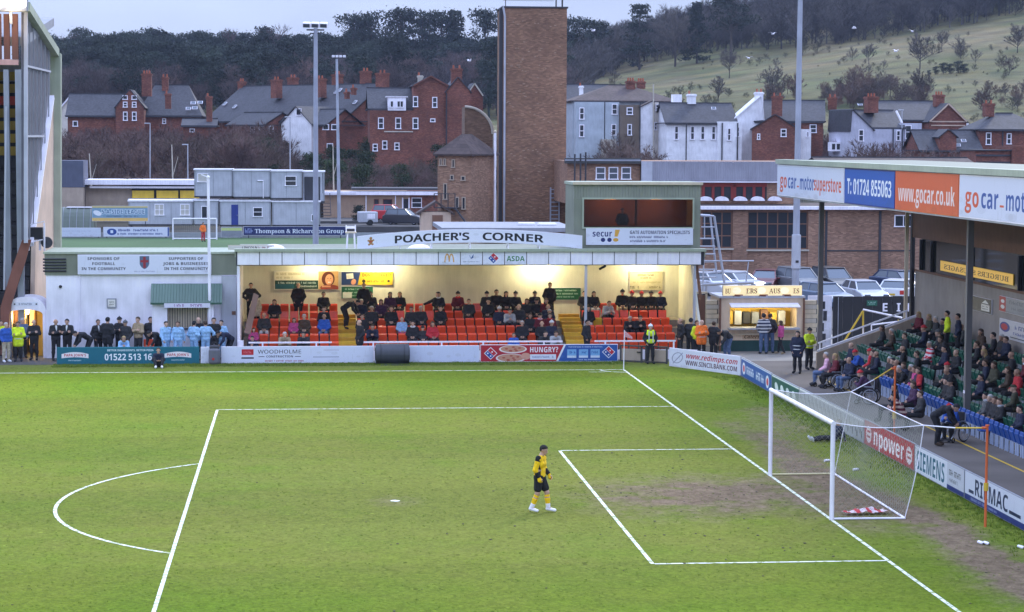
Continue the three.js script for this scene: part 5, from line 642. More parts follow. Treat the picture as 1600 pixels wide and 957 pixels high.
function carShapes(kind) {
  if (carCache[kind]) return carCache[kind];
  const suv = kind === 'tall', H = suv ? 1.68 : 1.44, L = suv ? 4.3 : 4.15, W = 1.72, bl = suv ? 0.95 : 0.84;
  const low = [[-L / 2, 0.42], [-L / 2 + 0.04, 0.86], [-L / 2 + 0.3, bl + 0.06], [0.75, bl + 0.04], [1.65, bl - 0.1], [L / 2 - 0.08, bl - 0.26], [L / 2, 0.45], [L / 2 - 0.12, 0.24], [-L / 2 + 0.1, 0.24]];
  const body = prism(low, W - 0.16, 0.08).translate(0, 0, -(W - 0.16) / 2).rotateY(-Math.PI / 2);
  const ring = (y, zf, zr, hw) => [V(-hw, y, zf), V(hw, y, zf), V(hw, y, zr), V(-hw, y, zr)];
  const y0 = bl + 0.03, b = ring(y0, 1.0, -L / 2 + 0.22, W / 2 - 0.06), t = ring(H - 0.06, 0.25, -L / 2 + (suv ? 0.45 : 0.75), W / 2 - 0.24);
  const glass = [0, 1, 2, 3].map((k) => quad(b[k], b[(k + 1) % 4], t[(k + 1) % 4], t[k])); const roofZ = (0.25 + (-L / 2 + (suv ? 0.45 : 0.75))) / 2, roofL = 0.25 - (-L / 2 + (suv ? 0.45 : 0.75));
  const roof = [rb(W - 0.42, 0.07, roofL + 0.14, 0.03, 0, H - 0.045, roofZ, 3)]; for (const s of [0, 1, 2, 3]) roof.push(bar(b[s], t[s], 0.07)); roof.push(...[-1, 1].map((s) => bar([s * (W / 2 - 0.06), y0, -0.5], [s * (W / 2 - 0.235), H - 0.06, -0.55], 0.06)));
  const wheel = [flat(new THREE.TorusGeometry(0.245, 0.085, 10, 24).rotateY(Math.PI / 2)), rod([-0.07, 0, 0], [0.07, 0, 0], 0.2, 0.2, 18)];
  return carCache[kind] = { L, W, H, bl, body: metre(body), glass: metre(merged(glass)), roof: metre(merged(roof)), tyre: metre(wheel[0]), rim: metre(wheel[1]), bumper: metre(merged([rb(W - 0.1, 0.2, 0.16, 0.05, 0, 0.42, L / 2 - 0.02), rb(W - 0.1, 0.22, 0.16, 0.05, 0, 0.44, -L / 2 + 0.03)])), head: metre(rb(0.36, 0.15, 0.12, 0.04, 0, 0, 0)), tail: metre(rb(0.26, 0.26, 0.08, 0.03, 0, 0, 0)), plate: metre(bx(0.52, 0.11, 0.02)), mirror: metre(rb(0.16, 0.12, 0.1, 0.04)), grille: metre(bx(0.9, 0.12, 0.03)) };
}
function car(label, kind, color, p, ry, group = 'parked cars behind the black fence') {
  const c = carShapes(kind), t = thing('parked_car', label, 'car', p, ry, group), m = paint(color);
  shared('body', c.body, m, t); shared('window_glass', c.glass, M.skyGlass, t); shared('roof', c.roof, m, t); shared('bumper', c.bumper, m, t); shared('grille', c.grille, M.black, t).position.set(0, 0.58, c.L / 2 + 0.05);
  for (const [x, z] of [[-0.74, 1.32], [0.74, 1.32], [-0.74, -1.28], [0.74, -1.28]]) { const w = shared('wheel', c.tyre, M.rubber, t); w.position.set(x, 0.32, z); shared('rim', c.rim, M.galv, w); }
  for (const s of [-1, 1]) { shared('headlight', c.head, M.skyGlass, t).position.set(s * 0.58, 0.66, c.L / 2 + 0.0); shared('tail_light', c.tail, M.red, t).position.set(s * 0.66, 0.74, -c.L / 2 - 0.03); shared('mirror', c.mirror, m, t).position.set(s * 0.94, c.bl + 0.08, 0.72); }
  shared('number_plate', c.plate, M.yellow, t).position.set(0, 0.62, -c.L / 2 - 0.07); shared('number_plate', c.plate, M.white, t).position.set(0, 0.42, c.L / 2 + 0.09);
  return t;
}
{
  const C = (u, v) => onY(u, v);
  struct('raised_yard', [b2(onZ(500, 350, -175).x, onZ(720, 350, -175).x, -0.1, 1.0, -172.5, -183), b2(onZ(500, 350, -170).x, onZ(720, 350, -170).x, -0.1, 0.75, -165, -172.49)], M.asphalt);
  car('white saloon parked nose away at the right end of the row', 'low', [0.72, 0.73, 0.76], C(1405, 473), Math.PI - 0.5);
  car('pale silver car facing the fence beside the white saloon', 'low', [0.50, 0.52, 0.58], C(1350, 476), 0.12);
  car('silver blue car facing the fence, left of the pale silver one', 'low', [0.12, 0.17, 0.26], C(1288, 480), 0.35);
  car('dark navy car in the second row behind the white saloon', 'low', [0.03, 0.05, 0.12], C(1408, 457), 0.5);
  car('black car with a pale windscreen in the second row right of the far stand post', 'tall', [0.03, 0.03, 0.035], C(1302, 459), 0.2);
  car('tall grey car parked half behind the floodlight pylon', 'tall', [0.16, 0.17, 0.19], C(1249, 459), 0.25);
  car('dark maroon car parked above the kiosk sign', 'low', [0.14, 0.015, 0.02], C(1197, 456), -0.4);
  car('white car seen through the metal stair, right one', 'low', [0.62, 0.64, 0.70], C(1150, 459), 0.6);
  car('white car seen through the metal stair, left one', 'low', [0.62, 0.64, 0.70], C(1112, 461), 0.5);
  car('red car parked by the low brick building, above the arched sign', 'tall', [0.55, 0.02, 0.03], V(onZ(612, 340, -174).x, 1.0, -175), 1.2, 'cars by the low brick building');
  car('black car parked in front of the red car, above the arched sign', 'tall', [0.02, 0.02, 0.03], V(onZ(633, 340, -169).x, 0.75, -170), 1.15, 'cars by the low brick building');
  const sc = thing('site_trailer', 'small grey trailer standing left of the black car', 'trailer', V(onZ(574, 350, -168).x, 0.75, -168), 0.1); part('body', rb(2.0, 1.1, 1.3, 0.1, 0, 0.85, 0), M.lightGrey, sc); part('panel', bx(0.8, 0.5, 0.02, 0.3, 0.95, 0.66), M.white, sc); part('drawbar', bar([-1.0, 0.4, 0], [-1.8, 0.35, 0], 0.08), M.dark, sc); for (const s of [-1, 1]) part('wheel', rod([0.2, 0.3, s * 0.6], [0.2, 0.3, s * 0.72], 0.3, 0.3, 16), M.rubber, sc);
}
// ---------------------------------------------------------------- brown brick fire station, its tower and outbuildings
function facade(t, z) { return (name, u0, u1, v0, v1, m, out = 0.04, back = 0.05) => { const a = onZ(u0, v0, z), b = onZ(u1, v1, z); return wpart(name, b2(a.x, b.x, b.y, a.y, z + out, z - back), m, t); }; }
function pixWindow(t, z, u0, u1, v0, v1, o) { const a = onZ(u0, v0, z), b = onZ(u1, v1, z); return addWindow(t, V((a.x + b.x) / 2 - t.position.x, (a.y + b.y) / 2 - t.position.y, z - t.position.z), 0, b.x - a.x, a.y - b.y, o); }
{
  const z = -87, x0 = onZ(1060, 330, z).x, x1 = 60, yt = onZ(1200, 327, z).y, t = thing('fire_station', 'long brown brick station building with tall windows and red frames behind the car park', 'building', [30, 0, z]);
  wpart('wall', b2(x0, x1, 0, yt, z, z - 9), M.stationBrick, t); const F = facade(t, z);
  F('gutter', 1062, 1640, 322, 328, M.whiteClean, 0.5, 0); wpart('roof', b2(x0, x1, yt + 0.01, yt + 0.18, z + 0.3, z - 9), M.tile, t);
  for (const [u0, u1, v0, v1, nx] of [[1096, 1144, 330, 388, 3], [1168, 1262, 330, 390, 6]]) { pixWindow(t, z + 0.01, u0, u1, v0, v1, { nx, ny: 3, f: 0.09, frame: M.brownPanel, pane: M.glass }); F('sill', u0 - 2, u1 + 2, v1, v1 + 2.5, M.stone, 0.15); }
  for (const [u0, u1] of [[1145, 1167], [1263, 1280]]) F('pilaster', u0, u1, 330, 440, M.stationBrick, 0.12);
  for (const u of [1290, 1374]) F('downpipe', u, u + 1.5, 330, 445, M.dark, 0.1); F('brick_course', 1290, 1430, 391, 393, M.dark, 0.03);
  pixWindow(t, z + 0.01, 1398, 1426, 336, 355, { nx: 2, ny: 1 });
  // upper storey set back
  const zu = -92, U = facade(t, zu), ux0 = onZ(886, 290, zu).x; wpart('upper_wall', b2(ux0, onZ(1250, 290, zu).x, yt + 0.2, onZ(1000, 252, zu).y, zu, zu - 8), M.stationBrick, t);
  U('cladding', 1001, 1232, 252, 283, M.greyRib, 0.35); U('cladding_trim', 1001, 1232, 283, 285.5, M.whiteClean, 0.42); U('cladding_trim', 1001, 1018, 252, 283, M.lightGrey, 0.38); U('parapet', 882, 1001, 247, 256, M.darkSteel, 0.3); U('parapet_trim', 882, 1000, 249, 252, M.steel, 0.34);
  for (const u of [931, 951, 971]) pixWindow(t, zu + 0.02, u, u + 15, 261, 281, { nx: 1, ny: 2, pane: M.skyGlass });
  const dullRed = worn([0.24, 0.025, 0.02], 0.6); for (const u0 of [1097, 1146]) { U('red_frame', u0, u0 + 52, 285.6, 292, dullRed, 0.12); for (let k = 0; k < 4; k++) U('red_frame', u0 + k * 15, u0 + k * 15 + 4, 292, 312, dullRed, 0.1); U('dark_glass', u0, u0 + 52, 292, 312, M.glass, 0.05); }
  for (const u of [1103, 1128, 1157, 1184, 1211]) { const p = onZ(u, 313, zu + 0.6); wpart('arched_light', flat(new THREE.CylinderGeometry(0.46, 0.46, 0.5, 20, 1, false, 0, Math.PI).rotateX(-Math.PI / 2).rotateZ(Math.PI / 2).scale(1, 0.65, 1).translate(p.x, p.y - 0.04, zu + 0.6)), M.whiteClean, t); }
  for (const u of [898, 907, 915]) { const p = onZ(u, 285, -90.5); wpart('roof_pipe', rod([p.x, p.y, -90.5], [p.x, onZ(u, 238 + (u % 5), -90.5).y, -90.5], 0.06), M.dark, t); }
}
{
  const z = -100, a = onZ(785, 340, z), b = onZ(884, 340, z), yt = onZ(830, 10, z).y, w = b.x - a.x, t = thing('brick_tower', 'tall plain square brown brick tower rising above the arched sign', 'tower', [(a.x + b.x) / 2, 0, z]);
  part('wall', b2(-w / 2, w / 2, 0, yt - 0.12, 0, -w), M.towerBrick, t); part('coping', b2(-w / 2 - 0.08, w / 2 + 0.08, yt - 0.115, yt, 0.08, -w - 0.08), M.dark, t);
  const rnd = rng(5), g = []; for (let k = 0; k < 110; k++) { const x = (rnd() - 0.5) * (w - 0.4), y = 3 + rnd() * (yt - 4); g.push(bx(0.11 + 0.1 * rnd(), 0.065, 0.04, Math.round(x / 0.1125) * 0.1125, Math.round(y / 0.075) * 0.075, 0.0)); } const pb = part('projecting_brick', g, worn([0.34, 0.23, 0.16], 0.9), t); pb.userData.kind = 'stuff';
  part('corner_pipe', [rod([-w / 2 + 0.12, 2, 0.08], [-w / 2 + 0.12, yt - 0.8, 0.08], 0.075), rod([-w / 2 + 0.12, yt - 0.8, 0.08], [-w / 2 - 0.02, yt + 0.02, 0.02], 0.075)], M.lightGrey, t); part('corner_recess', b2(-w / 2 - 0.25, -w / 2 - 0.002, 0, yt - 0.2, -0.15, -0.5), M.dark, t);
  part('aerial', [rod([-w / 2 + 0.2, yt, -0.4], [-w / 2 + 0.2, yt + 1.6, -0.4], 0.03), rod([w / 2 - 0.75, yt, -0.4], [w / 2 - 0.75, yt + 1.2, -0.4], 0.05), rod([w / 2 - 0.3, yt, -0.4], [w / 2 - 0.3, yt + 0.9, -0.4], 0.06)], M.dark, t); part('roof_rail', [bar([-w / 2, yt + 0.45, -0.5], [w / 2 - 0.9, yt + 0.45, -0.5], 0.04), bar([w / 2 - 0.5, yt + 0.6, -0.4], [w / 2, yt + 0.6, -0.4], 0.16)], M.steel, t);
  const l0 = onZ(860, 293, z), l1 = onZ(873, 352, z), L = []; for (const x of [l0.x, l1.x]) L.push(bar([x - t.position.x, l1.y, 0.15], [x - t.position.x, l0.y, 0.15], 0.1)); for (let k = 0; k < 9; k++) { const y = lerp(l1.y, l0.y, (k + 0.5) / 9); L.push(bar([l0.x - t.position.x, y, 0.15], [l1.x - t.position.x, y, 0.15], 0.07)); } part('ladder', L, M.galv, t);
}
{
  // low flat roofs before the tower
  const z = -72, a = onZ(690, 352, z), b = onZ(898, 352, z), y = onZ(800, 356, z).y, t = thing('flat_roofed_store', 'low flat roofed store behind the arched sign at the foot of the tower', 'building', [(a.x + b.x) / 2, 0, z]); const w = b.x - a.x;
  part('wall', b2(-w / 2 + 0.3, w / 2, 0, y - 0.25, 0, -9), M.tan, t); part('roof', [b2(-w / 2, w / 2 + 0.1, y - 0.245, y, 0.3, -9.2)], M.grey, t); part('roof_light', [rb(1.0, 0.16, 0.8, 0.05, 1.5, y + 0.08, -4), rb(1.1, 0.16, 0.8, 0.05, 2.7, y + 0.08, -3.4)], M.whiteClean, t); for (let k = 0; k < 12; k++) part('clutter', bx(0.25 + 0.3 * hash2(k, 3), 0.5, 0.3, -w / 2 + 2.6 + k * 0.5, y - 0.6, 0.35), [M.brownPanel, M.dark, M.tan][k % 3], t);
}
{
  // gabled annexe left of the tower, its corner towards the camera
  const D = 152, z = 58 - D, cz = z, c = onZ(735, 340, z), yE = onZ(735, 241, z).y, yE0 = onZ(735, 241, z).y, A = 0.5, t = thing('brick_annexe', 'brown brick annexe with small dark windows and an iron stair left of the tower', 'building', [c.x, 0, z], -A);
  const LW2 = 50 / 3427 * D / Math.cos(A) * 1.0, RW = 46 / 3427 * D / Math.sin(A);   // left face length, right face depth
  part('wall', b2(-LW2, 0, 0, yE, 0, -RW), M.annexBrick, t);
  const ov = 0.25, y0 = yE, yr = yE + 1.4, P = [V(-LW2 - ov, y0, ov), V(ov, y0, ov), V(ov, y0, -RW - ov), V(-LW2 - ov, y0, -RW - ov)], r0 = V(-LW2 / 2, yr, -LW2 / 2), r1 = V(-LW2 / 2, yr, -RW + LW2 / 2);
  const tri = (a, b2_, c2) => { const g = new THREE.BufferGeometry().setFromPoints([a, b2_, c2]); g.computeVertexNormals(); return flat(g); };
  part('roof', [tri(P[0], P[1], r0), quad(P[1], P[2], r1, r0), tri(P[2], P[3], r1), quad(P[3], P[0], r0, r1), b2(-LW2 - ov, ov, y0 - 0.12, y0 - 0.005, ov, -RW - ov)], M.tile, t);
  const w = (u, v, pw, ph) => { const sx = (u - 735) / 3427 * D / Math.cos(A), yy = onZ(735, v, z).y; addWindow(t, V(sx, yy, 0.02), 0, pw / 3427 * D / Math.cos(A), ph / 3427 * D, { frame: M.tan, ny: 1, pane: M.glass }); };
  w(690, 254, 4, 12); w(696, 254, 4, 12); w(709, 256, 5, 14); w(707, 278, 6, 9); w(724, 279, 7, 8); w(715, 318, 6, 20); w(725, 318, 6, 20); w(697, 300, 6, 26);
  part('fire_escape', [bx(1.6, 0.06, 1.0, -LW2 * 0.6, onZ(735, 325, z).y, 0.5), ...[0, 1, 2, 3].map((k) => bar([-LW2 * 0.6 - 0.8 + k * 0.53, onZ(735, 325, z).y, 1.0], [-LW2 * 0.6 - 0.8 + k * 0.53, onZ(735, 303, z).y, 1.0], 0.05)), bar([-LW2 * 0.6 - 0.8, onZ(735, 303, z).y, 1.0], [-LW2 * 0.6 + 0.8, onZ(735, 303, z).y, 1.0], 0.05), bar([-LW2 * 0.6 + 0.8, onZ(735, 325, z).y, 1.0], [0.3, onZ(735, 350, z).y, 1.2], 0.1)], M.dark, t);
  const h = thing('porch_hut', 'small brick porch with a pointed roof at the foot of the annexe', 'hut', onZ(680, 345, -88)); h.position.y = 0; const hy = onZ(680, 345, -88).y; part('wall', [bx(2.0, hy + 0.6, 1.6, 0, (hy + 0.6) / 2, 0)], M.peach, h); part('roof', prism([[-1.3, hy + 0.5], [0, hy + 1.35], [1.3, hy + 0.5], [1.2, hy + 0.4], [0, hy + 1.2], [-1.2, hy + 0.4]], 1.9).translate(0, 0, -0.95), M.tile, h); part('door', bx(0.7, 1.6, 0.05, 0.1, hy - 0.4, 0.82), M.brownPanel, h);
  const pl = onZ(773, 345, -97), pole = thing('vent_pipe', 'slim white vent pipe standing between the annexe and the tower', 'pipe', [pl.x, 0, -97]); part('pipe', rod([0, 0, 0], [0, onZ(773, 206, -97).y, 0], 0.09), M.whiteClean, pole); part('pipe_cap', sph(0.12, 0, onZ(773, 206, -97).y, 0), M.cream, pole);
  const az = -108, ac = onZ(740, 215, az), ar = thing('curved_parapet', 'brown wall with a pale curved parapet above the annexe roof', 'wall', [ac.x, 0, az]); const ay = onZ(740, 168, az).y; const sh = []; for (let k = 0; k <= 14; k++) { const q = k / 14 * Math.PI / 2; sh.push([-0.9 + 2.1 * Math.sin(q), ay - 2.0 + 2.0 * Math.cos(q)]); } part('wall', prism([[-0.9, 0], ...sh, [1.2, 0]], 3), M.brownBrick, ar); part('coping', tubeOf(sh.map(([x, y]) => V(x, y, 3.03)), 0.12, 20, 6), M.stone, ar);
}
{
  // low brick building with a white fascia
  const z = -183, t = thing('low_brick_building', 'low brick building with a long white fascia left of the annexe', 'building', [onZ(600, 340, z).x, 0, z]), F = facade(t, z), a = onZ(506, 300, z), b = onZ(690, 300, z);
  wpart('wall', b2(onZ(640, 300, z).x, b.x, 0, a.y, z, z - 9), M.redBrick, t); wpart('wall', b2(a.x, onZ(640, 300, z).x - 0.002, 0, a.y, z + 0.0, z - 9), worn([0.36, 0.24, 0.165], 0.85), t).userData.label = 'pale brown wall'; F('fascia', 504, 691, 299, 305, M.whiteClean, 0.5, 0); F('fascia', 550, 691, 294, 297.5, M.dark, 0.3, 6); F('fascia_trim', 506, 556, 300, 303, M.white, 0.55, 0);
  pixWindow(t, z + 0.02, 643, 659, 309, 325, { nx: 1, ny: 2 }); for (const [u0, u1] of [[584, 592], [598, 613]]) pixWindow(t, z + 0.02, u0, u1, 311, 330, { nx: 1, ny: 1, frame: M.redBrick }); F('door', 630, 638, 311, 345, M.glass, 0.05); F('door_frame', 628, 630, 309, 345, M.white, 0.07); F('door_frame', 638, 640, 309, 345, M.white, 0.07); F('door', 560, 569, 322, 350, M.tan, 0.05);
  for (const u of [571, 617]) F('downpipe', u, u + 1.5, 306, 350, M.white, 0.12);
}
{
  // two-storey site cabins and what stands round the training turf
  const z = -162, cab = (label, u0, u1, v0, v1, dz = 0) => { const a = onZ(u0, v0, z + dz), b = onZ(u1, v1, z + dz), t = thing('site_cabin', label, 'cabin', [(a.x + b.x) / 2, b.y, z + dz], 0, 'grey site cabins by the training turf'); const w = b.x - a.x, h = a.y - b.y; part('wall', [rb(w, h, 3, 0.04, 0, h / 2, -1.5)], M.lightGrey, t); part('roof', bx(w + 0.15, 0.14, 3.2, 0, h + 0.07, -1.5), M.whiteClean, t); const n = Math.max(2, Math.round(w / 2.4)); for (const x of [-w / 2 + 0.06, w / 2 - 0.06]) part('corner_post', bx(0.12, h, 0.06, x, h / 2, 0.02), M.grey, t); for (let k = 1; k < n; k++) part('panel_joint', bx(0.04, h - 0.1, 0.03, -w / 2 + w * k / n, h / 2, 0.005), M.grey, t); part('base_rail', bx(w, 0.16, 0.06, 0, 0.08, 0.02), M.dark, t); t.userData.w = w; return t; };
  const win = (t, u0, u1, v0, v1, o) => { const a = onZ(u0, v0, t.position.z), b = onZ(u1, v1, t.position.z); return addWindow(t, V((a.x + b.x) / 2 - t.position.x, (a.y + b.y) / 2 - t.position.y, 0.02), 0, b.x - a.x, a.y - b.y, o); };
  const door = (t, u0, u1, v0, v1, m) => { const a = onZ(u0, v0, t.position.z), b = onZ(u1, v1, t.position.z); const d = part('door', b2(a.x - t.position.x, b.x - t.position.x, b.y - t.position.y, a.y - t.position.y, 0.03, 0), m, t); part('handle', bx(0.05, 0.12, 0.05, b.x - t.position.x - 0.1, (a.y + b.y) / 2 - t.position.y, 0.05), M.chrome, d); };
  const c1 = cab('upper grey site cabin on the left, with a blank wall', 303, 363, 266, 309), c2 = cab('upper grey site cabin in the middle, with a down pipe', 363.5, 422, 267, 310), c3 = cab('upper grey site cabin on the right, with one white window', 422.5, 472, 268, 312);
  win(c1, 308, 325, 271, 285, { pane: M.curtain, ny: 1 }); part('down_pipe', [rod([onZ(411, 277, z).x - c2.position.x, 0, 0.06], [onZ(411, 277, z).x - c2.position.x, 1.75, 0.06], 0.04), rod([onZ(402, 278, z).x - c2.position.x, 1.75, 0.06], [onZ(411, 277, z).x - c2.position.x, 1.75, 0.06], 0.06)], M.whiteClean, c2); win(c3, 445, 463, 275, 291, { nx: 1, ny: 2 });
  const c4 = cab('lower grey site cabin with two curtained windows behind the banner', 200, 301, 315, 353), c5 = cab('lower grey site cabin with the end of a dark window, behind the white goal', 302, 341, 314, 353), c6 = cab('lower grey site cabin with a navy door and a window', 343, 423, 315, 354), c7 = cab('lower grey site cabin at the right with a blank wall', 425, 500, 316, 354);
  win(c4, 241, 256, 319, 337, { pane: M.curtain, nx: 2 }); win(c4, 281, 296, 319, 337, { pane: M.curtain, nx: 2 }); win(c5, 314, 324, 322, 342, { ny: 1 }); door(c6, 361, 372, 320, 353, M.navy); win(c6, 395, 410, 324, 339, { nx: 1 }); win(c7, 486, 497, 335, 346, { nx: 1, ny: 1 });
  const e = cab('dark open ended cabin at the right of the upper cabins', 473, 507, 269, 317, -1.2); part('dark_end', b2(-e.userData.w / 2 + 0.15, e.userData.w / 2 - 0.45, 0.1, 2.6, 0.05, 0), M.dark, e); part('stair', [0, 1, 2, 3, 4, 5].map((k) => bx(0.9, 0.05, 0.3, e.userData.w / 2 + 0.1, -0.3 * k, 1.6 + 0.2 * k)).concat([bar([e.userData.w / 2 + 0.5, 1.0, 1.5], [e.userData.w / 2 + 0.6, -1.2, 2.8], 0.06), bar([e.userData.w / 2 - 0.2, 1.0, 1.5], [e.userData.w / 2 - 0.2, 3.0, 0.4], 0.06)]), M.dark, e);
  // covered stand with white roof beams and yellow panels behind the cabins
  const zb = -178, sh = thing('covered_shed', 'long low shed with white roof beams and yellow panels behind the cabins', 'shed', [onZ(220, 330, zb).x, 0, zb]), F = facade(sh, zb); F('roof', 130, 312, 281, 289, M.whiteClean, 0.6, 6); F('roof_trim', 140, 312, 291, 294.5, M.whiteClean, 0.3, 0.5); F('wall', 88, 205, 293, 345, M.tan, -0.6, 1); F('dark_wall', 205, 312, 289, 345, M.dark, -0.7, 1); for (const [u0, u1] of [[206, 240], [244, 278], [281, 311]]) F('yellow_panel', u0, u1, 298, 310, M.yellow, 0.0, 0.1); F('post', 131.5, 133.5, 289, 345, M.dark, 0.1); F('eaves_rail', 200, 314, 310.5, 314, M.white, 0.2);  // plain dark wall behind the yellow panels
  const db = thing('dark_block', 'plain slate blue block at the left edge behind the tall stand', 'building', [onZ(108, 300, -176).x, 0, -176]); facade(db, -176)('wall', 84, 130, 251, 293, worn([0.09, 0.10, 0.15], 0.7), 0, 5); facade(db, -176)('lower_wall', 84, 130, 293.2, 345, M.tan, -0.02, 5);
  const zm = -158, mq = thing('marquee', 'grey green tunnel tent beside the league banner', 'tent', [onZ(116, 350, zm).x, 0, zm]); { const a = onZ(84, 350, zm), b = onZ(148, 350, zm), y = onZ(116, 324, zm).y, w = b.x - a.x; const s = []; for (let k = 0; k <= 16; k++) { const q = k / 16 * Math.PI; s.push([-Math.cos(q) * 1.7, Math.sin(q) * y]); } part('canvas', prism(s, w).rotateY(Math.PI / 2).translate(-w / 2, 0, 0), worn([0.13, 0.155, 0.13], 0.7), mq); part('ridge_sheet', bx(w * 0.66, 0.06, 1.0, w * 0.15, y + 0.0, 0), M.white, mq); for (let k = 0; k < 6; k++) part('hoop', tubeOf(s.map(([p, q]) => V(-w / 2 + (k + 0.5) * w / 6, q + 0.02, p)), 0.03, 20, 5), M.grey, mq); }
  const sg = (label, u0, u1, v0, v1, zz, face, name = 'banner') => { const a = onZ(u0, v0, zz), b = onZ(u1, v1, zz), t = thing(name, label, 'banner', [(a.x + b.x) / 2, 0, zz], 0); const w = b.x - a.x, h = a.y - b.y; part('panel', bx(w, h, 0.06, 0, b.y + h / 2, 0), M.white, t); part('print', sheet(w - 0.04, h - 0.04, 0, b.y + h / 2, 0.034), face, t, { keepUv: true }); part('support', [-0.45, 0.45].map((q) => rod([q * w, 0, -0.08], [q * w, a.y, -0.08], 0.04)), M.dark, t); return t; };
  sg('pale blue and yellow banner for a league above the turf boards', 143, 231, 322, 346, -156.5, print(384, 112, (x, w, h) => { x.fillStyle = '#7f9db4'; x.fillRect(0, 0, w, h); x.fillStyle = '#c9b672'; x.fillRect(0, 0, w, 12); x.fillStyle = '#e0b86a'; x.fillRect(0, h - 24, w, 24); write(x, '5-A-SIDE LEAGUE', 214, 42, 44, '#2c5a86', { width: 300, edge: '#dfe8ee' }); x.fillStyle = '#e6e6ee'; x.beginPath(); x.ellipse(36, 52, 30, 18, 0.4, 0, 7); x.fill(); scrib(x, 200, 76, 240, 12, '#3d5a70', 91); }));
  const tb = (label, u0, u1, v0, v1, face) => sg(label, u0, u1, v0, v1, -155, face, 'turf_board');
  tb('long white board on the training turf nearest the tall stand', 85, 157, 356, 370, print(256, 48, (x, w, h) => { x.fillStyle = '#cfd2e4'; x.fillRect(0, 0, w, h); scrib(x, 120, 18, 170, 6, '#b4b6cc', 92); x.fillStyle = '#a5313c'; x.fillRect(0, 0, 8, h); }));
  tb('white board with a blue round badge on the training turf', 161, 264, 355, 370, print(384, 56, (x, w, h) => { x.fillStyle = '#d9dbec'; x.fillRect(0, 0, w, h); x.fillStyle = '#2b4a96'; x.beginPath(); x.ellipse(48, 28, 28, 20, 0, 0, 7); x.fill(); x.fillStyle = '#dfe4f4'; x.fillRect(40, 18, 16, 18); scrib(x, 205, 18, 240, 14, '#2b3a7c', 93); scrib(x, 215, 40, 270, 10, '#2b3a7c', 94); x.fillStyle = '#2b4a96'; x.fillRect(376, 0, 8, h); }));
  tb('short grey and pale yellow board right of the training goal', 345, 378, 355, 371, print(128, 64, (x, w, h) => { x.fillStyle = '#8a8d98'; x.fillRect(0, 0, w, h); x.fillStyle = '#c4cf86'; x.fillRect(0, 4, w, 18); }));
  tb('long navy board with white serif lettering behind the tall light mast', 380, 540, 354, 368, print(640, 60, (x, w, h) => { x.fillStyle = '#20295f'; x.fillRect(0, 0, w, h); scrib(x, 36, 30, 56, 34, '#8e98c8', 95); write(x, 'Thompson & Richardson Group', 350, 32, 40, '#eceef8', { font: 'serif', width: 560 }); }));
  const w = thing('kerb_wall', 'low grey wall along the far side of the training turf', 'wall', [-26, 0, -156]); part('wall', b2(-20, 26, 0, 0.5, 0, -0.2), M.grey, w);
  const gz2 = -152, ga = onZ(270, 374, gz2), gb = onZ(338, 342, gz2), gl = thing('training_goal', 'small white goal on the training turf', 'goal', [(ga.x + gb.x) / 2, 0, gz2]); const gw = (gb.x - ga.x) / 2, gh = gb.y; part('post', rod([-gw, 0, 0], [-gw, gh, 0], 0.07), M.whiteClean, gl); part('post', rod([gw, 0, 0], [gw, gh, 0], 0.07), M.whiteClean, gl); part('crossbar', rod([-gw, gh, 0], [gw, gh, 0], 0.07), M.whiteClean, gl); part('ground_bar', [rod([-gw, 0.06, -0.9], [gw, 0.06, -0.9], 0.06), rod([-gw, 0.06, 0], [-gw, 0.06, -0.9], 0.05), rod([gw, 0.06, 0], [gw, 0.06, -0.9], 0.05)], M.whiteClean, gl); const ng = []; for (let k = 0; k < 24; k++) { ng.push(rod([-gw + 2 * gw * k / 23, 0, -0.9], [-gw + 2 * gw * k / 23, gh, -0.2], 0.006, 0.006, 3)); if (k < 12) ng.push(rod([-gw, gh * k / 12, -0.9 + 0.7 * k / 12], [gw, gh * k / 12, -0.9 + 0.7 * k / 12], 0.006, 0.006, 3)); } part('net', ng, M.netCord, gl);
  const ch = thing('umpire_chair', 'high white chair frame standing on the stand roof left of the arched sign', 'chair', [onZ(548, 388, -38.7).x, 4.8, -38.7]); part('leg', [[-0.18, 0.2], [0.18, 0.2], [-0.18, -0.2], [0.18, -0.2]].map(([a, b]) => bar([a, 0, b], [a * 0.8, 0.72, b * 0.8], 0.05)), M.whiteClean, ch); part('seat', rb(0.5, 0.06, 0.45, 0.02, 0, 0.74, 0), M.cream, ch); part('backrest', [bx(0.46, 0.12, 0.04, 0, 0.96, -0.18), bx(0.05, 0.32, 0.05, -0.2, 0.9, -0.18), bx(0.05, 0.32, 0.05, 0.2, 0.9, -0.18)], M.whiteClean, ch);
}
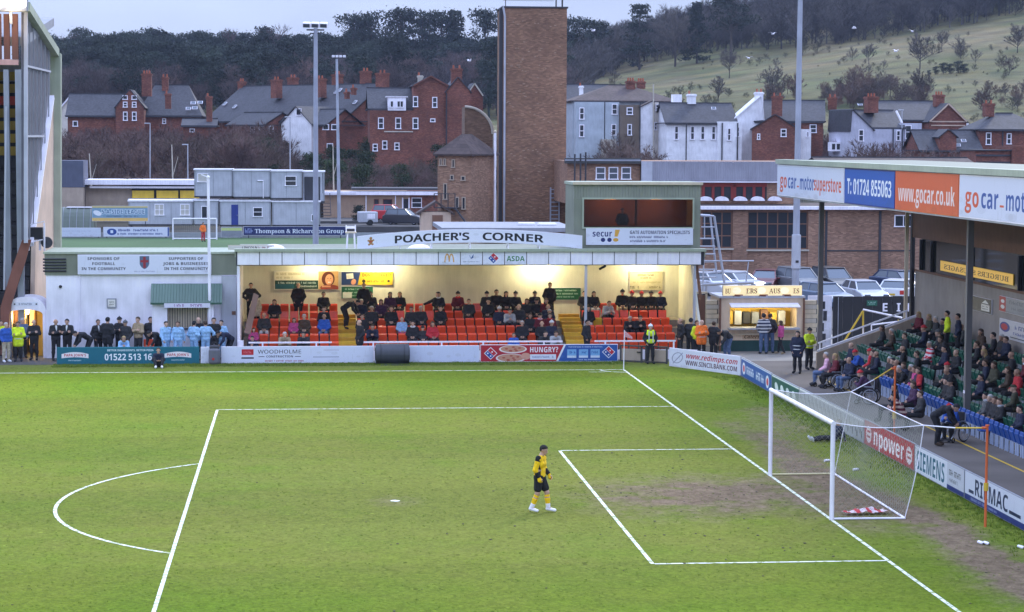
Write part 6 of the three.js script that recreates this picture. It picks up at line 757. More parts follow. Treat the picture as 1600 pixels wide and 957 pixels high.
// ---------------------------------------------------------------- light masts and poles
function mast(label, u, vTop, vBase, z, r, head, o = {}) {
  const p = onZ(u, vBase, z), top = onZ(o.uTop ?? u, vTop, z), t = thing(o.name ?? 'light_mast', label, 'mast', [p.x, landY(p.x, z), z], 0, o.group), H = top.y - landY(p.x, z), dx = top.x - p.x;
  part('pole', [rod([0, 0, 0], [dx, H, 0], r, r * 0.62, 12)], o.mat ?? M.galv, t); part('base_plate', rod([0, 0, 0], [0, 0.08, 0], r * 2, r * 2, 12), M.grey, t); if (head) head(t, H, dx); return t;
}
mast('tall grey light mast with three white lamp boxes, left of the brick tower', 493, 44, 380, -130, 0.26, (t, H) => { part('cross_arm', [bx(1.5, 0.12, 0.14, 0.02, H - 0.15, 0), bx(0.9, 0.1, 0.1, 0, H - 0.45, 0)], M.dark, t); for (let k = 0; k < 3; k++) { const b = part('lamp_box', [rb(0.66, 0.42, 0.5, 0.08, 0, 0, 0)], M.white, t); b.position.set(-0.72 + 0.72 * k, H + 0.28, 0.05); b.rotation.x = 0.35; b.rotation.y = -0.1; part('lamp_face', bx(0.54, 0.3, 0.03, 0, 0, 0.26), M.skyGlass, b); } });
mast('second thinner light mast behind the tall one, with a row of small lamps', 530, 92, 350, -172, 0.2, (t, H) => { part('cross_arm', bx(1.5, 0.08, 0.1, -0.05, H + 0.1, 0), M.dark, t); for (let k = 0; k < 4; k++) part('lamp_box', rb(0.3, 0.24, 0.24, 0.04, -0.6 + 0.38 * k, H + 0.26, 0), M.white, t); }, { uTop: 526 });
mast('tall pale floodlight pylon with a meter box, standing behind the kiosk', 1243, -14, 440, -52, 0.2, (t, H, dx) => { part('meter_box', rb(0.42, 1.75, 0.3, 0.03, 0.0, 4.0, 0.1), M.lightGrey, t); part('box_hole', bx(0.16, 0.12, 0.02, 0.02, 3.5, 0.255), M.black, t); part('lamp_frame', [bx(2.4, 0.1, 0.1, dx, H + 1.3, 0), bx(2.4, 0.1, 0.1, dx, H + 2.0, 0)], M.steel, t); for (let k = 0; k < 8; k++) part('floodlight_lamp', rb(0.44, 0.4, 0.3, 0.06, dx - 0.85 + 0.56 * (k % 4), H + (k < 4 ? 1.55 : 2.25), 0.1), M.whiteClean, t); }, { uTop: 1251, name: 'floodlight_pylon' });
for (const [u, vt, vb, d, l] of [[453, 183, 300, 255, 'slim pale street lamp in the scrub left of the light masts'], [234, 193, 300, 262, 'leaning slim pale pole in the scrub below the brick villa'], [293, 226, 300, 250, 'slim pale pole in the scrub left of the upper cabins'], [1410, 172, 262, 285, 'tall thin lamp post in front of the lilac house']]) mast(l, u, vt, vb, 58 - d, 0.09, (t, H) => part('lamp_head', rb(0.7, 0.12, 0.2, 0.04, -0.25, H, 0), M.lightGrey, t), { mat: M.lightGrey, name: 'street_lamp' });
// gulls over the hill
{
  const body = [sph(0.13, 0, 0, 0, 0.9, 0.8, 2.1, 8, 6)], wing = (s) => { const g = new THREE.BufferGeometry(); const P = [V(0, 0.04, 0.12), V(s * 0.32, 0.2, 0.1), V(s * 0.32, 0.2, -0.06), V(0, 0.04, -0.12), V(s * 0.7, 0.1, -0.08)]; g.setFromPoints([P[0], P[1], P[2], P[0], P[2], P[3], P[1], P[4], P[2], P[0], P[2], P[1], P[0], P[3], P[2], P[1], P[2], P[4]]); g.computeVertexNormals(); return g; };
  const B = metre(merged(body)), W1 = metre(flat(wing(1))), W2 = metre(flat(wing(-1)));
  [[1208, 53, 'just left of the floodlight pylon', 0.4], [1335, 44, 'over the wooded slope, right of the pylon', 1.2], [1426, 49, 'over the edge of the wood, farther right', -0.7], [927, 48, 'beside the top of the brick tower', 0.9], [1170, 91, 'over the pale hillside', 0.1], [733, 95, 'against the dark wood left of the tower', 2.0], [1400, 80, 'low over the grassy hillside', 0.6]].forEach(([u, v, l, ry]) => { const p = onZ(u, v, -190), g = thing('gull', 'small white gull flying ' + l, 'bird', p, ry, 'gulls over the hill'); shared('body', B, M.whiteClean, g); shared('wing', W1, M.whiteClean, g); shared('wing', W2, M.whiteClean, g); });
}

// ---------------------------------------------------------------- houses on the rising ground
// a house is laid out by volumes; each has walls, a roof of the given form, and its openings
function house(label, category, D, ry, uMid, build, name = 'house') {
  const z = 58 - D, c = onZ(uMid, 217, z), y = landY(c.x, z), t = thing(name, label, category, [c.x, y, z], ry), k = D / 3427;
  const X = (u) => onZ(u, 217, z).x - c.x, Y = (v) => onZ(uMid, v, z).y - y; // in the plane of the front
  const cs = Math.cos(ry), sn = Math.sin(ry), XZ = (u, zz) => (X(u) - zz * sn) / cs;
  const api = {
    t, X: (u) => X(u) / cs, Y, k,
    gable(u0, u1, ve, vr, z0, depth, wall, roof, o = {}) { // gable towards the front: ridge runs back
      const a = XZ(u0, z0), b = XZ(u1, z0), e = Y(ve), r = Y(vr), m = (a + b) / 2 + (o.lean ?? 0), W = part('wall', prism([[a, -2], [b, -2], [b, e], [m, r], [a, e]], depth).translate(0, 0, z0 - depth), wall, t);
      const th = 0.14, ov = 0.25, slab = (p, q) => { const d = V(q[0] - p[0], q[1] - p[1], 0), n = V(-d.y, d.x, 0).normalize(); if (n.y < 0) n.negate(); const L = d.length(), s = d.clone().normalize(), A = [p[0] - s.x * ov, p[1] - s.y * ov]; return prism([[A[0] + n.x * 0.01, A[1] + n.y * 0.01], [q[0] + n.x * 0.01, q[1] + n.y * 0.01], [q[0] + n.x * th, q[1] + n.y * th], [A[0] + n.x * th, A[1] + n.y * th]], depth + 0.3).translate(0, 0, z0 - depth - 0.1); };
      part('roof', [slab([a, e], [m, r]), slab([b, e], [m, r])], roof, t); if (o.trim) part('barge_board', [bar([a, e, z0 + 0.22], [m, r, z0 + 0.22], 0.18), bar([b, e, z0 + 0.22], [m, r, z0 + 0.22], 0.18)], o.trim, t); return W;
    },
    side(u0, u1, ve, vr, z0, depth, wall, roof, o = {}) { // ridge across the view: a roof slope faces the front
      const h = depth / 2, a = XZ(u0, z0 - h), b = XZ(u1, z0 - h), e = Y(ve), r = Y(vr), inset = o.hip ? Math.min((b - a) / 2 - 0.05, o.hip === true ? h : o.hip) : 0;
      part('wall', o.hip ? b2(a, b, -2, e, z0, z0 - depth) : prism([[-z0, -2], [-z0 + depth, -2], [-z0 + depth, e], [-z0 + h, r], [-z0, e]], b - a).rotateY(Math.PI / 2).translate(a, 0, 0), wall, t);
      const ov = 0.3, A = [V(a - ov, e + 0.02, z0 + ov), V(b + ov, e + 0.02, z0 + ov), V(b + ov, e + 0.02, z0 - depth - ov), V(a - ov, e + 0.02, z0 - depth - ov)], R0 = V(a + inset - (inset ? 0 : ov), r + 0.06, z0 - h), R1 = V(b - inset + (inset ? 0 : ov), r + 0.06, z0 - h), tri = (p, q, s) => { const g = new THREE.BufferGeometry().setFromPoints([p, q, s]); g.computeVertexNormals(); return flat(g); };
      const g = [quad(A[0], A[1], R1, R0), quad(A[2], A[3], R0, R1)]; if (inset) g.push(tri(A[1], A[2], R1), tri(A[3], A[0], R0)); const low = g.map((q) => q.clone().translate(0, -0.14, 0)); g.push(...low, bar(A[0], A[1], 0.14), bar(A[1], A[2], 0.14), bar(A[3], A[0], 0.14)); part('roof', g, roof, t);
      part('ridge', bar(R0, R1, 0.2), M.dark, t); part('gutter', bx(b - a + 0.5, 0.14, 0.16, (a + b) / 2, e - 0.1, z0 + 0.34), o.gutter ?? M.dark, t); if (o.trim) part('barge_board', [bar(A[1], R1, 0.2), bar(A[2], R1, 0.2)], o.trim, t);
    },
    box(u0, u1, v0, z0, depth, m, nm = 'wall') { return part(nm, b2(XZ(u0, z0), XZ(u1, z0), -2, Y(v0), z0, z0 - depth), m, t); },
    chim(u, v0, v1, w, z0, m, pots = 2) { const x = XZ(u, z0), W = w * k, c2 = part('chimney', [b2(x - W / 2, x + W / 2, Y(v1), Y(v0), z0 + W / 2, z0 - W / 2), b2(x - W / 2 - 0.1, x + W / 2 + 0.1, Y(v0) - 0.3, Y(v0) - 0.08, z0 + W / 2 + 0.1, z0 - W / 2 - 0.1)], m, t); for (let q = 0; q < pots; q++) part('chimney_pot', rod([x - W * 0.28 + q * W * 0.56 / Math.max(1, pots - 1), Y(v0), z0], [x - W * 0.28 + q * W * 0.56 / Math.max(1, pots - 1), Y(v0) + 0.45, z0], 0.14, 0.11, 8), M.terracotta, c2); return c2; },
    win(u, v, w, h, z0, o = {}) { return addWindow(t, V(XZ(u, z0), Y(v), z0 + 0.03), 0, w * k / cs, h * k, { f: 0.12, ...o }); },
    winR(zz, v, w, h, x, o = {}) { return addWindow(t, V(x, Y(v), zz), Math.PI / 2, w, h, { f: 0.12, ...o }); },
    sky(u, v, w, h, z0, pitch) { const p = part('skylight', [bx(w * k, 0.1, h * k * 1.5)], M.whiteClean, t); p.position.set(XZ(u, z0), Y(v), z0); p.rotation.x = pitch; part('pane', bx(w * k * 0.8, 0.04, h * k * 1.2, 0, 0.06, 0), M.skyGlass, p); },
    gablet(u0, u1, ve, vr, z0, wall, roof) { return this.gable(u0, u1, ve, vr, z0, 2.5, wall, roof); },
  };
  build(api); return t;
}
const W1 = M.whiteRender;
house('small cream gabled house at the far left behind the tall stand', 'house', 345, -0.25, 108, (h) => { h.gable(92, 128, 172, 151, 0, 8, M.beigeRender, M.slate, { trim: M.whiteClean }); h.side(60, 96, 180, 160, -1, 7, M.beigeRender, M.slate); h.win(108, 180, 7, 10, 0); });
house('red brick villa with a hipped slate roof and a bay gable of white windows', 'house', 318, 0, 225, (h) => {
  h.side(214, 312, 181, 131, -2, 14, M.redBrick, M.slate, { hip: 2 }); h.gable(182, 226, 168, 141, 1.5, 8, M.redBrick, M.slate); h.side(106, 186, 182, 147, 0.5, 10, M.redBrick, M.slate);
  for (const u of [197, 211]) { h.win(u, 153, 8, 7, 1.53, { ny: 1 }); h.win(u, 164, 7, 9, 1.53); h.win(u, 182, 7, 14, 1.53); } h.win(118, 194, 8, 9, 0.55, { ny: 1 }); h.win(255, 189, 6, 9, -1.95); h.chim(227, 114, 150, 15, -3.5, M.redBrick, 3); h.chim(253, 118, 140, 10, -8, M.redBrick, 2); h.chim(263, 146, 170, 9, 0.3, M.redBrick, 1);
  for (const [u, v] of [[293, 169], [303, 168], [300, 160], [311, 159]]) h.sky(u, v, 8, 4, -1.0 - (181 - v) * 0.12, 0.75);
});
house('long red brick terrace with one great slate roof and many chimneys', 'house', 322, -0.85, 440, (h) => {
  h.side(374, 594, 190, 131, -1, 15, M.redBrick, M.slate); for (const [u, v0, v1, w, z0] of [[372, 122, 140, 10, -8.5], [431, 122, 152, 13, -5], [457, 117, 134, 13, -10], [501, 122, 152, 13, -5], [528, 114, 134, 13, -9], [571, 110, 130, 13, -9], [596, 114, 150, 15, -8.5]]) h.chim(u, v0, v1, w, z0, M.redBrick, 2);
  h.gable(440, 486, 194, 168, 3.0, 8, W1, M.slate); h.win(467, 176, 8, 11, 3.03, { ny: 1 }); h.side(382, 440, 196, 176, 2.2, 7, M.redBrick, M.slate); h.side(488, 536, 196, 172, 2.4, 7, M.redBrick, M.slate); for (const u of [394, 408, 424]) h.win(u, 203, 7, 12, 2.2); for (const [u, v] of [[508, 199], [521, 199], [514, 228]]) h.win(u, v, 9, 9, 2.42, { ny: 1 }); for (const [u, v] of [[525, 143], [531, 140], [553, 160], [345, 160], [362, 165]]) h.sky(u, v, 6, 5, -1.2 - (183 - v) * 0.13, 0.72); for (const [u, v] of [[541, 147], [551, 141]]) h.chim(u, v - 3, v + 8, 6, -3.5, M.redBrick, 1);
});
house('low brick outbuilding with a slate lean-to between the villa and the terrace', 'building', 306, 0, 312, (h) => { h.side(286, 336, 197, 186, 0, 6, M.redBrick, M.slate); h.chim(326, 150, 190, 9, -2, M.redBrick, 1); h.win(300, 204, 8, 6, 0.03, { ny: 1 }); }, 'outbuilding');
house('tall red brick house with a white dormer and a stone capped chimney', 'house', 300, 0, 655, (h) => {
  h.side(578, 652, 171, 137, -1, 10, M.redBrick, M.slate); h.gable(646, 700, 134, 119, 0, 11, M.redBrick, M.slate, { trim: M.redBrick }); h.gable(697, 734, 143, 121, 0.4, 12, M.redBrick, M.slate); h.box(578, 646, 173, 0, 3, M.redBrick); h.gable(733, 760, 148, 128, -6, 8, M.redBrick, M.slate, { trim: M.stone });
  const d = part('dormer', [b2(h.X(606), h.X(634), h.Y(173), h.Y(152), 0.2, -3), bx(h.X(637) - h.X(603), 0.12, 3.4, h.X(620), h.Y(151.5), -1.4)], M.whiteClean, h.t); h.win(612, 163, 6, 11, 0.24, { ny: 1 }); h.win(625, 163, 11, 11, 0.24, { ny: 1, nx: 2 }); h.chim(714, 106, 140, 17, -1.5, M.redBrick, 2); h.chim(660, 116, 130, 8, -6, M.stone, 1);
  for (const u of [595, 622, 649]) h.win(u, 193, 9, 18, 0.05); h.win(649, 159, 8, 17, 0.05); h.win(679, 160, 8, 17, 0.05); h.win(601, 227, 8, 14, 0.05); h.win(676, 188, 8, 6, 0.05, { ny: 1 }); for (const [u, v] of [[586, 231], [620, 229]]) h.win(u, v, 8, 12, 0.05); part('downpipe', rod([h.X(697), -2, 0.5], [h.X(697), h.Y(145), 0.5], 0.09), M.dark, h.t); part('string_course', bx(h.X(645) - h.X(600), 0.15, 0.1, (h.X(645) + h.X(600)) / 2, h.Y(206), 0.05), M.stone, h.t);
});
house('house with a slate roof and one cream window bay, right of the brick tower', 'house', 322, 0, 918, (h) => { h.side(870, 956, 158, 131, -1, 10, M.tan, M.slate); h.box(876, 898, 160, 0, 3, M.cream); h.win(896, 171, 5, 15, 0.04); h.chim(909, 134, 150, 6, -1, M.whiteRender, 1); h.chim(922, 148, 160, 4, 0, M.stone, 1); });
house('pale blue rendered block with a brown hipped roof and a brown brick front', 'house', 300, 0, 975, (h) => {
  h.side(898, 1064, 158, 131, -2, 15, M.paleBlue, M.tile, { hip: 6 }); h.box(899, 966, 160, 0.6, 8, M.paleBlue); h.box(966.5, 997, 164, 1.6, 8, worn([0.17, 0.13, 0.10], 0.9)); h.gable(997.5, 1018, 168, 158, 1.4, 6, W1, M.tile, { lean: 0.9 }); h.box(1019, 1050, 160, 0.8, 6, M.beigeRender); h.box(1051, 1065, 147, 0.0, 1.5, W1);
  h.chim(998, 124, 140, 14, -8, M.redBrick, 3); h.chim(1018, 124, 136, 13, -10, M.redBrick, 3); for (const [u, v, w, ht, z0] of [[908, 178, 8, 19, 0.63], [908, 205, 8, 20, 0.63], [959, 171, 9, 17, 0.63], [958, 203, 8, 18, 0.63], [981, 174, 10, 12, 1.63], [981, 203, 7, 18, 1.63], [1025, 168, 5, 11, 0.83], [1023, 197, 5, 13, 0.83]]) h.win(u, v, w, ht, z0); part('downpipe', [942, 997, 1018].map((u) => rod([h.X(u), -2, 1.75], [h.X(u), h.Y(160), 1.75], 0.08)), M.dark, h.t); part('leaning_pole', rod([h.X(1017), h.Y(250), 2.4], [h.X(1016), h.Y(132), 2.4], 0.09), M.stone, h.t); h.box(938, 958, 218, 3, 3, M.stone); h.win(949, 236, 6, 8, 3.03);
});
house('white rendered house with arched dark windows and white chimneys', 'house', 292, 0, 1110, (h) => {
  h.side(1042, 1150, 193, 161, 0, 10, W1, M.slate); h.chim(1090, 146, 162, 13, -5, W1, 1); h.gable(1143, 1196, 192, 150, -1.2, 3, W1, W1, { lean: 1.9 }); h.chim(1190, 143, 172, 12, -2, W1, 2); h.box(1120, 1158, 190, 0.6, 3, W1); for (const u of [1057, 1082, 1098, 1115]) h.win(u, 208, 7, 22, 0.04, { nx: 1, ny: 2 }); h.win(1138, 210, 6, 20, 0.64); h.win(1152, 206, 5, 16, 0.64); h.sky(1120, 169, 7, 4, -2.4, 0.7); part('downpipe', [1071, 1127, 1151].map((u) => rod([h.X(u), -2, 0.72], [h.X(u), h.Y(192), 0.72], 0.09)), M.dark, h.t);
});
house('red brick house with a big chimney and a slate roof behind the floodlight pylon', 'house', 290, -0.22, 1255, (h) => {
  h.side(1205, 1305, 190, 156, -2, 12, M.redBrick, M.slate); h.gable(1174, 1242, 202, 180, 2, 7, M.redBrick, M.slate); h.chim(1218, 150, 182, 17, -1, M.redBrick, 2); h.chim(1322, 150, 170, 14, -9, M.redBrick, 2); h.win(1221, 208, 9, 13, 2.03); h.win(1184, 214, 5, 10, 2.03); h.win(1275, 201, 11, 14, -1.97); const p = h.box(1240, 1266, 202, 0.4, 3, W1); h.win(1261, 210, 4, 10, 0.44, { ny: 1 });
  const c = part('conservatory', [b2(h.X(1292), h.X(1330), h.Y(236), h.Y(222), 2.5, 0)], M.whiteClean, h.t); for (let k = 0; k < 4; k++) part('pane', bx(0.42, 0.75, 0.05, h.X(1300 + k * 7), h.Y(229), 2.52), M.glass, c);
});
house('pale lilac rendered house with tall sash windows in front of the brick gable', 'house', 284, 0.12, 1370, (h) => {
  h.side(1340, 1411, 200, 172, -1.0, 9, M.paleLilac, M.slate); h.gable(1326, 1362, 203, 172, 0.6, 8, M.paleLilac, M.slate, { lean: -1.4 }); h.box(1412, 1448, 192, -1.5, 5, M.paleLilac); h.box(1362, 1410, 202, 0.3, 4, M.paleLilac); h.chim(1373, 150, 176, 18, -4, M.redBrick, 3); h.win(1343, 212, 9, 19, 0.63); h.win(1404, 212, 7, 17, 0.34); h.win(1426, 206, 11, 22, -1.46); part('downpipe', [1395, 1410].map((u) => rod([h.X(u), -2, 0.42], [h.X(u), h.Y(200), 0.42], 0.09)), M.dark, h.t); part('roof_verge', bar([h.X(1402), h.Y(173), -0.2], [h.X(1408), h.Y(192), 0.6], 0.2), M.whiteClean, h.t); h.sky(1355, 163, 8, 3, -4, 0.6); h.win(1339, 243, 8, 8, 0.63, { ny: 1 });
});
house('red brick gable end with pale stone bands, at the right behind the lilac house', 'house', 298, 0, 1450, (h) => {
  h.side(1384, 1482, 188, 157, -3, 11, M.redBrick, M.slate); h.gable(1452, 1510, 190, 162, 0, 10, M.redBrick, M.slate, { trim: M.peach }); part('stone_band', [190, 196].map((v) => bx(h.X(1508) - h.X(1455), 0.16, 0.1, (h.X(1508) + h.X(1455)) / 2, h.Y(v), 0.05)), M.peach, h.t); h.chim(1479, 147, 166, 15, -4, M.redBrick, 3); h.box(1509, 1517, 192, -1, 2, W1);
});
house('low slate roofed outbuilding with two skylights below the banded gable', 'house', 276, 0, 1490, (h) => { h.side(1440, 1534, 236, 204, 0, 8, M.redBrick, M.slate); h.gable(1468, 1494, 214, 203, 0.3, 4, M.redBrick, M.slate); h.sky(1500, 227, 8, 4, -0.6, 0.75); h.sky(1512, 220, 8, 4, -1.6, 0.75); });
house('brick house with a hipped slate roof and two white sash windows at the right edge', 'house', 278, 0, 1570, (h) => { h.side(1531, 1640, 203, 177, 0, 9, M.redBrick, M.slate, { hip: 3.5 }); h.chim(1559, 161, 182, 15, -4, M.redBrick, 2); h.win(1545, 217, 9, 20, 0.04); h.win(1577, 217, 8, 18, 0.04); h.win(1612, 217, 8, 18, 0.04); part('downpipe', rod([h.X(1567), -2, 0.1], [h.X(1567), h.Y(204), 0.1], 0.09), M.dark, h.t); });
house('dark red brick yard building low at the right edge above the stand roof', 'building', 240, 0, 1570, (h) => { h.box(1526, 1580, 236, 0, 6, M.redBrick); h.box(1581, 1650, 228, 0.5, 6, M.redBrick); part('band', [bx(h.X(1580) - h.X(1526), 0.2, 0.1, (h.X(1580) + h.X(1526)) / 2, h.Y(243), 0.05), bx(h.X(1580) - h.X(1526), 0.2, 0.1, (h.X(1580) + h.X(1526)) / 2, h.Y(254), 0.05)], M.dark, h.t); part('roof', b2(h.X(1524), h.X(1582), h.Y(236), h.Y(234), 0.2, -6.2), M.slate, h.t); }, 'yard_building');
house('brown metal sided shed above the side stand roof', 'building', 230, 0, 1440, (h) => { h.side(1290, 1530, 262, 248, 0, 10, M.olive, M.tile); }, 'shed');

// ---------------------------------------------------------------- trees and scrub
function bareTree(seed, H, spread, dens, o = {}) { // trunk and limbs as tapering bars, twigs as thin blades
  const r = rng(seed), wood = [], twig = [], up = V(0, 1, 0);
  const limb = (a, b, r0, r1) => { const d = b.clone().sub(a).normalize(), s = Math.abs(d.y) > 0.9 ? V(1, 0, 0) : V(0, 1, 0), p = d.clone().cross(s).normalize(), q = p.clone().cross(d), A = [], B = []; for (let k = 0; k < 3; k++) { const c = Math.cos(k * 2.094), n = Math.sin(k * 2.094); A.push(a.clone().addScaledVector(p, c * r0).addScaledVector(q, n * r0)); B.push(b.clone().addScaledVector(p, c * r1).addScaledVector(q, n * r1)); } for (let k = 0; k < 3; k++) { const l = (k + 1) % 3; wood.push(A[k], A[l], B[l], A[k], B[l], B[k]); } };
  const grow = (p, dir, len, rad, lev) => {
    const d = dir.clone().add(V((r() - 0.5) * 0.35, 0.14, (r() - 0.5) * 0.35)).normalize(), e = p.clone().addScaledVector(d, len);
    limb(p, e, rad, rad * 0.5);
    if (lev >= (o.levels ?? 3)) { const w = o.twigW ?? 0.03; for (let k = 0; k < dens; k++) { const q = p.clone().lerp(e, 0.2 + 0.8 * r()), td = d.clone().add(V(r() - 0.5, r() * 0.8 - 0.25, r() - 0.5).multiplyScalar(2)).normalize(), tl = len * (0.5 + 0.8 * r()), s = td.clone().cross(V(r() - 0.5, r() - 0.5, r() - 0.5)).normalize().multiplyScalar(w); twig.push(q.clone().add(s), q.clone().sub(s), q.clone().addScaledVector(td, tl)); } return; }
    for (let k = 0; k < 3; k++) { const a = r() * 6.28, nd = d.clone().multiplyScalar(0.7).add(V(Math.cos(a), r() * 0.6 - 0.2, Math.sin(a)).multiplyScalar(spread * (0.7 + 0.6 * r()))).normalize(); grow(p.clone().lerp(e, 0.25 + 0.3 * k + 0.15 * r()), nd, len * (0.5 + 0.2 * r()), rad * 0.5, lev + 1); }
    grow(e, d, len * 0.55, rad * 0.5, lev + 1);
  };
  { // a stem that forks into several leaders, limbs leaving it from low down
    const n = o.n0 ?? 11, lean = V((r() - 0.5) * 0.15, 1, (r() - 0.5) * 0.15), stem = lean.clone().multiplyScalar(H * 0.62), base = o.trunk ?? 0.28; limb(V(0, 0, 0), stem, H * 0.02, H * 0.008);
    for (let k = 0; k < n; k++) { const t = base + (1 - base) * (k + r() * 0.7) / n, a = k * 2.4 + r(), rise = 0.35 + 0.9 * t * t + 0.3 * r(); grow(stem.clone().multiplyScalar(t), V(Math.cos(a) * spread * 1.4, rise, Math.sin(a) * spread * 1.4).normalize(), H * (o.reach ?? 0.25) * (1.15 - 0.45 * t) * (0.8 + 0.4 * r()), H * 0.009 * (1.2 - 0.5 * t), 1); }
  }
  const mk = (l) => { const g = new THREE.BufferGeometry().setFromPoints(l); g.computeVertexNormals(); return flat(g); };
  let top = 0; for (const p of twig) top = Math.max(top, p.y); const s = H / top; return { wood: mk(wood).scale(s, s, s), twig: mk(twig).scale(s, s, s) };
}
function evergreen(seed, H, R, o = {}) { // rough crown of many small leaf faces in clumps round limbs
  const r = rng(seed), tri = [], wood = [rod([0, 0, 0], [0, H * 0.9, 0], H * 0.022, H * 0.006, 6)], n = o.clumps ?? 46;
  for (let c = 0; c < n; c++) {
    const t = o.cone ? Math.pow(r(), 0.8) : (o.base ?? 0.35) + (1 - (o.base ?? 0.35)) * r(), rr = o.cone ? R * (1 - t) * (0.35 + 0.65 * r()) + 0.15 : R * Math.sqrt(Math.max(0.05, 1 - Math.pow((t - 0.68) / 0.42, 2))) * (0.3 + 0.7 * r()), a = r() * 6.28, cx = Math.cos(a) * rr, cz = Math.sin(a) * rr, cy = H * (o.cone ? 0.06 + 0.94 * t : t), cr = (o.cr ?? 0.13) * H * (0.6 + 0.8 * r());
    if (!o.cone && c % 2 === 0) wood.push(rod([0, cy * 0.75, 0], [cx * 0.8, cy, cz * 0.8], H * 0.009, H * 0.003, 4));
    const m = o.leaves ?? 60; for (let k = 0; k < m; k++) { const d = V(r() - 0.5, (r() - 0.5) * (o.flat ?? 0.6), r() - 0.5).normalize().multiplyScalar(cr * Math.cbrt(r())), p = V(cx + d.x, cy + d.y * (o.flat ?? 0.6), cz + d.z), q = (o.leaf ?? 0.032) * H * (0.6 + 0.8 * r()), u = V(r() - 0.5, r() - 0.5, r() - 0.5).normalize(), w = V(r() - 0.5, r() - 0.5, r() - 0.5).normalize(); tri.push(p, p.clone().addScaledVector(u, q), p.clone().addScaledVector(w, q)); }
  }
  const g = new THREE.BufferGeometry().setFromPoints(tri); g.computeVertexNormals(); return { wood: merged(wood), twig: flat(g) };
}
const bark = mat([0.075, 0.06, 0.052], 0.95), twigPurple = mat([0.088, 0.058, 0.060], 0.95, { side: THREE.DoubleSide }), twigBrown = mat([0.115, 0.078, 0.058], 0.95, { side: THREE.DoubleSide }), twigGrey = mat([0.125, 0.105, 0.090], 0.95, { side: THREE.DoubleSide }), leafDark = mat([0.016, 0.026, 0.016], 0.9, { side: THREE.DoubleSide }), leafGreen = mat([0.042, 0.070, 0.026], 0.9, { side: THREE.DoubleSide }), white1 = mat([1, 1, 1], 0.95, { side: THREE.DoubleSide });
const loneV = [41, 42, 43].map((q) => bareTree(q * 7, 11, 0.75, 12, { twigW: 0.04, trunk: 0.16 + q * 0.0 + (q % 3) * 0.08, n0: 11 + (q % 4) * 2, reach: 0.2 + 0.05 * (q % 3) }));
const bareV = [1, 2, 3, 4].map((s) => bareTree(s * 13, 11, 0.62, 8, { twigW: 0.032 }));
const bareW = [5, 6, 7].map((s) => bareTree(s * 17, 11, 0.75, 8, { twigW: 0.034, trunk: 0.22 }));
const everV = [evergreen(51, 12, 3.4), evergreen(52, 12, 3.8, { base: 0.45 }), evergreen(53, 13, 3.0, { base: 0.3 })];
const coniferV = [evergreen(61, 14, 3.0, { cone: true, flat: 0.35, cr: 0.09, clumps: 60 })];
const scrubV = [8, 9, 10].map((s) => bareTree(s * 23, 5, 0.62, 9, { trunk: 0.04, n0: 12, twigW: 0.018, reach: 0.3 }));
const BOUND = [[870, 196], [900, 170], [940, 126], [1000, 101], [1100, 84], [1250, 77], [1400, 59], [1500, 41], [1600, 25], [1720, 8]];
function instanced(name, label, category, geo, base, list) { // list of [x, y, z, scale, turn, colour]
  const m = new THREE.InstancedMesh(geo, base, list.length), o = new THREE.Object3D(), c = new THREE.Color();
  list.forEach(([x, y, z, s, t, col], i) => { o.position.set(x, y, z); o.rotation.y = t; o.scale.set(s, s * (0.9 + 0.2 * hash2(i, 3)), s); o.updateMatrix(); m.setMatrixAt(i, o.matrix); c.setRGB(...col); m.setColorAt(i, c); });
  m.name = numbered(name); tag(m, label, category); m.userData.kind = 'stuff'; m.castShadow = m.receiveShadow = true; scene.add(m);
}
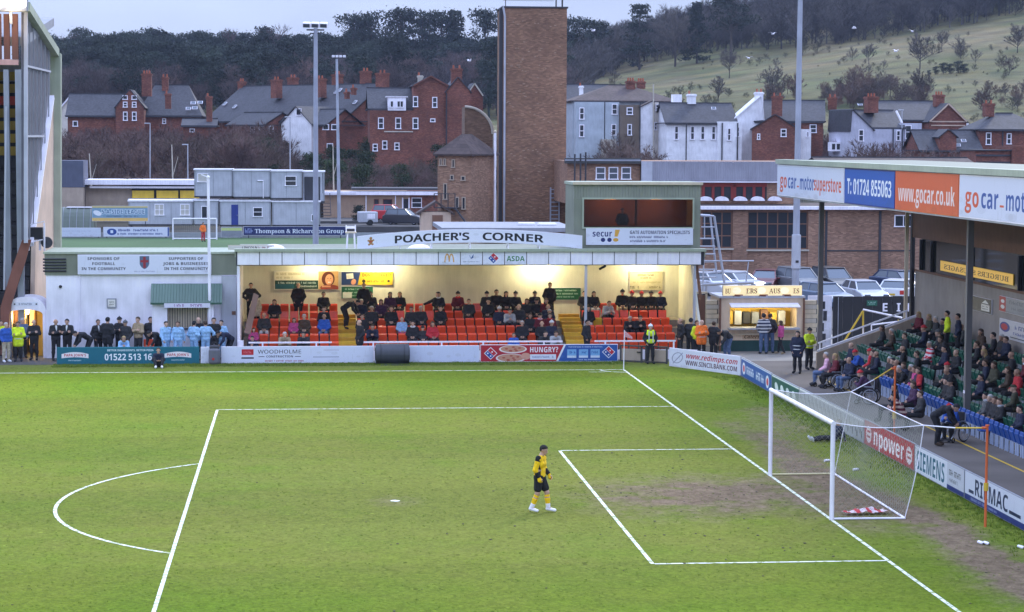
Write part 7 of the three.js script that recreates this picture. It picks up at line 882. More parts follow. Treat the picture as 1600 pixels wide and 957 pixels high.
{
  const r = rng(909), bareL = bareV.map(() => []), bareR = bareW.map(() => []), ever = everV.map(() => []), scrub = scrubV.map(() => []), scrubG = [[], []], under = scrubV.map(() => []);
  for (let i = 0; i < 12000; i++) {
    const t = 312 + 420 * Math.pow(r(), 0.8), x = -190 + 480 * r(), z = -t, y = landY(x, z), [u, v] = project(V(x, y, z)); if (u < 40 || u > 1720) continue;
    const left = u < 885; if (left ? v > 188 : v > table(BOUND, u)) continue; if (u > 790 && u < 878 && r() < 0.5) continue;
    const grove = fbm(x * 0.018 + 3, z * 0.018 + 8, 33, 3), n = fbm(x * 0.05, z * 0.05, 35, 2);
    if (left && (grove > 0.60 ? r() < 0.6 : r() < 0.05)) { ever[Math.floor(r() * 3)].push([x, y - 0.3, z, 0.75 + 0.5 * r(), r() * 6.28, mul3([0.022, 0.034, 0.024], 0.6 + 0.8 * r())]); continue; }
    if (!left && r() < 0.45) { under[Math.floor(r() * 3)].push([x, y - 0.2, z, 0.7 + 0.7 * r(), r() * 6.28, mul3([0.055, 0.048, 0.046], 0.7 + 0.5 * r())]); continue; }
    const sc = left ? 0.75 + 0.45 * r() : 0.8 + 0.5 * r(), k = 0.5 + 0.95 * Math.pow(r(), 1.4), base = left ? mix3([0.072, 0.062, 0.068], [0.135, 0.085, 0.074], clamp(n * 2 - 0.6)) : mix3([0.074, 0.068, 0.074], [0.100, 0.086, 0.074], n);
    (left ? bareL : bareR)[Math.floor(r() * (left ? 4 : 3))].push([x, y - 0.3, z, sc, r() * 6.28, mul3(base, k)]);
  }
  const both = (v) => merged([v.wood, v.twig]);
  const LB = ['bare purple brown winter wood on the hill left of the brick tower, broad crowned trees', 'bare winter wood on the left hill, slim crowned trees', 'bare winter wood on the left hill, low forked trees', 'bare winter wood on the left hill, tall ragged trees'], LR = ['grey brown bare wood along the top of the right hillside, broad trees', 'grey brown bare wood along the top of the right hillside, slim trees', 'grey brown bare wood along the top of the right hillside, forked trees'], LE = ['dark evergreen trees among the bare wood on the left hill, round crowned', 'dark evergreen trees among the bare wood on the left hill, high crowned', 'dark evergreen trees among the bare wood on the left hill, narrow crowned'];
  bareL.forEach((l, i) => instanced('bare_wood', LB[i], 'wood', both(bareV[i]), white1, l)); bareR.forEach((l, i) => instanced('bare_wood', LR[i], 'wood', both(bareW[i]), white1, l)); ever.forEach((l, i) => instanced('evergreen_wood', LE[i], 'wood', both(everV[i]), white1, l));
  ['dark bare undergrowth in the right hillside wood, upright', 'dark bare undergrowth in the right hillside wood, spreading', 'dark bare undergrowth in the right hillside wood, low'].forEach((l, i) => instanced('undergrowth', l, 'undergrowth', both(scrubV[i]), white1, under[i]));
  { const hs = scrubV.map(() => []); for (let i = 0; i < 2600; i++) { const t = 330 + 330 * r(), x = 40 + 230 * r(), y = landY(x, -t), [u, v] = project(V(x, y, -t)); if (u < 900 || u > 1700 || v < table(BOUND, u) + 4) continue; const c = fbm(x * 0.035, t * 0.06, 133, 3); if (c < 0.51 || r() < 0.3) continue; hs[Math.floor(r() * 3)].push([x, y - 0.15, -t, 0.14 + 0.42 * r() * r() * (c > 0.6 ? 2.0 : 1), r() * 6.28, mul3(mix3([0.10, 0.08, 0.055], [0.075, 0.075, 0.035], r()), 0.7 + 0.6 * r())]); } ['low brown thorn scrub scattered over the open hillside, upright', 'low brown thorn scrub scattered over the open hillside, spreading', 'low brown thorn scrub scattered over the open hillside, creeping'].forEach((l, i) => instanced('hillside_scrub', l, 'scrub', both(scrubV[i]), white1, hs[i])); }
  // scrub below the houses
  for (let i = 0; i < 3000; i++) {
    const t = 192 + 66 * r(), x = -60 + 190 * r(), z = -t, [u] = project(V(x, landY(x, z), z)); if (u < 80 || u > 1640) continue; const left = u < 700; if (!left && (u < 885 || t < 200)) continue; if (!left && (r() < 0.3 || fbm(x * 0.06 + 5, 3, 171, 3) < 0.40)) continue;
    const hgt = left ? (u > 425 ? 0.5 + 0.35 * r() : t > 214 ? 1.15 + 0.5 * r() : 0.6 + 0.5 * r()) : 0.95 + 0.75 * r(), k = 0.7 + 0.6 * r(), n = fbm(x * 0.07, z * 0.07, 95, 2); if (left && r() < 0.06 && u > 380) { scrubG[0].push([x, landY(x, z) - 0.2, z, 0.28 + 0.2 * r(), r() * 6, mul3([0.035, 0.055, 0.022], k)]); continue; }
    scrub[Math.floor(r() * 3)].push([x, landY(x, z) - 0.3, z, hgt, r() * 6.28, mul3(mix3([0.165, 0.090, 0.086], [0.135, 0.100, 0.076], n), k * (0.65 + 0.6 * r()))]);
  }
  ['dense reddish brown bare scrub below the houses, upright thickets', 'dense reddish brown bare scrub below the houses, spreading thickets', 'dense reddish brown bare scrub below the houses, low thickets'].forEach((l, i) => instanced('bare_scrub', l, 'scrub', both(scrubV[i]), white1, scrub[i])); instanced('green_scrub', 'dark green bushes scattered in the scrub below the terrace', 'scrub', both(everV[2]), white1, scrubG[0]);
}
function tree(name, label, u, vBase, D, kind, H, wood, leaf, turn = 0, group) { // a tree one can tell from its neighbours
  const z = 58 - D, p = onZ(u, vBase, z), y = landY(p.x, z), t = thing(name, label, name.includes('bush') ? 'bush' : 'tree', [p.x, y - 0.15, z], turn, group), s = H / kind.H; shared('trunk', kind.wood, wood, t).scale.setScalar(s); shared('crown', kind.twig, leaf, t).scale.setScalar(s); return t;
}
const K = (g, H) => ({ ...g, H }); for (const g of [...loneV, ...bareV, ...bareW, ...everV, ...coniferV, ...scrubV]) { metre(g.wood); metre(g.twig); }
{
  // skyline trees, their tops as the photograph has them
  const sky = (u, vTop, D, kind, h0, leaf, l, name) => { const z = 58 - D, y = landY(onZ(u, vTop, z).x, z), top = onZ(u, vTop, z).y; tree(name, l, u, 100, D, K(kind, h0), Math.max(4, top - y), bark, leaf, u * 0.37); };
  const PT = 'pine_tree', BT = 'bare_tree';
  sky(100, 48, 690, bareW[0], 11, twigPurple, 'broad bare tree on the skyline at the far left beside the tall stand', BT); sky(152, 60, 690, everV[1], 12, leafDark, 'round topped pine on the skyline above the brick villa gable', PT); sky(177, 58, 685, coniferV[0], 14, leafDark, 'small pointed conifer on the skyline left of the villa chimney', PT); sky(222, 64, 690, everV[0], 12, leafDark, 'flat pine clump on the skyline right above the villa chimney', PT); sky(300, 53, 690, bareW[1], 11, twigPurple, 'wide domed bare tree on the skyline between villa and terrace', BT); sky(362, 40, 690, bareTree(71, 16, 0.16, 9, { trunk: 0.12, n0: 14, twigW: 0.03 }), 16, twigPurple, 'slim upright bare tree like a plume on the skyline', BT); sky(430, 33, 690, bareW[2], 11, twigPurple, 'broad bare tree on the skyline left of the tall light mast', BT);
  sky(552, 24, 690, everV[0], 12, leafDark, 'broad dark pine on the skyline right of the tall light mast', PT); sky(580, 22, 690, everV[1], 12, leafDark, 'high dark pine with a rounded top right of the light masts', PT); sky(627, 17, 690, everV[2], 13, leafDark, 'tallest dark pine on the skyline in the middle of the left wood', PT); sky(660, 21, 690, everV[1], 12, leafDark, 'dark pine on the skyline, second left from the gap by the tower', PT); sky(690, 19, 690, everV[0], 12, leafDark, 'dark pine on the skyline above the stone capped chimney', PT); sky(709, 16, 690, coniferV[0], 14, leafDark, 'pointed dark tree top on the skyline nearest the gap left of the tower', PT); sky(758, 18, 680, everV[2], 13, leafDark, 'dense dark tree on the skyline touching the left side of the tower', PT);
  sky(905, 28, 640, everV[0], 12, leafDark, 'dark tree on the skyline touching the right side of the tower', PT); sky(932, 35, 650, everV[2], 13, leafDark, 'small dark tree on the skyline at the dip right of the tower', PT); sky(999, 7, 650, evergreen(63, 14, 5.4, { cone: true, flat: 0.18, cr: 0.13, clumps: 44 }), 14, leafDark, 'spreading cedar with flat shelves on the skyline', 'cedar_tree'); sky(1055, 4, 640, bareW[1], 11, twigGrey, 'rounded bare tree on the skyline right of the cedar', BT); sky(1089, 3, 640, coniferV[0], 14, leafDark, 'narrow pointed conifer on the skyline right of the cedar', PT); sky(1142, -16, 640, everV[1], 12, leafDark, 'wide dark pine at the top edge left of the floodlight pylon', PT); sky(1545, -24, 690, everV[0], 12, leafDark, 'dark tree on the skyline at the top right', PT); sky(1475, -20, 700, bareW[2], 11, twigGrey, 'bare tree at the top edge of the right wood', BT);
  // lone trees on the grassy hillside
  const D0 = (u, v) => { for (let t = 330; t < 760; t += 2) { const p = onZ(u, v, -t); if (p.y <= landY(p.x, -t)) return t + 58; } return 760; };
  const lone = (u, v, hpx, kind, h0, leaf, l, name) => { const D = D0(u, v); tree(name, l, u, v, D, K(kind, h0), hpx * D / 3427, bark, leaf, u * 0.71, name === BT ? 'lone trees on the hillside' : undefined); };
  lone(1140, 124, 50, loneV[0], 11, twigGrey, 'lone spreading bare tree on the grass above the white house', BT); lone(1122, 158, 42, loneV[1], 11, twigGrey, 'thin bare tree by the hillside path just above the white chimney', BT); lone(1332, 96, 26, scrubV[0], 5, twigGrey, 'round bare bush on the hillside right of the pylon', 'bare_bush'); lone(1358, 102, 36, loneV[0], 11, twigGrey, 'small bare tree on the hillside with a clear single stem', BT); lone(1438, 109, 62, loneV[2], 11, twigGrey, 'tall bare tree left of the dark gorse bush', BT); lone(1472, 82, 36, loneV[0], 11, twigGrey, 'small bare tree above the gorse at the edge of the wood', BT); lone(1502, 93, 42, scrubV[1], 5, twigGrey, 'dense bare bush above the right end of the gorse', 'bare_bush'); lone(1525, 98, 24, scrubV[2], 5, twigGrey, 'small round bare bush right of the gorse', 'bare_bush'); lone(1577, 118, 36, scrubV[0], 5, twigPurple, 'dark rounded bare bush at the right edge of the hillside', 'bare_bush'); lone(1590, 84, 50, loneV[2], 11, twigGrey, 'bare tree at the right edge high on the hillside', BT); lone(1206, 158, 58, loneV[0], 11, twigGrey, 'bare tree on the grass behind the big brick chimney', BT); lone(1358, 117, 18, scrubV[1], 5, twigGrey, 'low bare bush below the small single stemmed tree', 'bare_bush'); lone(1538, 190, 56, loneV[1], 11, twigBrown, 'brown bare tree between the banded gable and the hipped house', BT); lone(960, 130, 22, scrubV[2], 5, twigGrey, 'bare bush at the foot of the wood right of the tower', 'bare_bush'); lone(1213, 106, 18, scrubV[0], 5, twigGrey, 'low bare thorn bush left of the pylon', 'bare_bush');
  { const r = rng(404), th = loneV.map(() => []); for (let i = 0; i < 95; i++) { const u = i < 70 ? 1285 + 165 * r() : i < 84 ? 1195 + 60 * r() : 1520 + 90 * r(), v = 148 + 24 * r(), D = D0(u, v), p = onZ(u, v, 58 - D); th[i % 3].push([p.x, landY(p.x, 58 - D) - 0.3, 58 - D, (0.22 + 0.42 * r() * r() + 0.12 * r()), r() * 6.28, mul3(mix3([0.17, 0.10, 0.075], [0.12, 0.095, 0.075], r()), 0.7 + 0.6 * r())]); } ['reddish bare thicket behind the brick house and the lilac house, broad trees', 'reddish bare thicket behind the brick house and the lilac house, slim trees', 'reddish bare thicket behind the brick house and the lilac house, low trees'].forEach((l, i) => instanced('bare_thicket', l, 'thicket', merged([loneV[i].wood, loneV[i].twig]), white1, th[i])); }
  { const D = D0(1478, 117), z = 58 - D, p = onZ(1478, 117, z), t = thing('gorse_bush', 'long dark green gorse bush on the open hillside', 'bush', [p.x, landY(p.x, z) - 0.2, z]); const gs = [], ws = []; for (const [dx, s] of [[-4.4, 0.16], [-2.6, 0.24], [-0.6, 0.32], [1.2, 0.30], [3.4, 0.36], [5.0, 0.3]]) { gs.push(everV[0].twig.clone().scale(s, s, s).translate(dx, -0.8, 0)); ws.push(everV[0].wood.clone().scale(s, s, s).translate(dx, -0.8, 0)); } part('foliage', gs, leafDark, t); part('stem', ws, bark, t); }
  // single bushes and pale trunks among the scrub
  for (const [u, v, D, hpx, l] of [[560, 262, 232, 22, 'dark green bush below the gable end of the terrace'], [705, 236, 250, 30, 'bright green bush below the tall brick house'], [765, 190, 262, 52, 'dark evergreen bush between the tall brick house and the tower'], [1272, 232, 262, 34, 'dark green bush below the brick house beside the pylon']]) tree('evergreen_bush', l, u, v, D, K(everV[2], 13), hpx * D / 3427 + 1.2, bark, u === 705 ? leafGreen : leafDark, u);
  for (const [u, v, D, hpx, l] of [[1383, 258, 264, 60, 'bare young tree in front of the lilac house wall'], [205, 300, 240, 60, 'thin bare tree rising before the covered shed'], [1003, 252, 270, 58, 'twiggy bare tree before the white gable right of the tower'], [330, 262, 272, 62, 'tall bare tree in front of the left end of the terrace'], [400, 262, 268, 55, 'bare tree in front of the terrace roof, under its second chimney'], [560, 262, 262, 50, 'bare tree in front of the terrace gable end'], [640, 262, 262, 62, 'bare tree in front of the tall brick house, below the white dormer'], [690, 262, 258, 56, 'bare tree in front of the tall brick house at its right corner'], [150, 285, 262, 70, 'bare tree in front of the villa at its left wing'], [270, 285, 262, 66, 'bare tree in front of the villa at its right corner'], [920, 250, 268, 46, 'twiggy bare tree below the pale blue block'], [1092, 250, 268, 48, 'twiggy bare tree before the arched windows of the white house'], [1440, 262, 262, 44, 'twiggy bare tree left of the low slate outbuilding']]) tree('bare_tree', l, u, v, D, K(bareV[u % 4], 11), hpx * D / 3427 + 2, bark, twigBrown, u);
  for (const [u0, v0, u1, v1, l] of [[145, 278, 139, 240, 'leaning pale dead trunk in the scrub above the covered shed, leftmost'], [522, 258, 520, 225, 'short pale dead trunk in the scrub between the masts'], [271, 262, 268, 226, 'thin pale dead trunk in the scrub left of the cabins']]) { const a = onZ(u0, v0, -188), b = onZ(u1, v1, -188), t = thing('dead_trunk', l, 'trunk', [a.x, landY(a.x, -188), -188]); part('trunk', [rod([0, 0, 0], [b.x - a.x, b.y - t.position.y, 0], 0.14, 0.05, 6)], M.stone, t); part('branch', rod([(b.x - a.x) * 0.5, (b.y - t.position.y) * 0.6, 0], [(b.x - a.x) * 0.5 + 0.6, (b.y - t.position.y) * 0.85, 0.2], 0.05, 0.02, 5), M.stone, t); }
}

// ---------------------------------------------------------------- people
// A figure is laid out as joints with radii; the field round its bones is meshed into one smooth skin. Clothing is meshed the same way, a little farther out.
function surfaceNets(f, b0, b1, cell) {
  const nx = Math.ceil((b1[0] - b0[0]) / cell) + 1, ny = Math.ceil((b1[1] - b0[1]) / cell) + 1, nz = Math.ceil((b1[2] - b0[2]) / cell) + 1, val = new Float32Array(nx * ny * nz), at = (i, j, k) => (k * ny + j) * nx + i;
  for (let k = 0; k < nz; k++) for (let j = 0; j < ny; j++) for (let i = 0; i < nx; i++) val[at(i, j, k)] = f(b0[0] + i * cell, b0[1] + j * cell, b0[2] + k * cell);
  const vid = new Int32Array(nx * ny * nz).fill(-1), P = [], idx = [];
  for (let k = 0; k < nz - 1; k++) for (let j = 0; j < ny - 1; j++) for (let i = 0; i < nx - 1; i++) {
    let n = 0, sx = 0, sy = 0, sz = 0; const c = []; for (let q = 0; q < 8; q++) c.push(val[at(i + (q & 1), j + ((q >> 1) & 1), k + (q >> 2))]);
    const neg = c.filter((v) => v < 0).length; if (neg === 0 || neg === 8) continue;
    for (let a = 0; a < 8; a++) for (const bit of [1, 2, 4]) if (!(a & bit)) { const b = a | bit; if ((c[a] < 0) !== (c[b] < 0)) { const t = c[a] / (c[a] - c[b]); sx += (a & 1) + (bit === 1 ? t : 0); sy += ((a >> 1) & 1) + (bit === 2 ? t : 0); sz += (a >> 2) + (bit === 4 ? t : 0); n++; } }
    vid[at(i, j, k)] = P.length / 3; P.push(b0[0] + (i + sx / n) * cell, b0[1] + (j + sy / n) * cell, b0[2] + (k + sz / n) * cell);
  }
  const q4 = (a, b, c, d, flip) => { if (a < 0 || b < 0 || c < 0 || d < 0) return; flip ? idx.push(a, c, b, a, d, c) : idx.push(a, b, c, a, c, d); };
  for (let k = 1; k < nz - 1; k++) for (let j = 1; j < ny - 1; j++) for (let i = 1; i < nx - 1; i++) {
    const v = val[at(i, j, k)] < 0;
    if (v !== (val[at(i + 1, j, k)] < 0)) q4(vid[at(i, j - 1, k - 1)], vid[at(i, j, k - 1)], vid[at(i, j, k)], vid[at(i, j - 1, k)], !v);
    if (v !== (val[at(i, j + 1, k)] < 0)) q4(vid[at(i - 1, j, k - 1)], vid[at(i - 1, j, k)], vid[at(i, j, k)], vid[at(i, j, k - 1)], !v);
    if (v !== (val[at(i, j, k + 1)] < 0)) q4(vid[at(i - 1, j - 1, k)], vid[at(i, j - 1, k)], vid[at(i, j, k)], vid[at(i - 1, j, k)], !v);
  }
  const g = new THREE.BufferGeometry(); g.setAttribute('position', new THREE.Float32BufferAttribute(P, 3)); g.setIndex(idx); g.computeVertexNormals(); const N = g.attributes.normal, nn = []; const e = cell * 0.5;
  for (let i = 0; i < P.length; i += 3) { const [x, y, z] = [P[i], P[i + 1], P[i + 2]]; const v = V(f(x + e, y, z) - f(x - e, y, z), f(x, y + e, z) - f(x, y - e, z), f(x, y, z + e) - f(x, y, z - e)).normalize(); nn.push(v.x, v.y, v.z); }
  g.setAttribute('normal', new THREE.Float32BufferAttribute(nn, 3)); g.setAttribute('uv', new THREE.Float32BufferAttribute(new Float32Array(P.length / 3 * 2), 2)); return g;
}
function field(bones, k) { // tapered capsules [a, b, ra, rb, (squash of z)] joined by a smooth minimum
  const B = bones.map(([a, b, ra, rb]) => { const d = [b[0] - a[0], b[1] - a[1], b[2] - a[2]]; return { a, d, l: d[0] * d[0] + d[1] * d[1] + d[2] * d[2] + 1e-9, ra, rb }; });
  return (x, y, z) => { let r = 1e9; for (const { a, d, l, ra, rb } of B) { const px = x - a[0], py = y - a[1], pz = z - a[2]; let t = (px * d[0] + py * d[1] + pz * d[2]) / l; t = t < 0 ? 0 : t > 1 ? 1 : t; const ex = px - t * d[0], ey = py - t * d[1], ez = pz - t * d[2], s = Math.sqrt(ex * ex + ey * ey + ez * ez) - (ra + (rb - ra) * t); if (r > 1e8) r = s; else { const h = Math.max(k - Math.abs(r - s), 0) / k; r = Math.min(r, s) - h * h * k * 0.25; } } return r; };
}
function boundsOf(bones, pad) { const lo = [9, 9, 9], hi = [-9, -9, -9]; for (const [a, b, ra, rb] of bones) for (const [p, r] of [[a, ra], [b, rb]]) for (let q = 0; q < 3; q++) { lo[q] = Math.min(lo[q], p[q] - r); hi[q] = Math.max(hi[q], p[q] + r); } return [lo.map((v) => v - pad), hi.map((v) => v + pad)]; }
function boneMesh(bones, cell, k, cut) { const f0 = field(bones, k), f = cut ? (x, y, z) => Math.max(f0(x, y, z), cut(x, y, z)) : f0, [lo, hi] = boundsOf(bones, cell * 2.5); return surfaceNets(f, lo, hi, cell); }
// head: skull, jaw, nose, brow, lips, ears; face towards +z, centre between the ears
function headGeo(cell) {
  const f0 = field([[[0, 0.03, -0.015], [0, 0.035, 0.01], 0.088, 0.086], [[0, -0.05, 0.045], [0, -0.02, 0.03], 0.052, 0.066], [[0, -0.085, 0.062], [0, -0.08, 0.055], 0.030, 0.034]], 0.05), nose = field([[[0, 0.012, 0.090], [0, -0.028, 0.112], 0.010, 0.015], [[-0.012, -0.03, 0.1], [0.012, -0.03, 0.1], 0.010, 0.010]], 0.012), lips = field([[[-0.018, -0.062, 0.086], [0.018, -0.062, 0.086], 0.008, 0.008], [[-0.035, 0.028, 0.078], [0.035, 0.028, 0.078], 0.011, 0.011]], 0.006), ears = field([[[-0.088, 0.015, -0.005], [-0.09, -0.022, 0.0], 0.016, 0.011], [[0.088, 0.015, -0.005], [0.09, -0.022, 0.0], 0.016, 0.011]], 0.01), eyes = field([[[-0.031, 0.008, 0.095], [-0.031, 0.008, 0.096], 0.014, 0.014], [[0.031, 0.008, 0.095], [0.031, 0.008, 0.096], 0.014, 0.014]], 0.001);
  const sm = (a, b, k) => { const h = Math.max(k - Math.abs(a - b), 0) / k; return Math.min(a, b) - h * h * k * 0.25; };
  return surfaceNets((x, y, z) => Math.max(sm(sm(sm(f0(x * 1.12, y, z), nose(x, y, z), 0.014), lips(x, y, z), 0.008), ears(x, y, z), 0.006), -eyes(x, y, z)), [-0.12, -0.14, -0.12], [0.12, 0.14, 0.14], cell);
}
// hand: palm, four curled fingers of different length, thumb from the side of the palm; wrist at the origin, fingers down -y, thumb towards +x
function handGeo(cell, curl = 0.5) {
  const b = [[[-0.022, -0.03, 0], [-0.026, -0.085, 0], 0.016, 0.014], [[0, -0.02, 0], [0.0, -0.088, 0.0], 0.018, 0.015], [[0.02, -0.03, 0], [0.026, -0.085, 0], 0.016, 0.014], [[0, 0.02, 0], [0, -0.02, 0], 0.024, 0.022]];
  [[-0.033, 0.058, 0.0078], [-0.012, 0.070, 0.0088], [0.010, 0.075, 0.0090], [0.031, 0.068, 0.0086]].forEach(([x, L, r], i) => { let p = [x, -0.088, 0], a = 0.15 + 0.08 * i * curl; for (let s = 0; s < 3; s++) { const l = L * [0.45, 0.32, 0.23][s]; a += curl * 0.75; const q = [p[0] + (x > 0 ? 0.001 : -0.001), p[1] - Math.cos(a) * l, p[2] + Math.sin(a) * l]; b.push([p, q, r * (1 - 0.1 * s), r * (0.9 - 0.1 * s)]); p = q; } });
  b.push([[0.026, -0.03, 0.006], [0.05, -0.062, 0.018], 0.013, 0.011], [[0.05, -0.062, 0.018], [0.056, -0.092, 0.03], 0.010, 0.0085]);
  return boneMesh(b, cell, 0.006);
}
const HEAD = headGeo(0.0085), HAND = handGeo(0.0065), HEADF = headGeo(0.0045), HANDF = handGeo(0.0036, 0.45);
function place(g, origin, dir, thumb, mirror) { // hand geometry so that its fingers follow dir and its thumb looks towards thumb
  const y = V(...dir).normalize().negate(), x = V(...thumb).addScaledVector(y, -V(...thumb).dot(y)).normalize(), z = x.clone().cross(y); let h = g.clone(); if (mirror) { h.scale(1, 1, -1); const ix = h.index.array; for (let i = 0; i < ix.length; i += 3) { const t = ix[i]; ix[i] = ix[i + 1]; ix[i + 1] = t; } h.computeVertexNormals(); }
  return h.applyMatrix4(new THREE.Matrix4().makeBasis(x, y, z).setPosition(...origin));
}
const add = (a, b) => [a[0] + b[0], a[1] + b[1], a[2] + b[2]], sub = (a, b) => [a[0] - b[0], a[1] - b[1], a[2] - b[2]], at3 = (a, b, t) => [lerp(a[0], b[0], t), lerp(a[1], b[1], t), lerp(a[2], b[2], t)];
function figure(J, o = {}) { // J: pelvis, chest, neck, head (centre, yaw, pitch), then pairs of sh, el, wr, hip, kn, an, toe
  const fine = o.fine, cell = fine ? 0.011 : 0.024, torso = (e) => { const w = at3(J.pelvis, J.chest, 0.5), s = [sub(J.hip[1], J.hip[0])].map((d) => [d[0] * 0.42, d[1] * 0.42, d[2] * 0.42])[0], c = [sub(J.sh[1], J.sh[0])].map((d) => [d[0] * 0.26, d[1] * 0.26, d[2] * 0.26])[0]; return [[sub(J.pelvis, s), add(J.pelvis, s), 0.105 + e, 0.105 + e], [sub(w, c), add(w, c), 0.098 + e, 0.098 + e], [sub(J.chest, c), add(J.chest, c), 0.110 + e, 0.110 + e], [at3(J.sh[0], J.sh[1], 0.1), at3(J.sh[0], J.sh[1], 0.9), 0.066 + e, 0.066 + e], [at3(J.chest, J.neck, 0.5), J.neck, 0.08 + e * 0.6, 0.06 + e * 0.5]]; };
  const arm = (i, e) => [[J.sh[i], J.el[i], 0.056 + e, 0.044 + e], [J.el[i], J.wr[i], 0.043 + e, 0.031 + e]], leg = (i, e) => [[J.hip[i], J.kn[i], 0.088 + e, 0.058 + e], [J.kn[i], at3(J.kn[i], J.an[i], 0.35), 0.056 + e, 0.058 + e], [at3(J.kn[i], J.an[i], 0.35), J.an[i], 0.058 + e, 0.038 + e]];
  const up = sub(J.head, J.neck), body = [...torso(0), ...arm(0, 0), ...arm(1, 0), ...leg(0, 0), ...leg(1, 0), ...[0, 1].map((i) => [J.an[i], J.toe[i], 0.04, 0.03]), [J.neck, at3(J.neck, J.head, 0.75), 0.056, 0.054]];
  const hm = new THREE.Matrix4().makeRotationFromEuler(new THREE.Euler(J.pitch ?? 0, J.yaw ?? 0, 0, 'YXZ')).setPosition(...J.head), head = (fine ? HEADF : HEAD).clone().applyMatrix4(hm);
  const hands = [0, 1].map((i) => { const d = J.hd?.[i] ?? sub(J.wr[i], J.el[i]), th = J.th?.[i] ?? [0, 0, 1]; return place(fine ? HANDF : HAND, J.wr[i], d, th, i === 0); });
  const e1 = o.coat ?? 0.024, jacketBones = [...torso(e1), ...arm(0, e1 * 0.85), ...arm(1, e1 * 0.85)]; if (o.long) jacketBones.push([J.hip[0], at3(J.hip[0], J.kn[0], 0.4), 0.11 + e1, 0.10 + e1], [J.hip[1], at3(J.hip[1], J.kn[1], 0.4), 0.11 + e1, 0.10 + e1]);
  const A = sub(J.neck, J.chest), al = Math.hypot(...A), cutNeck = (x, y, z) => ((x - J.neck[0]) * A[0] + (y - J.neck[1]) * A[1] + (z - J.neck[2]) * A[2]) / al - 0.035;
  const hipW = [J.pelvis, at3(J.pelvis, J.chest, 0.18)];
  return {
    J, headMatrix: hm, body: mergeGeometries([boneMesh(body, cell, 0.05), head, ...hands].map(flat)), jacket: flat(boneMesh(jacketBones, cell, 0.05, cutNeck)),
    trousers: flat(boneMesh([...leg(0, 0.016), ...leg(1, 0.016), [at3(J.hip[0], J.hip[1], 0.1), at3(J.hip[0], J.hip[1], 0.9), 0.112, 0.112], [hipW[0], hipW[1], 0.11, 0.11]], cell, 0.04)),
    shoes: merged([0, 1].map((i) => boneMesh([[add(J.an[i], [0, -0.01, 0]), J.toe[i], 0.052, 0.042], [at3(J.an[i], J.toe[i], 0.5), J.toe[i], 0.048, 0.042]], fine ? 0.01 : 0.02, 0.03))),
  };
}
const mir = (p) => [[-p[0], p[1], p[2]], p];
const stand0 = { pelvis: [0, 0.95, 0], chest: [0, 1.26, -0.01], neck: [0, 1.47, -0.01], head: [0, 1.62, 0.02], sh: mir([0.185, 1.40, -0.01]), hip: mir([0.09, 0.92, 0]), kn: mir([0.11, 0.50, 0.02]), an: mir([0.12, 0.085, -0.02]), toe: mir([0.14, 0.045, 0.14]) };
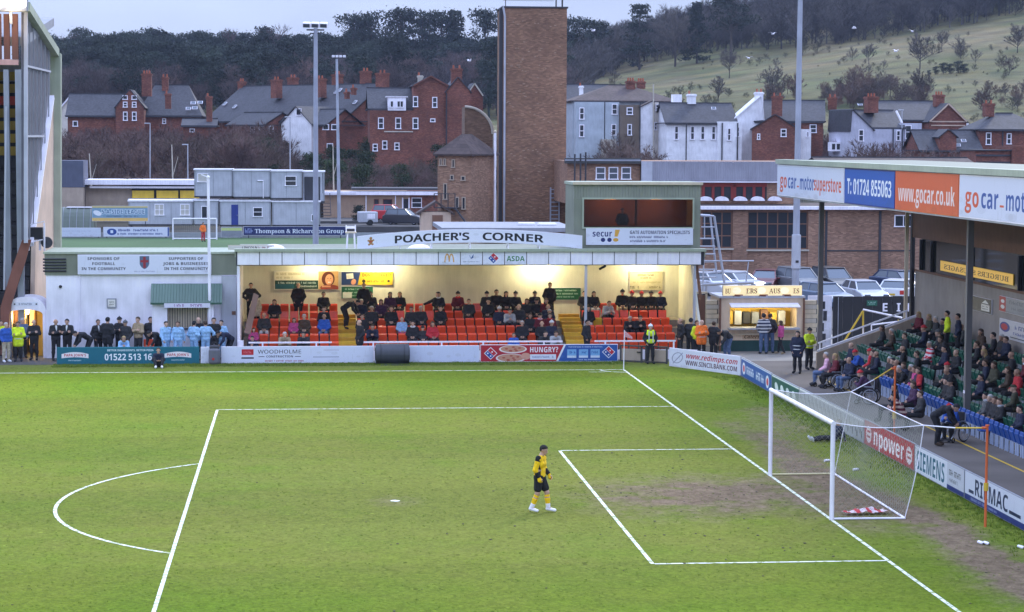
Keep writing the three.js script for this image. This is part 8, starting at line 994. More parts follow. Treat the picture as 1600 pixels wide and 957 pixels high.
const POSES = {
  pockets: { ...stand0, el: mir([0.28, 1.13, -0.05]), wr: mir([0.20, 0.93, 0.09]), th: [[0, 0, 1], [0, 0, 1]], hd: [[0.3, -1, 0.1], [-0.3, -1, 0.1]] },
  folded: { ...stand0, el: mir([0.26, 1.14, 0.06]), wr: [[0.06, 1.20, 0.20], [-0.08, 1.16, 0.19]], hd: [[1, 0.3, 0], [-1, 0.3, 0]], th: [[0, 1, 0], [0, 1, 0]], pitch: 0.1 },
  hips: { ...stand0, el: mir([0.40, 1.16, -0.06]), wr: mir([0.20, 1.02, 0.07]), hd: [[0.5, -0.6, 0.4], [-0.5, -0.6, 0.4]], th: [[0, 1, 0], [0, 1, 0]] },
  bend: { pelvis: [0, 0.93, -0.12], chest: [0, 1.12, 0.16], neck: [0, 1.20, 0.38], head: [0, 1.20, 0.53], pitch: 0.8, sh: mir([0.18, 1.15, 0.33]), el: mir([0.22, 0.90, 0.40]), wr: mir([0.15, 0.72, 0.52]), hip: mir([0.09, 0.90, -0.12]), kn: mir([0.11, 0.50, 0.02]), an: mir([0.12, 0.085, -0.04]), toe: mir([0.14, 0.045, 0.12]) },
  walk: { ...stand0, el: [[-0.25, 1.13, 0.06], [0.24, 1.13, -0.12]], wr: [[-0.22, 0.93, 0.20], [0.25, 0.90, -0.12]], kn: [[-0.1, 0.51, 0.12], [0.1, 0.5, -0.05]], an: [[-0.1, 0.085, 0.18], [0.11, 0.11, -0.26]], toe: [[-0.11, 0.045, 0.34], [0.12, 0.05, -0.12]] },
  sit: { pelvis: [0, 0.53, -0.02], chest: [0, 0.84, -0.06], neck: [0, 1.05, -0.05], head: [0, 1.20, -0.01], sh: mir([0.185, 0.98, -0.05]), el: mir([0.25, 0.73, 0.0]), wr: mir([0.10, 0.62, 0.20]), hd: [[0.5, -0.2, 0.6], [-0.5, -0.2, 0.6]], th: [[0, 1, 0], [0, 1, 0]], hip: mir([0.09, 0.52, 0.0]), kn: mir([0.13, 0.50, 0.42]), an: mir([0.12, 0.09, 0.42]), toe: mir([0.13, 0.045, 0.57]) },
  lean: { pelvis: [0, 0.53, 0.0], chest: [0, 0.79, 0.14], neck: [0, 0.97, 0.26], head: [0, 1.10, 0.34], pitch: 0.15, sh: mir([0.185, 0.91, 0.23]), el: mir([0.22, 0.66, 0.34]), wr: mir([0.06, 0.74, 0.50]), hd: [[0.6, 0.3, 0.3], [-0.6, 0.3, 0.3]], th: [[0, 1, 0], [0, 1, 0]], hip: mir([0.09, 0.52, 0.0]), kn: mir([0.14, 0.51, 0.42]), an: mir([0.12, 0.09, 0.38]), toe: mir([0.14, 0.045, 0.53]) },
  point: { pelvis: [0, 0.53, -0.02], chest: [0.02, 0.84, -0.04], neck: [0, 1.05, -0.03], head: [-0.04, 1.20, 0.0], yaw: -0.7, sh: mir([0.185, 0.98, -0.05]), el: [[-0.42, 0.86, 0.08], [0.25, 0.73, 0.0]], wr: [[-0.66, 0.76, 0.14], [0.10, 0.62, 0.20]], hip: mir([0.09, 0.52, 0.0]), kn: mir([0.13, 0.50, 0.42]), an: mir([0.12, 0.09, 0.42]), toe: mir([0.13, 0.045, 0.57]) },
  crossed: { pelvis: [0, 0.53, -0.02], chest: [0, 0.83, -0.07], neck: [0, 1.04, -0.06], head: [0, 1.19, -0.02], yaw: 0.45, sh: mir([0.185, 0.97, -0.06]), el: mir([0.26, 0.73, 0.03]), wr: [[0.07, 0.80, 0.16], [-0.08, 0.76, 0.15]], hd: [[1, 0.3, 0], [-1, 0.3, 0]], th: [[0, 1, 0], [0, 1, 0]], hip: mir([0.09, 0.52, 0.0]), kn: mir([0.12, 0.50, 0.42]), an: mir([0.09, 0.09, 0.46]), toe: mir([0.10, 0.045, 0.61]) },
  ground: { pelvis: [0, 0.13, 0], chest: [0, 0.42, 0.05], neck: [0, 0.62, 0.12], head: [0, 0.77, 0.17], sh: mir([0.18, 0.55, 0.11]), el: mir([0.25, 0.34, 0.22]), wr: mir([0.09, 0.32, 0.38]), hip: mir([0.09, 0.12, 0.02]), kn: mir([0.19, 0.40, 0.32]), an: mir([0.13, 0.09, 0.55]), toe: mir([0.15, 0.045, 0.70]) },
  sprawl: { pelvis: [0, 0.12, 0], chest: [0, 0.38, -0.14], neck: [0, 0.56, -0.2], head: [0, 0.71, -0.2], sh: mir([0.18, 0.50, -0.2]), el: mir([0.25, 0.28, -0.3]), wr: mir([0.24, 0.06, -0.36]), hip: mir([0.09, 0.11, 0.03]), kn: mir([0.13, 0.14, 0.46]), an: mir([0.15, 0.07, 0.86]), toe: mir([0.17, 0.17, 0.94]) },
};
const FIG = {}; for (const k of Object.keys(POSES)) { FIG[k] = figure(POSES[k]); for (const q of ['body', 'jacket', 'trousers', 'shoes']) metre(FIG[k][q]); }
for (const k of ['pockets', 'folded', 'hips']) { FIG[k].coat = metre(flat(figure(POSES[k], { long: true, coat: 0.032 }).jacket)); }
// things worn on a head, in the head's own axes
const shell = (fn, cell = 0.012) => metre(flat(surfaceNets(fn, [-0.2, -0.34, -0.2], [0.2, 0.24, 0.2], cell)));
const ell = (x, y, z, cx, cy, cz, rx, ry, rz) => (Math.hypot((x - cx) / rx, (y - cy) / ry, (z - cz) / rz) - 1) * Math.min(rx, ry, rz);
const skull = (x, y, z, e) => ell(x, y, z, 0, 0.03, -0.002, 0.083 + e, 0.094 + e, 0.1 + e);
const WEAR = {
  short: shell((x, y, z) => Math.max(skull(x, y, z, 0.012), -(y - 0.045 + (z < 0.02 ? (0.02 - z) * 1.25 : -(z - 0.02) * 0.5)))),
  bald: shell((x, y, z) => Math.max(skull(x, y, z, 0.006), -(y + 0.05 - Math.min(0, z + 0.02)), y - 0.02, z + 0.0)),
  long: shell((x, y, z) => Math.min(Math.max(skull(x, y, z, 0.018), -(y - 0.05 + (z < 0.03 ? (0.03 - z) * 3 : -(z - 0.03) * 0.4))), Math.max(ell(x, y, z, 0, -0.10, -0.045, 0.10, 0.15, 0.075), z - 0.02))),
  beanie: shell((x, y, z) => Math.min(Math.max(skull(x, y, z, 0.022), -(y - 0.035)), Math.max(Math.abs(y - 0.05) - 0.018, ell(x, 0, z, 0, 0, -0.002, 0.112, 1, 0.128)), ell(x, y, z, 0, 0.15, -0.01, 0.025, 0.025, 0.025))),
  cap: shell((x, y, z) => Math.min(Math.max(skull(x, y, z, 0.016), -(y - 0.05)), Math.max(Math.abs(y - 0.055 + (z - 0.1) * 0.25) - 0.007, ell(x, 0, z, 0, 0, 0.11, 0.075, 1, 0.085), 0.06 - z))),
  hood: shell((x, y, z) => Math.max(Math.min(skull(x, y, z, 0.04), ell(x, y, z, 0, -0.09, -0.05, 0.12, 0.1, 0.11)), -ell(x, y, z, 0, 0.0, 0.13, 0.075, 0.1, 0.1))),
};
const scarfGeo = metre(flat(new THREE.TorusGeometry(0.085, 0.036, 8, 20).rotateX(Math.PI / 2).scale(1, 1.3, 1)));
const SK = [[0.52, 0.31, 0.22], [0.60, 0.38, 0.28], [0.44, 0.26, 0.18]].map((c) => mat(c, 0.6));
const CL = {}; const clothOf = (c) => CL[c] ??= cloth(PAL[c]);
const PAL = { black: [0.020, 0.020, 0.024], charcoal: [0.034, 0.034, 0.038], grey: [0.10, 0.105, 0.11], light_grey: [0.42, 0.43, 0.46], white: [0.68, 0.69, 0.72], navy: [0.02, 0.026, 0.055], blue: [0.03, 0.10, 0.42], pale_blue: [0.30, 0.50, 0.74], denim: [0.10, 0.15, 0.27], red: [0.50, 0.03, 0.04], dark_red: [0.13, 0.014, 0.024], pink: [0.50, 0.07, 0.22], pale_pink: [0.70, 0.40, 0.52], brown: [0.07, 0.045, 0.03], olive: [0.06, 0.058, 0.035], tan: [0.36, 0.27, 0.17], beige: [0.46, 0.40, 0.30], yellow: [0.70, 0.86, 0.03], orange: [0.95, 0.20, 0.03], gold: [0.86, 0.50, 0.01], blond: [0.42, 0.29, 0.14], silver: [0.48, 0.47, 0.46], purple: [0.06, 0.025, 0.065], green: [0.03, 0.12, 0.05], skin_hair: [0.3, 0.18, 0.12] };
const word = (c) => ({ yellow: 'bright yellow', skin_hair: 'shaved' }[c] ?? c.replace('_', ' ')); const band = mat([0.62, 0.64, 0.66], 0.35);
let personCount = 0; const shirtGeo = metre(flat(boneMesh([[[0, 1.24, 0.098], [0, 1.44, 0.052], 0.034, 0.05]], 0.012, 0.02)));
// spec: pose, coat, legs, head [wear, colour], extras: scarf, hivis, h (height), long, desc
function person(pos, turn, s, label, group) {
  const f = FIG[s.pose], n = personCount++, t = thing('person', label, 'person', pos, turn, group); t.scale.setScalar((s.h ?? 1.74) / 1.745 * (0.985 + 0.03 * hash2(n, 6)));
  shared('body', f.body, SK[n % 3], t); const j = shared('jacket', s.long && f.coat ? f.coat : f.jacket, s.coatMat ?? clothOf(s.coat), t); shared('trousers', f.trousers, clothOf(s.legs ?? 'black'), t); shared('shoes', f.shoes, clothOf(s.shoes ?? 'black'), t);
  if (s.hat) { const w = shared({ beanie: 'hat', cap: 'hat', hood: 'hood' }[s.hat[0]] ?? 'hair', WEAR[s.hat[0]], clothOf(s.hat[1]), t); w.applyMatrix4(f.headMatrix); if (s.yaw) w.rotation.y += 0; }
  if (s.scarf) { const w = shared('scarf', scarfGeo, clothOf(s.scarf), t); w.position.set(...at3(f.J.neck, f.J.head, 0.12)); w.userData.label = word(s.scarf) + ' scarf'; }
  if (s.shirt) shared('shirt_front', shirtGeo, clothOf('white'), t);
  if (s.hivis) { const J = f.J; for (const q of [0.15, 0.62]) { const c = at3(J.pelvis, J.chest, q), r = new THREE.TorusGeometry(0.15, 0.03, 4, 24).rotateX(Math.PI / 2).scale(1.26, 0.7, 1.02); const m = shared('reflective_band', metre(flat(r)), band, t); m.position.set(...c); } }
  return t;
}
// people are given by where their head's top shows in the survey photograph, and the row or ground they are on
const crowd = [];
function join(list, place0) { list.forEach((s) => crowd.push({ ...s, ...place0(s) })); return list; }
const HT = { sit: 1.32, lean: 1.22, point: 1.32, crossed: 1.31, ground: 0.89, sprawl: 0.83 };
const S = (u, v, pose, coat, hat, more = {}) => ({ u, v, pose, coat, hat, ...more });
function describe(s) { const verb = { sit: 'sitting', lean: 'sitting forward', point: 'sitting with an arm stretched out', crossed: 'sitting with arms crossed', pockets: 'standing', folded: 'standing with arms folded', hips: 'standing hands on hips', bend: 'bending down', walk: 'walking', ground: 'sitting on the ground', sprawl: 'sprawled on the ground' }[s.pose]; const hat = s.hat ? ({ beanie: 'hat', cap: 'cap', hood: 'hood', short: 'hair', long: 'long hair', bald: 'bald' }[s.hat[0]]) : ''; return { verb, worn: hat === 'bald' ? 'bald head' : s.hat ? word(s.hat[1]) + ' ' + hat : '' }; }
function seatRowFigures(list, row, block) { // in the corner stand: sorted along the row, each at the nearest seat
  list.sort((a, b) => a.u - b.u).forEach((s, i) => {
    const z = RZ(row), p = onZ(s.u, 480, z), standing = !(s.pose in HT), zz = standing ? z + 0.28 : z; let x = p.x;
    if (!standing) { let best = 9; for (const q of seatAt) if (Math.abs(q.z - z) < 0.1 && Math.abs(q.x - p.x) < best) { best = Math.abs(q.x - p.x); x = q.x; } if (best > 0.5) x = p.x; }
    const d = describe(s); person(V(x, RY(row), zz + (s.dz ?? 0)), (s.turn ?? 0) + (hash2(i, row, 3) - 0.5) * 0.5, s, `person in ${word(s.coat)} with ${d.worn}, ${ord(i)} from left, ${rowName(row, SR)}, corner stand`, 'spectators in the corner stand');
  });
}
const bk = ['short', 'black'], br = ['short', 'brown'], gy = ['short', 'silver'], bd = ['bald', 'skin_hair'], lb = ['long', 'brown'], lk = ['long', 'black'], bl = ['long', 'blond'], hk = ['beanie', 'black'], hr = ['beanie', 'red'], hw = ['beanie', 'white'], hp = ['beanie', 'pale_pink'], hg = ['beanie', 'grey'], hd = ['hood', 'black'];
seatRowFigures([S(392, 443, 'hips', 'charcoal', bk), S(466, 446, 'pockets', 'black', ['bald', 'skin_hair'], { long: 1 }), S(498, 464, 'sit', 'black', bk), S(568, 462, 'pockets', 'black', br), S(583, 466, 'sit', 'charcoal', bk), S(603, 468, 'sit', 'purple', lk), S(617, 461, 'pockets', 'black', lb, { dz: -0.1, pose: 'sit' }), S(678, 463, 'point', 'black', br), S(691, 467, 'sit', 'black', lk, { scarf: 'white' }), S(709, 460, 'sit', 'dark_red', hk, { scarf: 'red' }), S(754, 475, 'sit', 'charcoal', hk), S(769, 461, 'sit', 'black', bk, { h: 1.85 }), S(785, 469, 'sit', 'black', lk), S(801, 466, 'sit', 'black', hk), S(832, 474, 'sit', 'black', hk), S(858, 464, 'pockets', 'black', br), S(913, 463, 'sit', 'charcoal', bk), S(931, 466, 'sit', 'black', lk, { legs: 'light_grey' }), S(972, 460, 'sit', 'black', hk, { h: 1.85, legs: 'tan' }), S(990, 468, 'sit', 'charcoal', hr), S(1006, 465, 'sit', 'black', hr), S(1020, 463, 'sit', 'black', hk), S(1034, 466, 'sit', 'navy', hr)], 5);
seatRowFigures([S(400, 461, 'pockets', 'beige', hp, { long: 1, turn: 0.6, h: 1.55 }), S(424, 482, 'sit', 'black', lb), S(570, 474, 'sit', 'navy', gy), S(602, 482, 'sit', 'purple', lb), S(732, 480, 'sit', 'charcoal', br), S(757, 478, 'sit', 'black', bk), S(817, 481, 'sit', 'charcoal', lb), S(834, 478, 'sit', 'black', hk), S(848, 482, 'sit', 'black', bk), S(951, 477, 'lean', 'light_grey', br, { turn: 0.5 }), S(862, 486, 'sit', 'dark_red', lb)], 4);
seatRowFigures([S(501, 490, 'sit', 'black', br, { turn: 0.2 }), S(582, 485, 'sit', 'charcoal', gy), S(604, 492, 'sit', 'black', bd), S(618, 487, 'sit', 'black', lb), S(636, 490, 'sit', 'charcoal', bk), S(665, 488, 'sit', 'charcoal', gy), S(682, 493, 'sit', 'black', bk, { scarf: 'black' }), S(776, 491, 'sit', 'navy', hw), S(788, 489, 'lean', 'light_grey', bk), S(805, 485, 'sit', 'charcoal', bd, { h: 1.84 }), S(866, 494, 'sit', 'navy', bd, { h: 1.86 }), S(856, 490, 'lean', 'navy', gy), S(921, 489, 'sit', 'black', lk, { legs: 'light_grey' })], 3);
seatRowFigures([S(405, 499, 'sit', 'charcoal', bd, { legs: 'light_grey', h: 1.84 }), S(461, 493, 'sit', 'pink', lb, { h: 1.5 }), S(468, 487, 'sit', 'brown', gy), S(502, 500, 'sit', 'blue', bd, { legs: 'denim' }), S(572, 497, 'sit', 'black', br), S(621, 500, 'sit', 'pale_blue', ['bald', 'skin_hair'], { legs: 'pink', h: 1.55 }), S(824, 506, 'sit', 'black', lb), S(838, 508, 'sit', 'dark_red', hk, { scarf: 'pale_pink' }), S(853, 505, 'sit', 'dark_red', lb, { scarf: 'red' }), S(984, 497, 'lean', 'black', gy), S(1001, 499, 'lean', 'black', br)], 2);
seatRowFigures([S(388, 507, 'sit', 'pink', lb, { h: 1.4 }), S(590, 512, 'lean', 'navy', br), S(650, 512, 'sit', 'black', bk, { scarf: 'white' }), S(664, 519, 'sit', 'charcoal', hk, { h: 1.45 }), S(681, 512, 'sit', 'red', lb), S(815, 518, 'sit', 'black', gy), S(840, 520, 'sit', 'black', bd), S(862, 512, 'sit', 'navy', hw, { legs: 'navy' })], 1);
seatRowFigures([S(440, 530, 'lean', 'tan', gy), S(481, 533, 'lean', 'charcoal', bk), S(800, 527, 'sit', 'blue', br, { h: 1.5 }), S(855, 530, 'lean', 'charcoal', bk), S(870, 530, 'lean', 'light_grey', br), S(393, 528, 'lean', 'navy', bk, { h: 1.5 })], 0);
// people on the ground level: u and the line of their feet
function onGround(list, group) { list.forEach(([u, v, s, label, turn]) => { const p = onY(u, v); person(V(p.x, 0.008, p.z), turn ?? 0, s, label, group); }); }
const g2 = (pose, coat, hat, more = {}) => ({ pose, coat, hat, ...more });
const GZ = (u, z) => { const p = onZ(u, 555, z); return project(V(p.x, 0, z)); };
function onLine(list, z, group) { list.forEach(([u, s, label, turn, dz]) => { const p = onZ(u, 555, z + (dz ?? 0)); person(V(p.x, 0.008, z + (dz ?? 0)), turn ?? 0, s, label, group); }); }
onLine([
  [1, g2('pockets', 'yellow', br, { hivis: 1 }), 'steward in bright yellow, cut by the left edge of the photo', 0.4], [9, g2('pockets', 'blue', gy, { legs: 'beige', shoes: 'white' }), 'person in a blue jacket and beige trousers left of the tunnel', 0.6, 0.6],
  [28, g2('folded', 'yellow', br, { hivis: 1, long: 1 }), 'steward in a bright yellow coat with folded arms in front of the tunnel', 0.1, 0.3], [35, g2('pockets', 'denim', gy), 'person in a denim blue jacket behind the tunnel steward', 0.3, -1.2], [53, g2('folded', 'black', bd), 'bald person in black with folded arms at the tunnel mouth', -0.1, -0.3],
  [87, g2('folded', 'black', bd, { shirt: 1, h: 1.82 }), 'bald person in a dark suit, left one of the pair by the tunnel', 0.35], [105, g2('folded', 'black', bk, { shirt: 1, h: 1.82 }), 'dark haired person in a dark suit, right one of the pair by the tunnel', -0.2],
  [136, g2('bend', 'black', bk, { long: 0 }), 'person in black bending far down behind the teal board', -1.2, 0.1], [153, g2('pockets', 'black', br, { shirt: 1 }), 'person in a black suit just behind the bending one', 0.5, -0.4], [168, g2('pockets', 'black', bk, { long: 1, h: 1.9 }), 'tall person in a long black coat under the framed notice', 2.8, -0.1], [187, g2('folded', 'black', hk, { h: 1.84 }), 'person in a black cap and coat right of the framed notice', -0.5, -0.5], [196, g2('pockets', 'charcoal', hg, { h: 1.74 }), 'person in charcoal with a grey hat beside the pale blue player', -0.4, -0.2],
  [193, g2('lean', 'pale_blue', bl, { legs: 'pale_blue', h: 1.6 }), 'young player in pale blue with blond hair behind the teal board', 0.1, 0.35], [216, g2('folded', 'tan', br, { legs: 'charcoal', h: 1.86 }), 'tall person in a brown jacket right of the standing group', -0.6, -0.2], [235, g2('pockets', 'black', bk, { h: 1.86 }), 'person in black half hidden by the white kit hut', 0.4, -0.55],
  [246, g2('bend', 'black', bk), 'person in black bending beside the white kit hut', -0.7, 0.0], [259, g2('walk', 'pale_blue', bk, { legs: 'pale_blue' }), 'player in pale blue kit, leftmost at the hatch', 0.5, 0.5], [278, g2('walk', 'pale_blue', br, { legs: 'pale_blue' }), 'player in pale blue kit, second from left at the hatch', -0.3, 0.45], [303, g2('pockets', 'pale_blue', bk, { legs: 'pale_blue' }), 'player in pale blue kit, third from left at the hatch', 2.6, 0.4], [310, g2('folded', 'black', bd, { h: 1.84 }), 'bald person in black facing the players at the hatch', 0.1, -0.15], [321, g2('hips', 'pale_blue', br, { legs: 'pale_blue' }), 'player in pale blue kit, fourth from left at the hatch', 3.4, 0.4], [334, g2('hips', 'black', bk, { h: 1.84 }), 'person in black with hands on hips right of the hatch', 0.1, 0.25], [346, g2('pockets', 'pale_blue', bk, { legs: 'pale_blue' }), 'player in pale blue kit, rightmost at the hatch', -0.5, 0.15], [357, g2('bend', 'navy', bk, { h: 1.72 }), 'person in a navy coat stooping at the right end of the hatch group', -1.0, 0.1],
], -37.9, undefined);
onLine([[541, g2('bend', 'black', bk, { h: 1.8 }), 'person in black bending over at the top of the left yellow stair', 1.2, -3.0], [562, g2('pockets', 'black', bd, { long: 1 }), 'person in black standing at the foot of the left yellow stair', -1.2, 0.05], [917, g2('pockets', 'black', bk), 'person in black behind the middle post by the right yellow stair', 0.9, 0.05]], -37.55, undefined);
for (const c of scene.children) if (/top of the left yellow stair/.test(c.userData.label ?? '')) c.position.y = RY(4);
onLine([[1091, g2('pockets', 'black', bd, { h: 1.8 }), 'bald person in a dark coat at the right end of the corner stand', -1.4, -0.1]].map((q) => { q[0] = 1063; return q; }), -37.4);
onGround([[1016, 569, g2('pockets', 'black', hw, { h: 1.72 }), 'steward in a yellow vest and white hat at the pitch gate', 0.05]]);
{ const st = scene.children[scene.children.length - 1], f = FIG.pockets, g = metre(flat(boneMesh([[[-0.06, 1.0, 0], [0.06, 1.0, 0], 0.155, 0.155], [[-0.07, 1.3, -0.01], [0.07, 1.3, -0.01], 0.15, 0.15], [[-0.13, 1.4, -0.01], [0.13, 1.4, -0.01], 0.10, 0.10]], 0.02, 0.06, (x, y) => 0.9 - y))); const m = shared('vest', g, clothOf('yellow'), st); m.userData.label = 'bright yellow vest'; const sc = metre(merged([bx(0.05, 0.5, 0.02, -0.09, 1.2, 0.152), bx(0.05, 0.5, 0.02, 0.09, 1.2, 0.152)])); shared('reflective_band', sc, band, st); }
onLine([
  [1079, g2('pockets', 'charcoal', bk, { h: 1.82 }), 'person in charcoal carrying bags beside the orange steward', 2.6, -0.5], [1088, g2('pockets', 'yellow', br, { h: 1.7 }), 'person in a bright yellow top half hidden behind the orange steward', 0.8, -0.4], [1096, g2('folded', 'orange', bd, { hivis: 1, long: 1 }), 'steward in a bright orange coat right of the corner stand', 0.2, 0], [1115, g2('pockets', 'black', br, { long: 1, h: 1.7 }), 'person in a black coat between the orange steward and the kiosk', 2.4, 0], [1136, g2('bend', 'charcoal', bk, { legs: 'denim', h: 1.8 }), 'person in charcoal and jeans leaning over at the left of the kiosk', -0.9, -0.1],
], -37.0);
const stripe = (a, b, n) => { const t = tex(8, 128, 1, (x, y) => ((y * n) % 1 < 0.5 ? a : b)); return mat(t, 0.9); };
onLine([[1193, { pose: 'pockets', coat: 'white', coatMat: stripe([0.03, 0.035, 0.07], [0.6, 0.6, 0.62], 7), hat: bk, legs: 'denim', h: 1.86 }, 'person in a navy and white striped top and jeans at the kiosk counter', Math.PI], [1203, g2('pockets', 'charcoal', br, { legs: 'denim', h: 1.8 }), 'person in charcoal and jeans behind the striped one at the kiosk', 2.8, -0.3], [1220, g2('walk', 'pink', lb, { legs: 'black', shoes: 'tan', h: 1.5 }), 'child in a bright pink coat at the right of the kiosk', -2.2, 0.1]], -39.3);
onGround([[1246, 584, g2('pockets', 'navy', lk, { long: 1, hivis: 1, h: 1.76 }), 'steward in a dark coat with pale bands before the far stand post', -0.5], [1264, 578, g2('folded', 'yellow', hk, { hivis: 1, legs: 'black', h: 1.76 }), 'steward in a yellow coat and black hat by the far stand post', 0.5]]);
// by and behind the goal, on the training turf
onGround([[247, 574, g2('ground', 'navy', br, { legs: 'black', shoes: 'white', h: 1.6 }), 'ball boy in a navy top and white shoes sitting against the teal board', 0.1], [1303, 690, g2('sprawl', 'navy', br, { legs: 'black', shoes: 'white', h: 1.5 }), 'ball boy in navy with white shoes sprawled behind the goal net', -1.45]]);
onGround([[316, 374, g2('pockets', 'orange', bk, { legs: 'red', h: 1.8 }), 'player in orange and red standing in front of the training goal', 0.6]]);
{ const st = scene.children[scene.children.length - 1]; st.position.z = -148; st.position.x = onZ(317, 372, -148).x; }
{ const p = onZ(972, 340, -39.6), t = person(V(p.x, 5.15, -39.5), 0, g2('pockets', 'black', bk, { h: 1.6 }), 'dark figure standing inside the commentary box'); t.position.y = 5.0; }
// the side stand: seated along its rows, given by head position; z follows from the row
const sideList = []; function sideRow(row, list) { sideList.push(...list); }
function seatSideStand() {
  const rows = [[], [], [], [], [], []];
  for (const s of sideList) { // the row whose head height fits the sight line best
    let best = 9, br_ = 1, bz = 0; for (let r = 1; r < 6; r++) { const p = onX(s.u, s.v, GX(r) - 0.05), e = Math.abs(p.y - GY(r) - (HT[s.pose] ?? 1.74)) + (rows[r].some((q) => Math.abs(q.z - p.z) < 0.4) ? 0.35 : 0) + (p.z < GEND + 0.3 ? 3 : 0); if (e < best) { best = e; br_ = r; bz = p.z; } }
    rows[br_].push({ s, z: bz });
  }
  rows.forEach((l, row) => l.sort((p, q) => p.z - q.z).forEach(({ s, z }, i) => {
    const standing = !(s.pose in HT); if (!standing) z = Math.round((z + 32.45) / 0.5) * 0.5 - 32.45; if (i && Math.abs(z - l[i - 1].zz) < 0.3) z = l[i - 1].zz + 0.5; l[i].zz = z; const d = describe(s);
    person(V(standing ? GX(row) - 0.3 : GX(row), GY(row), z), -Math.PI / 2 + (hash2(i, row, 8) - 0.5) * 0.6, s, `person in ${word(s.coat)} with ${d.worn}, ${ord(i)} from far end, ${rowName(row, 6)}, side stand`, 'spectators in the side stand');
  }));
}
sideRow(6, [S(1434, 496, 'sit', 'dark_red', bl), S(1451, 497, 'sit', 'olive', bl), S(1460, 500, 'sit', 'charcoal', gy), S(1470, 498, 'sit', 'black', bk), S(1508, 490, 'pockets', 'navy', bk), S(1533, 518, 'sit', 'brown', lb), S(1548, 519, 'sit', 'black', bk), S(1566, 529, 'sit', 'charcoal', gy), S(1573, 533, 'sit', 'navy', br), S(1598, 553, 'sit', 'dark_red', bk, { scarf: 'white' })]);
sideRow(5, [S(1378, 519, 'sit', 'charcoal', lb), S(1393, 516, 'sit', 'brown', gy), S(1444, 514, 'sit', 'navy', hr), S(1466, 520, 'sit', 'black', hg), S(1482, 519, 'lean', 'charcoal', lb), S(1498, 508, 'crossed', 'grey', bd), S(1491, 486, 'pockets', 'yellow', bk), S(1527, 528, 'sit', 'black', br), S(1540, 533, 'sit', 'charcoal', lk), S(1553, 538, 'lean', 'black', bl), S(1580, 556, 'sit', 'black', bd)]);
sideRow(4, [S(1414, 520, 'sit', 'charcoal', br), S(1411, 541, 'sit', 'black', bd), S(1432, 545, 'sit', 'black', br), S(1450, 538, 'sit', 'white', gy, { coatMat: stripe([0.55, 0.03, 0.05], [0.66, 0.62, 0.66], 6) }), S(1474, 532, 'sit', 'navy', bk), S(1495, 553, 'sit', 'black', bd), S(1536, 545, 'sit', 'navy', br), S(1552, 553, 'sit', 'olive', lb), S(1571, 575, 'sit', 'brown', lb), S(1587, 580, 'sit', 'red', bd)]);
sideRow(3, [S(1358, 554, 'sit', 'black', br), S(1386, 559, 'sit', 'charcoal', ['short', 'silver']), S(1400, 564, 'sit', 'black', bd), S(1421, 571, 'sit', 'black', gy), S(1430, 556, 'crossed', 'charcoal', bk), S(1480, 562, 'sit', 'navy', hr), S(1490, 571, 'lean', 'black', bd), S(1532, 567, 'sit', 'navy', bk), S(1583, 599, 'sit', 'olive', ['cap', 'olive'])]);
sideRow(2, [S(1329, 567, 'sit', 'navy', bd), S(1355, 578, 'sit', 'red', hr), S(1396, 575, 'sit', 'black', bk), S(1413, 588, 'lean', 'black', gy), S(1422, 584, 'sit', 'pink', lb), S(1433, 583, 'sit', 'red', lb), S(1482, 600, 'sit', 'charcoal', hk), S(1535, 606, 'sit', 'grey', bk, { scarf: 'light_grey' }), S(1551, 628, 'sit', 'charcoal', br)]);
sideRow(1, [S(1348, 588, 'lean', 'blue', hr), S(1361, 592, 'sit', 'navy', bd), S(1410, 613, 'sit', 'navy', lb), S(1427, 616, 'sit', 'purple', br), S(1476, 627, 'sit', 'black', bk), S(1548, 628, 'sit', 'black', gy), S(1562, 634, 'sit', 'black', br, { scarf: 'light_grey' }), S(1592, 650, 'sit', 'navy', bk)]);
seatSideStand();
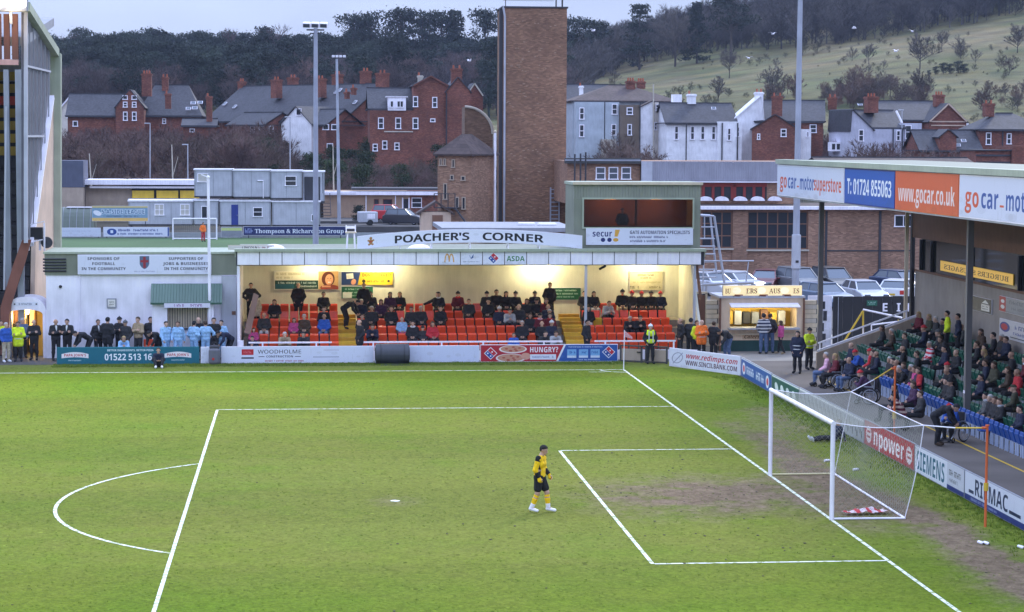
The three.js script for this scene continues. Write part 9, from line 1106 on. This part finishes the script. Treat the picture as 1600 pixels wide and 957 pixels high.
// along the front: wheelchairs and people on the track
function wheelchair(label, p, turn) {
  const t = thing('wheelchair', label, 'wheelchair', [p.x, 0.005, p.z], turn, 'wheelchairs before the side stand');
  for (const s of [-1, 1]) { const w = part('wheel', flat(new THREE.TorusGeometry(0.29, 0.022, 6, 30).rotateY(Math.PI / 2)), M.rubber, t); w.position.set(s * 0.3, 0.31, -0.08); const sp = []; for (let k = 0; k < 8; k++) sp.push(rod([0, 0, 0], [0, Math.cos(k * 0.785) * 0.28, Math.sin(k * 0.785) * 0.28], 0.005, 0.005, 4)); sp.push(flat(new THREE.TorusGeometry(0.25, 0.012, 5, 26).rotateY(Math.PI / 2).translate(s * 0.03, 0, 0)), rod([-0.03, 0, 0], [0.03, 0, 0], 0.03)); part('rim', sp, M.galv, w); part('caster', flat(new THREE.TorusGeometry(0.07, 0.02, 6, 14).rotateY(Math.PI / 2).translate(s * 0.24, 0.09, 0.42)), M.rubber, t); }
  part('seat', rb(0.44, 0.05, 0.42, 0.02, 0, 0.46, 0), M.black, t); part('backrest', rb(0.44, 0.42, 0.04, 0.02, 0, 0.74, -0.22), M.black, t); part('chair_frame', [-1, 1].flatMap((s) => [bar([s * 0.24, 0.9, -0.24], [s * 0.24, 0.3, -0.2], 0.03), bar([s * 0.24, 0.46, -0.2], [s * 0.24, 0.46, 0.24], 0.03), bar([s * 0.24, 0.46, 0.24], [s * 0.2, 0.12, 0.46], 0.03), bar([s * 0.24, 0.66, -0.2], [s * 0.24, 0.66, 0.16], 0.035)]), M.steel, t); part('footrest', bx(0.4, 0.02, 0.16, 0, 0.08, 0.5), M.dark, t); return t;
}
[[1290, 604, g2('sit', 'pale_pink', gy, { legs: 'denim' }), 'person in a pale pink top seated in the wheelchair nearest the far post', 'wheelchair nearest the far post, under the person in pale pink', -1.75], [1304, 607, g2('sit', 'dark_red', bl, { legs: 'black' }), 'fair haired person in dark red seated in the second wheelchair', 'second wheelchair from the far post, under the person in dark red', -1.6], [1326, 612, g2('sit', 'navy', bd, { legs: 'denim' }), 'bald person in navy seated in the wheelchair with a big dark wheel', 'third wheelchair from the far post, under the bald person in navy', -1.2], [1358, 632, g2('lean', 'purple', hr, { legs: 'black', shoes: 'white' }), 'person in purple with a red hat seated in a wheelchair before the blue seats', 'wheelchair at the left end of the blue front seats', -2.0], [1492, 690, g2('lean', 'blue', hr, { legs: 'black' }), 'person in blue with a red hat in the wheelchair beside the near post', 'wheelchair on the track beside the near stand post', -0.9]].forEach(([u, v, s, l, wl, turn]) => { const p = onY(u, v); wheelchair(wl, p, turn); person(V(p.x, 0.03, p.z), turn, s, l); });
onGround([[1466, 697, g2('bend', 'black', bk, { h: 1.8, legs: 'black', shoes: 'brown' }), 'helper in black bending over the wheelchair beside the near post', 1.1]]);
[[1412, 672, { pose: 'lean', coat: 'dark_red', coatMat: stripe([0.10, 0.012, 0.03], [0.55, 0.42, 0.34], 6), hat: bk, legs: 'black' }, 'person in a dark red and cream striped jumper by the front blue seats', -1.9], [1396, 660, g2('crossed', 'navy', bk, { legs: 'black' }), 'person in navy with stretched legs left of the striped jumper', -1.8], [1426, 655, g2('sit', 'purple', lb), 'person in purple on the blue front row behind the striped jumper', -1.5], [1437, 672, g2('sit', 'charcoal', br), 'person in charcoal on the blue front row right of the striped jumper', -1.6]].forEach(([u, v, s, l, turn]) => { const p = onY(u, v); person(V(Math.min(p.x, 8.35), 0.0, p.z), turn, s, l); });

// the goalkeeper: yellow and black kit, walking with head down
{
  const J = { pelvis: [0, 0.94, 0], chest: [0, 1.24, 0.02], neck: [0, 1.45, 0.05], head: [0, 1.60, 0.10], pitch: 0.30, sh: [[-0.185, 1.38, 0.03], [0.185, 1.38, 0.03]], el: [[-0.25, 1.11, -0.03], [0.25, 1.12, 0.02]], wr: [[-0.20, 0.90, 0.06], [0.19, 0.93, 0.20]], th: [[0.4, 0, 1], [-0.4, 0, 1]], hip: mir([0.09, 0.91, 0]), kn: [[-0.10, 0.50, -0.02], [0.10, 0.50, 0.16]], an: [[-0.11, 0.10, -0.18], [0.11, 0.09, 0.20]], toe: [[-0.12, 0.045, -0.02], [0.13, 0.045, 0.37]] };
  const f = figure(J, { fine: true, coat: 0.018 }), p = onY(843, 801), yaw = 1.12, t = thing('person', 'goalkeeper in a yellow and black kit walking with head down in the penalty area', 'person', [p.x, 0.012, p.z], yaw); t.scale.setScalar(1.015);
  part('body', f.body, mat([0.55, 0.33, 0.24], 0.55), t);
  const gold = cloth([0.98, 0.60, 0.006]), blk = cloth([0.014, 0.014, 0.016]); const e = 0.020, tor = (e2) => { const w = at3(J.pelvis, J.chest, 0.45); return [[[-0.055, 0.95, 0], [0.055, 0.95, 0], 0.118 + e2, 0.118 + e2], [add(w, [-0.06, 0, 0]), add(w, [0.06, 0, 0]), 0.108 + e2, 0.108 + e2], [add(J.chest, [-0.095, 0, 0]), add(J.chest, [0.095, 0, 0]), 0.112 + e2, 0.112 + e2], [at3(J.sh[0], J.sh[1], 0.12), at3(J.sh[0], J.sh[1], 0.88), 0.070 + e2, 0.070 + e2], [at3(J.chest, J.neck, 0.6), J.neck, 0.085, 0.07]]; };
  part('shirt', boneMesh(tor(e * 0.7), 0.011, 0.05, (x, y, z) => Math.max(0.845 + 0.02 * Math.sin(Math.atan2(x, z) * 5) - y, (y - J.neck[1] - 0.02))), gold, t);
  for (const s of [0, 1]) { const sg = s ? 1 : -1; part('side_panel', boneMesh(tor(e * 0.7 + 0.006), 0.011, 0.05, (x, y, z) => Math.max(0.85 - y, y - 1.33, 0.115 - sg * x - 0.02 * (y - 0.9), Math.abs(z - 0.01) - 0.075)), blk, t);
    part('sleeve', boneMesh([[J.sh[s], J.el[s], 0.080, 0.064], [J.el[s], at3(J.el[s], J.wr[s], 0.92), 0.062, 0.046]], 0.010, 0.03), gold, t);
    part('sleeve_panel', boneMesh([[add(at3(J.sh[s], J.el[s], 0.0), [sg * 0.01, 0.03, 0]), at3(J.sh[s], J.el[s], 0.16), 0.074, 0.078]], 0.010, 0.03), blk, t); part('sleeve_panel', boneMesh([[at3(J.el[s], J.wr[s], 0.35), at3(J.el[s], J.wr[s], 0.8), 0.061, 0.055]], 0.010, 0.03), blk, t);
    part('glove', place(handGeo(0.006, 0.4), J.wr[s], sub(J.wr[s], J.el[s]), J.th[s], s === 0).scale(1, 1, 1), gold, t); part('glove_cuff', boneMesh([[at3(J.el[s], J.wr[s], 0.9), add(J.wr[s], [0, -0.06, 0.01]), 0.044, 0.05]], 0.009, 0.02), gold, t);
    part('sock', boneMesh([[at3(J.kn[s], J.an[s], 0.16), at3(J.kn[s], J.an[s], 0.4), 0.064, 0.068], [at3(J.kn[s], J.an[s], 0.4), J.an[s], 0.068, 0.05]], 0.009, 0.02), gold, t); part('sock_band', boneMesh([[at3(J.kn[s], J.an[s], 0.72), at3(J.kn[s], J.an[s], 0.95), 0.061, 0.056]], 0.009, 0.02), M.whiteClean, t); part('boot', boneMesh([[add(J.an[s], [0, -0.015, -0.02]), J.toe[s], 0.052, 0.040], [add(J.an[s], [0, 0.0, 0]), add(J.an[s], [0, 0.04, 0]), 0.05, 0.048]], 0.008, 0.02), M.whiteClean, t); }
  part('shorts', boneMesh([[J.hip[0], at3(J.hip[0], J.kn[0], 0.72), 0.112, 0.105], [J.hip[1], at3(J.hip[1], J.kn[1], 0.72), 0.112, 0.105], [J.hip[0], J.hip[1], 0.125, 0.125]], 0.010, 0.03, (x, y) => y - 0.97), blk, t);
  const hair = part('hair', shell((x, y, z) => Math.max(skull(x, y, z, 0.013 + 0.004 * Math.sin(x * 160) * Math.sin(z * 140)), -(y - 0.042 + (z < 0.02 ? (0.02 - z) * 1.2 : -(z - 0.02) * 0.5))), 0.007), cloth([0.018, 0.014, 0.012]), t); hair.applyMatrix4(f.headMatrix);
  const eye = part('eye', [-1, 1].map((s) => sph(0.0115, s * 0.031 / 1.12, 0.008, 0.083)), mat([0.03, 0.02, 0.015], 0.2), t); eye.applyMatrix4(f.headMatrix);
}
scene.traverse((o) => { if (o.isMesh) { o.castShadow = true; o.receiveShadow = true; } });
renderer.render(scene, camera);
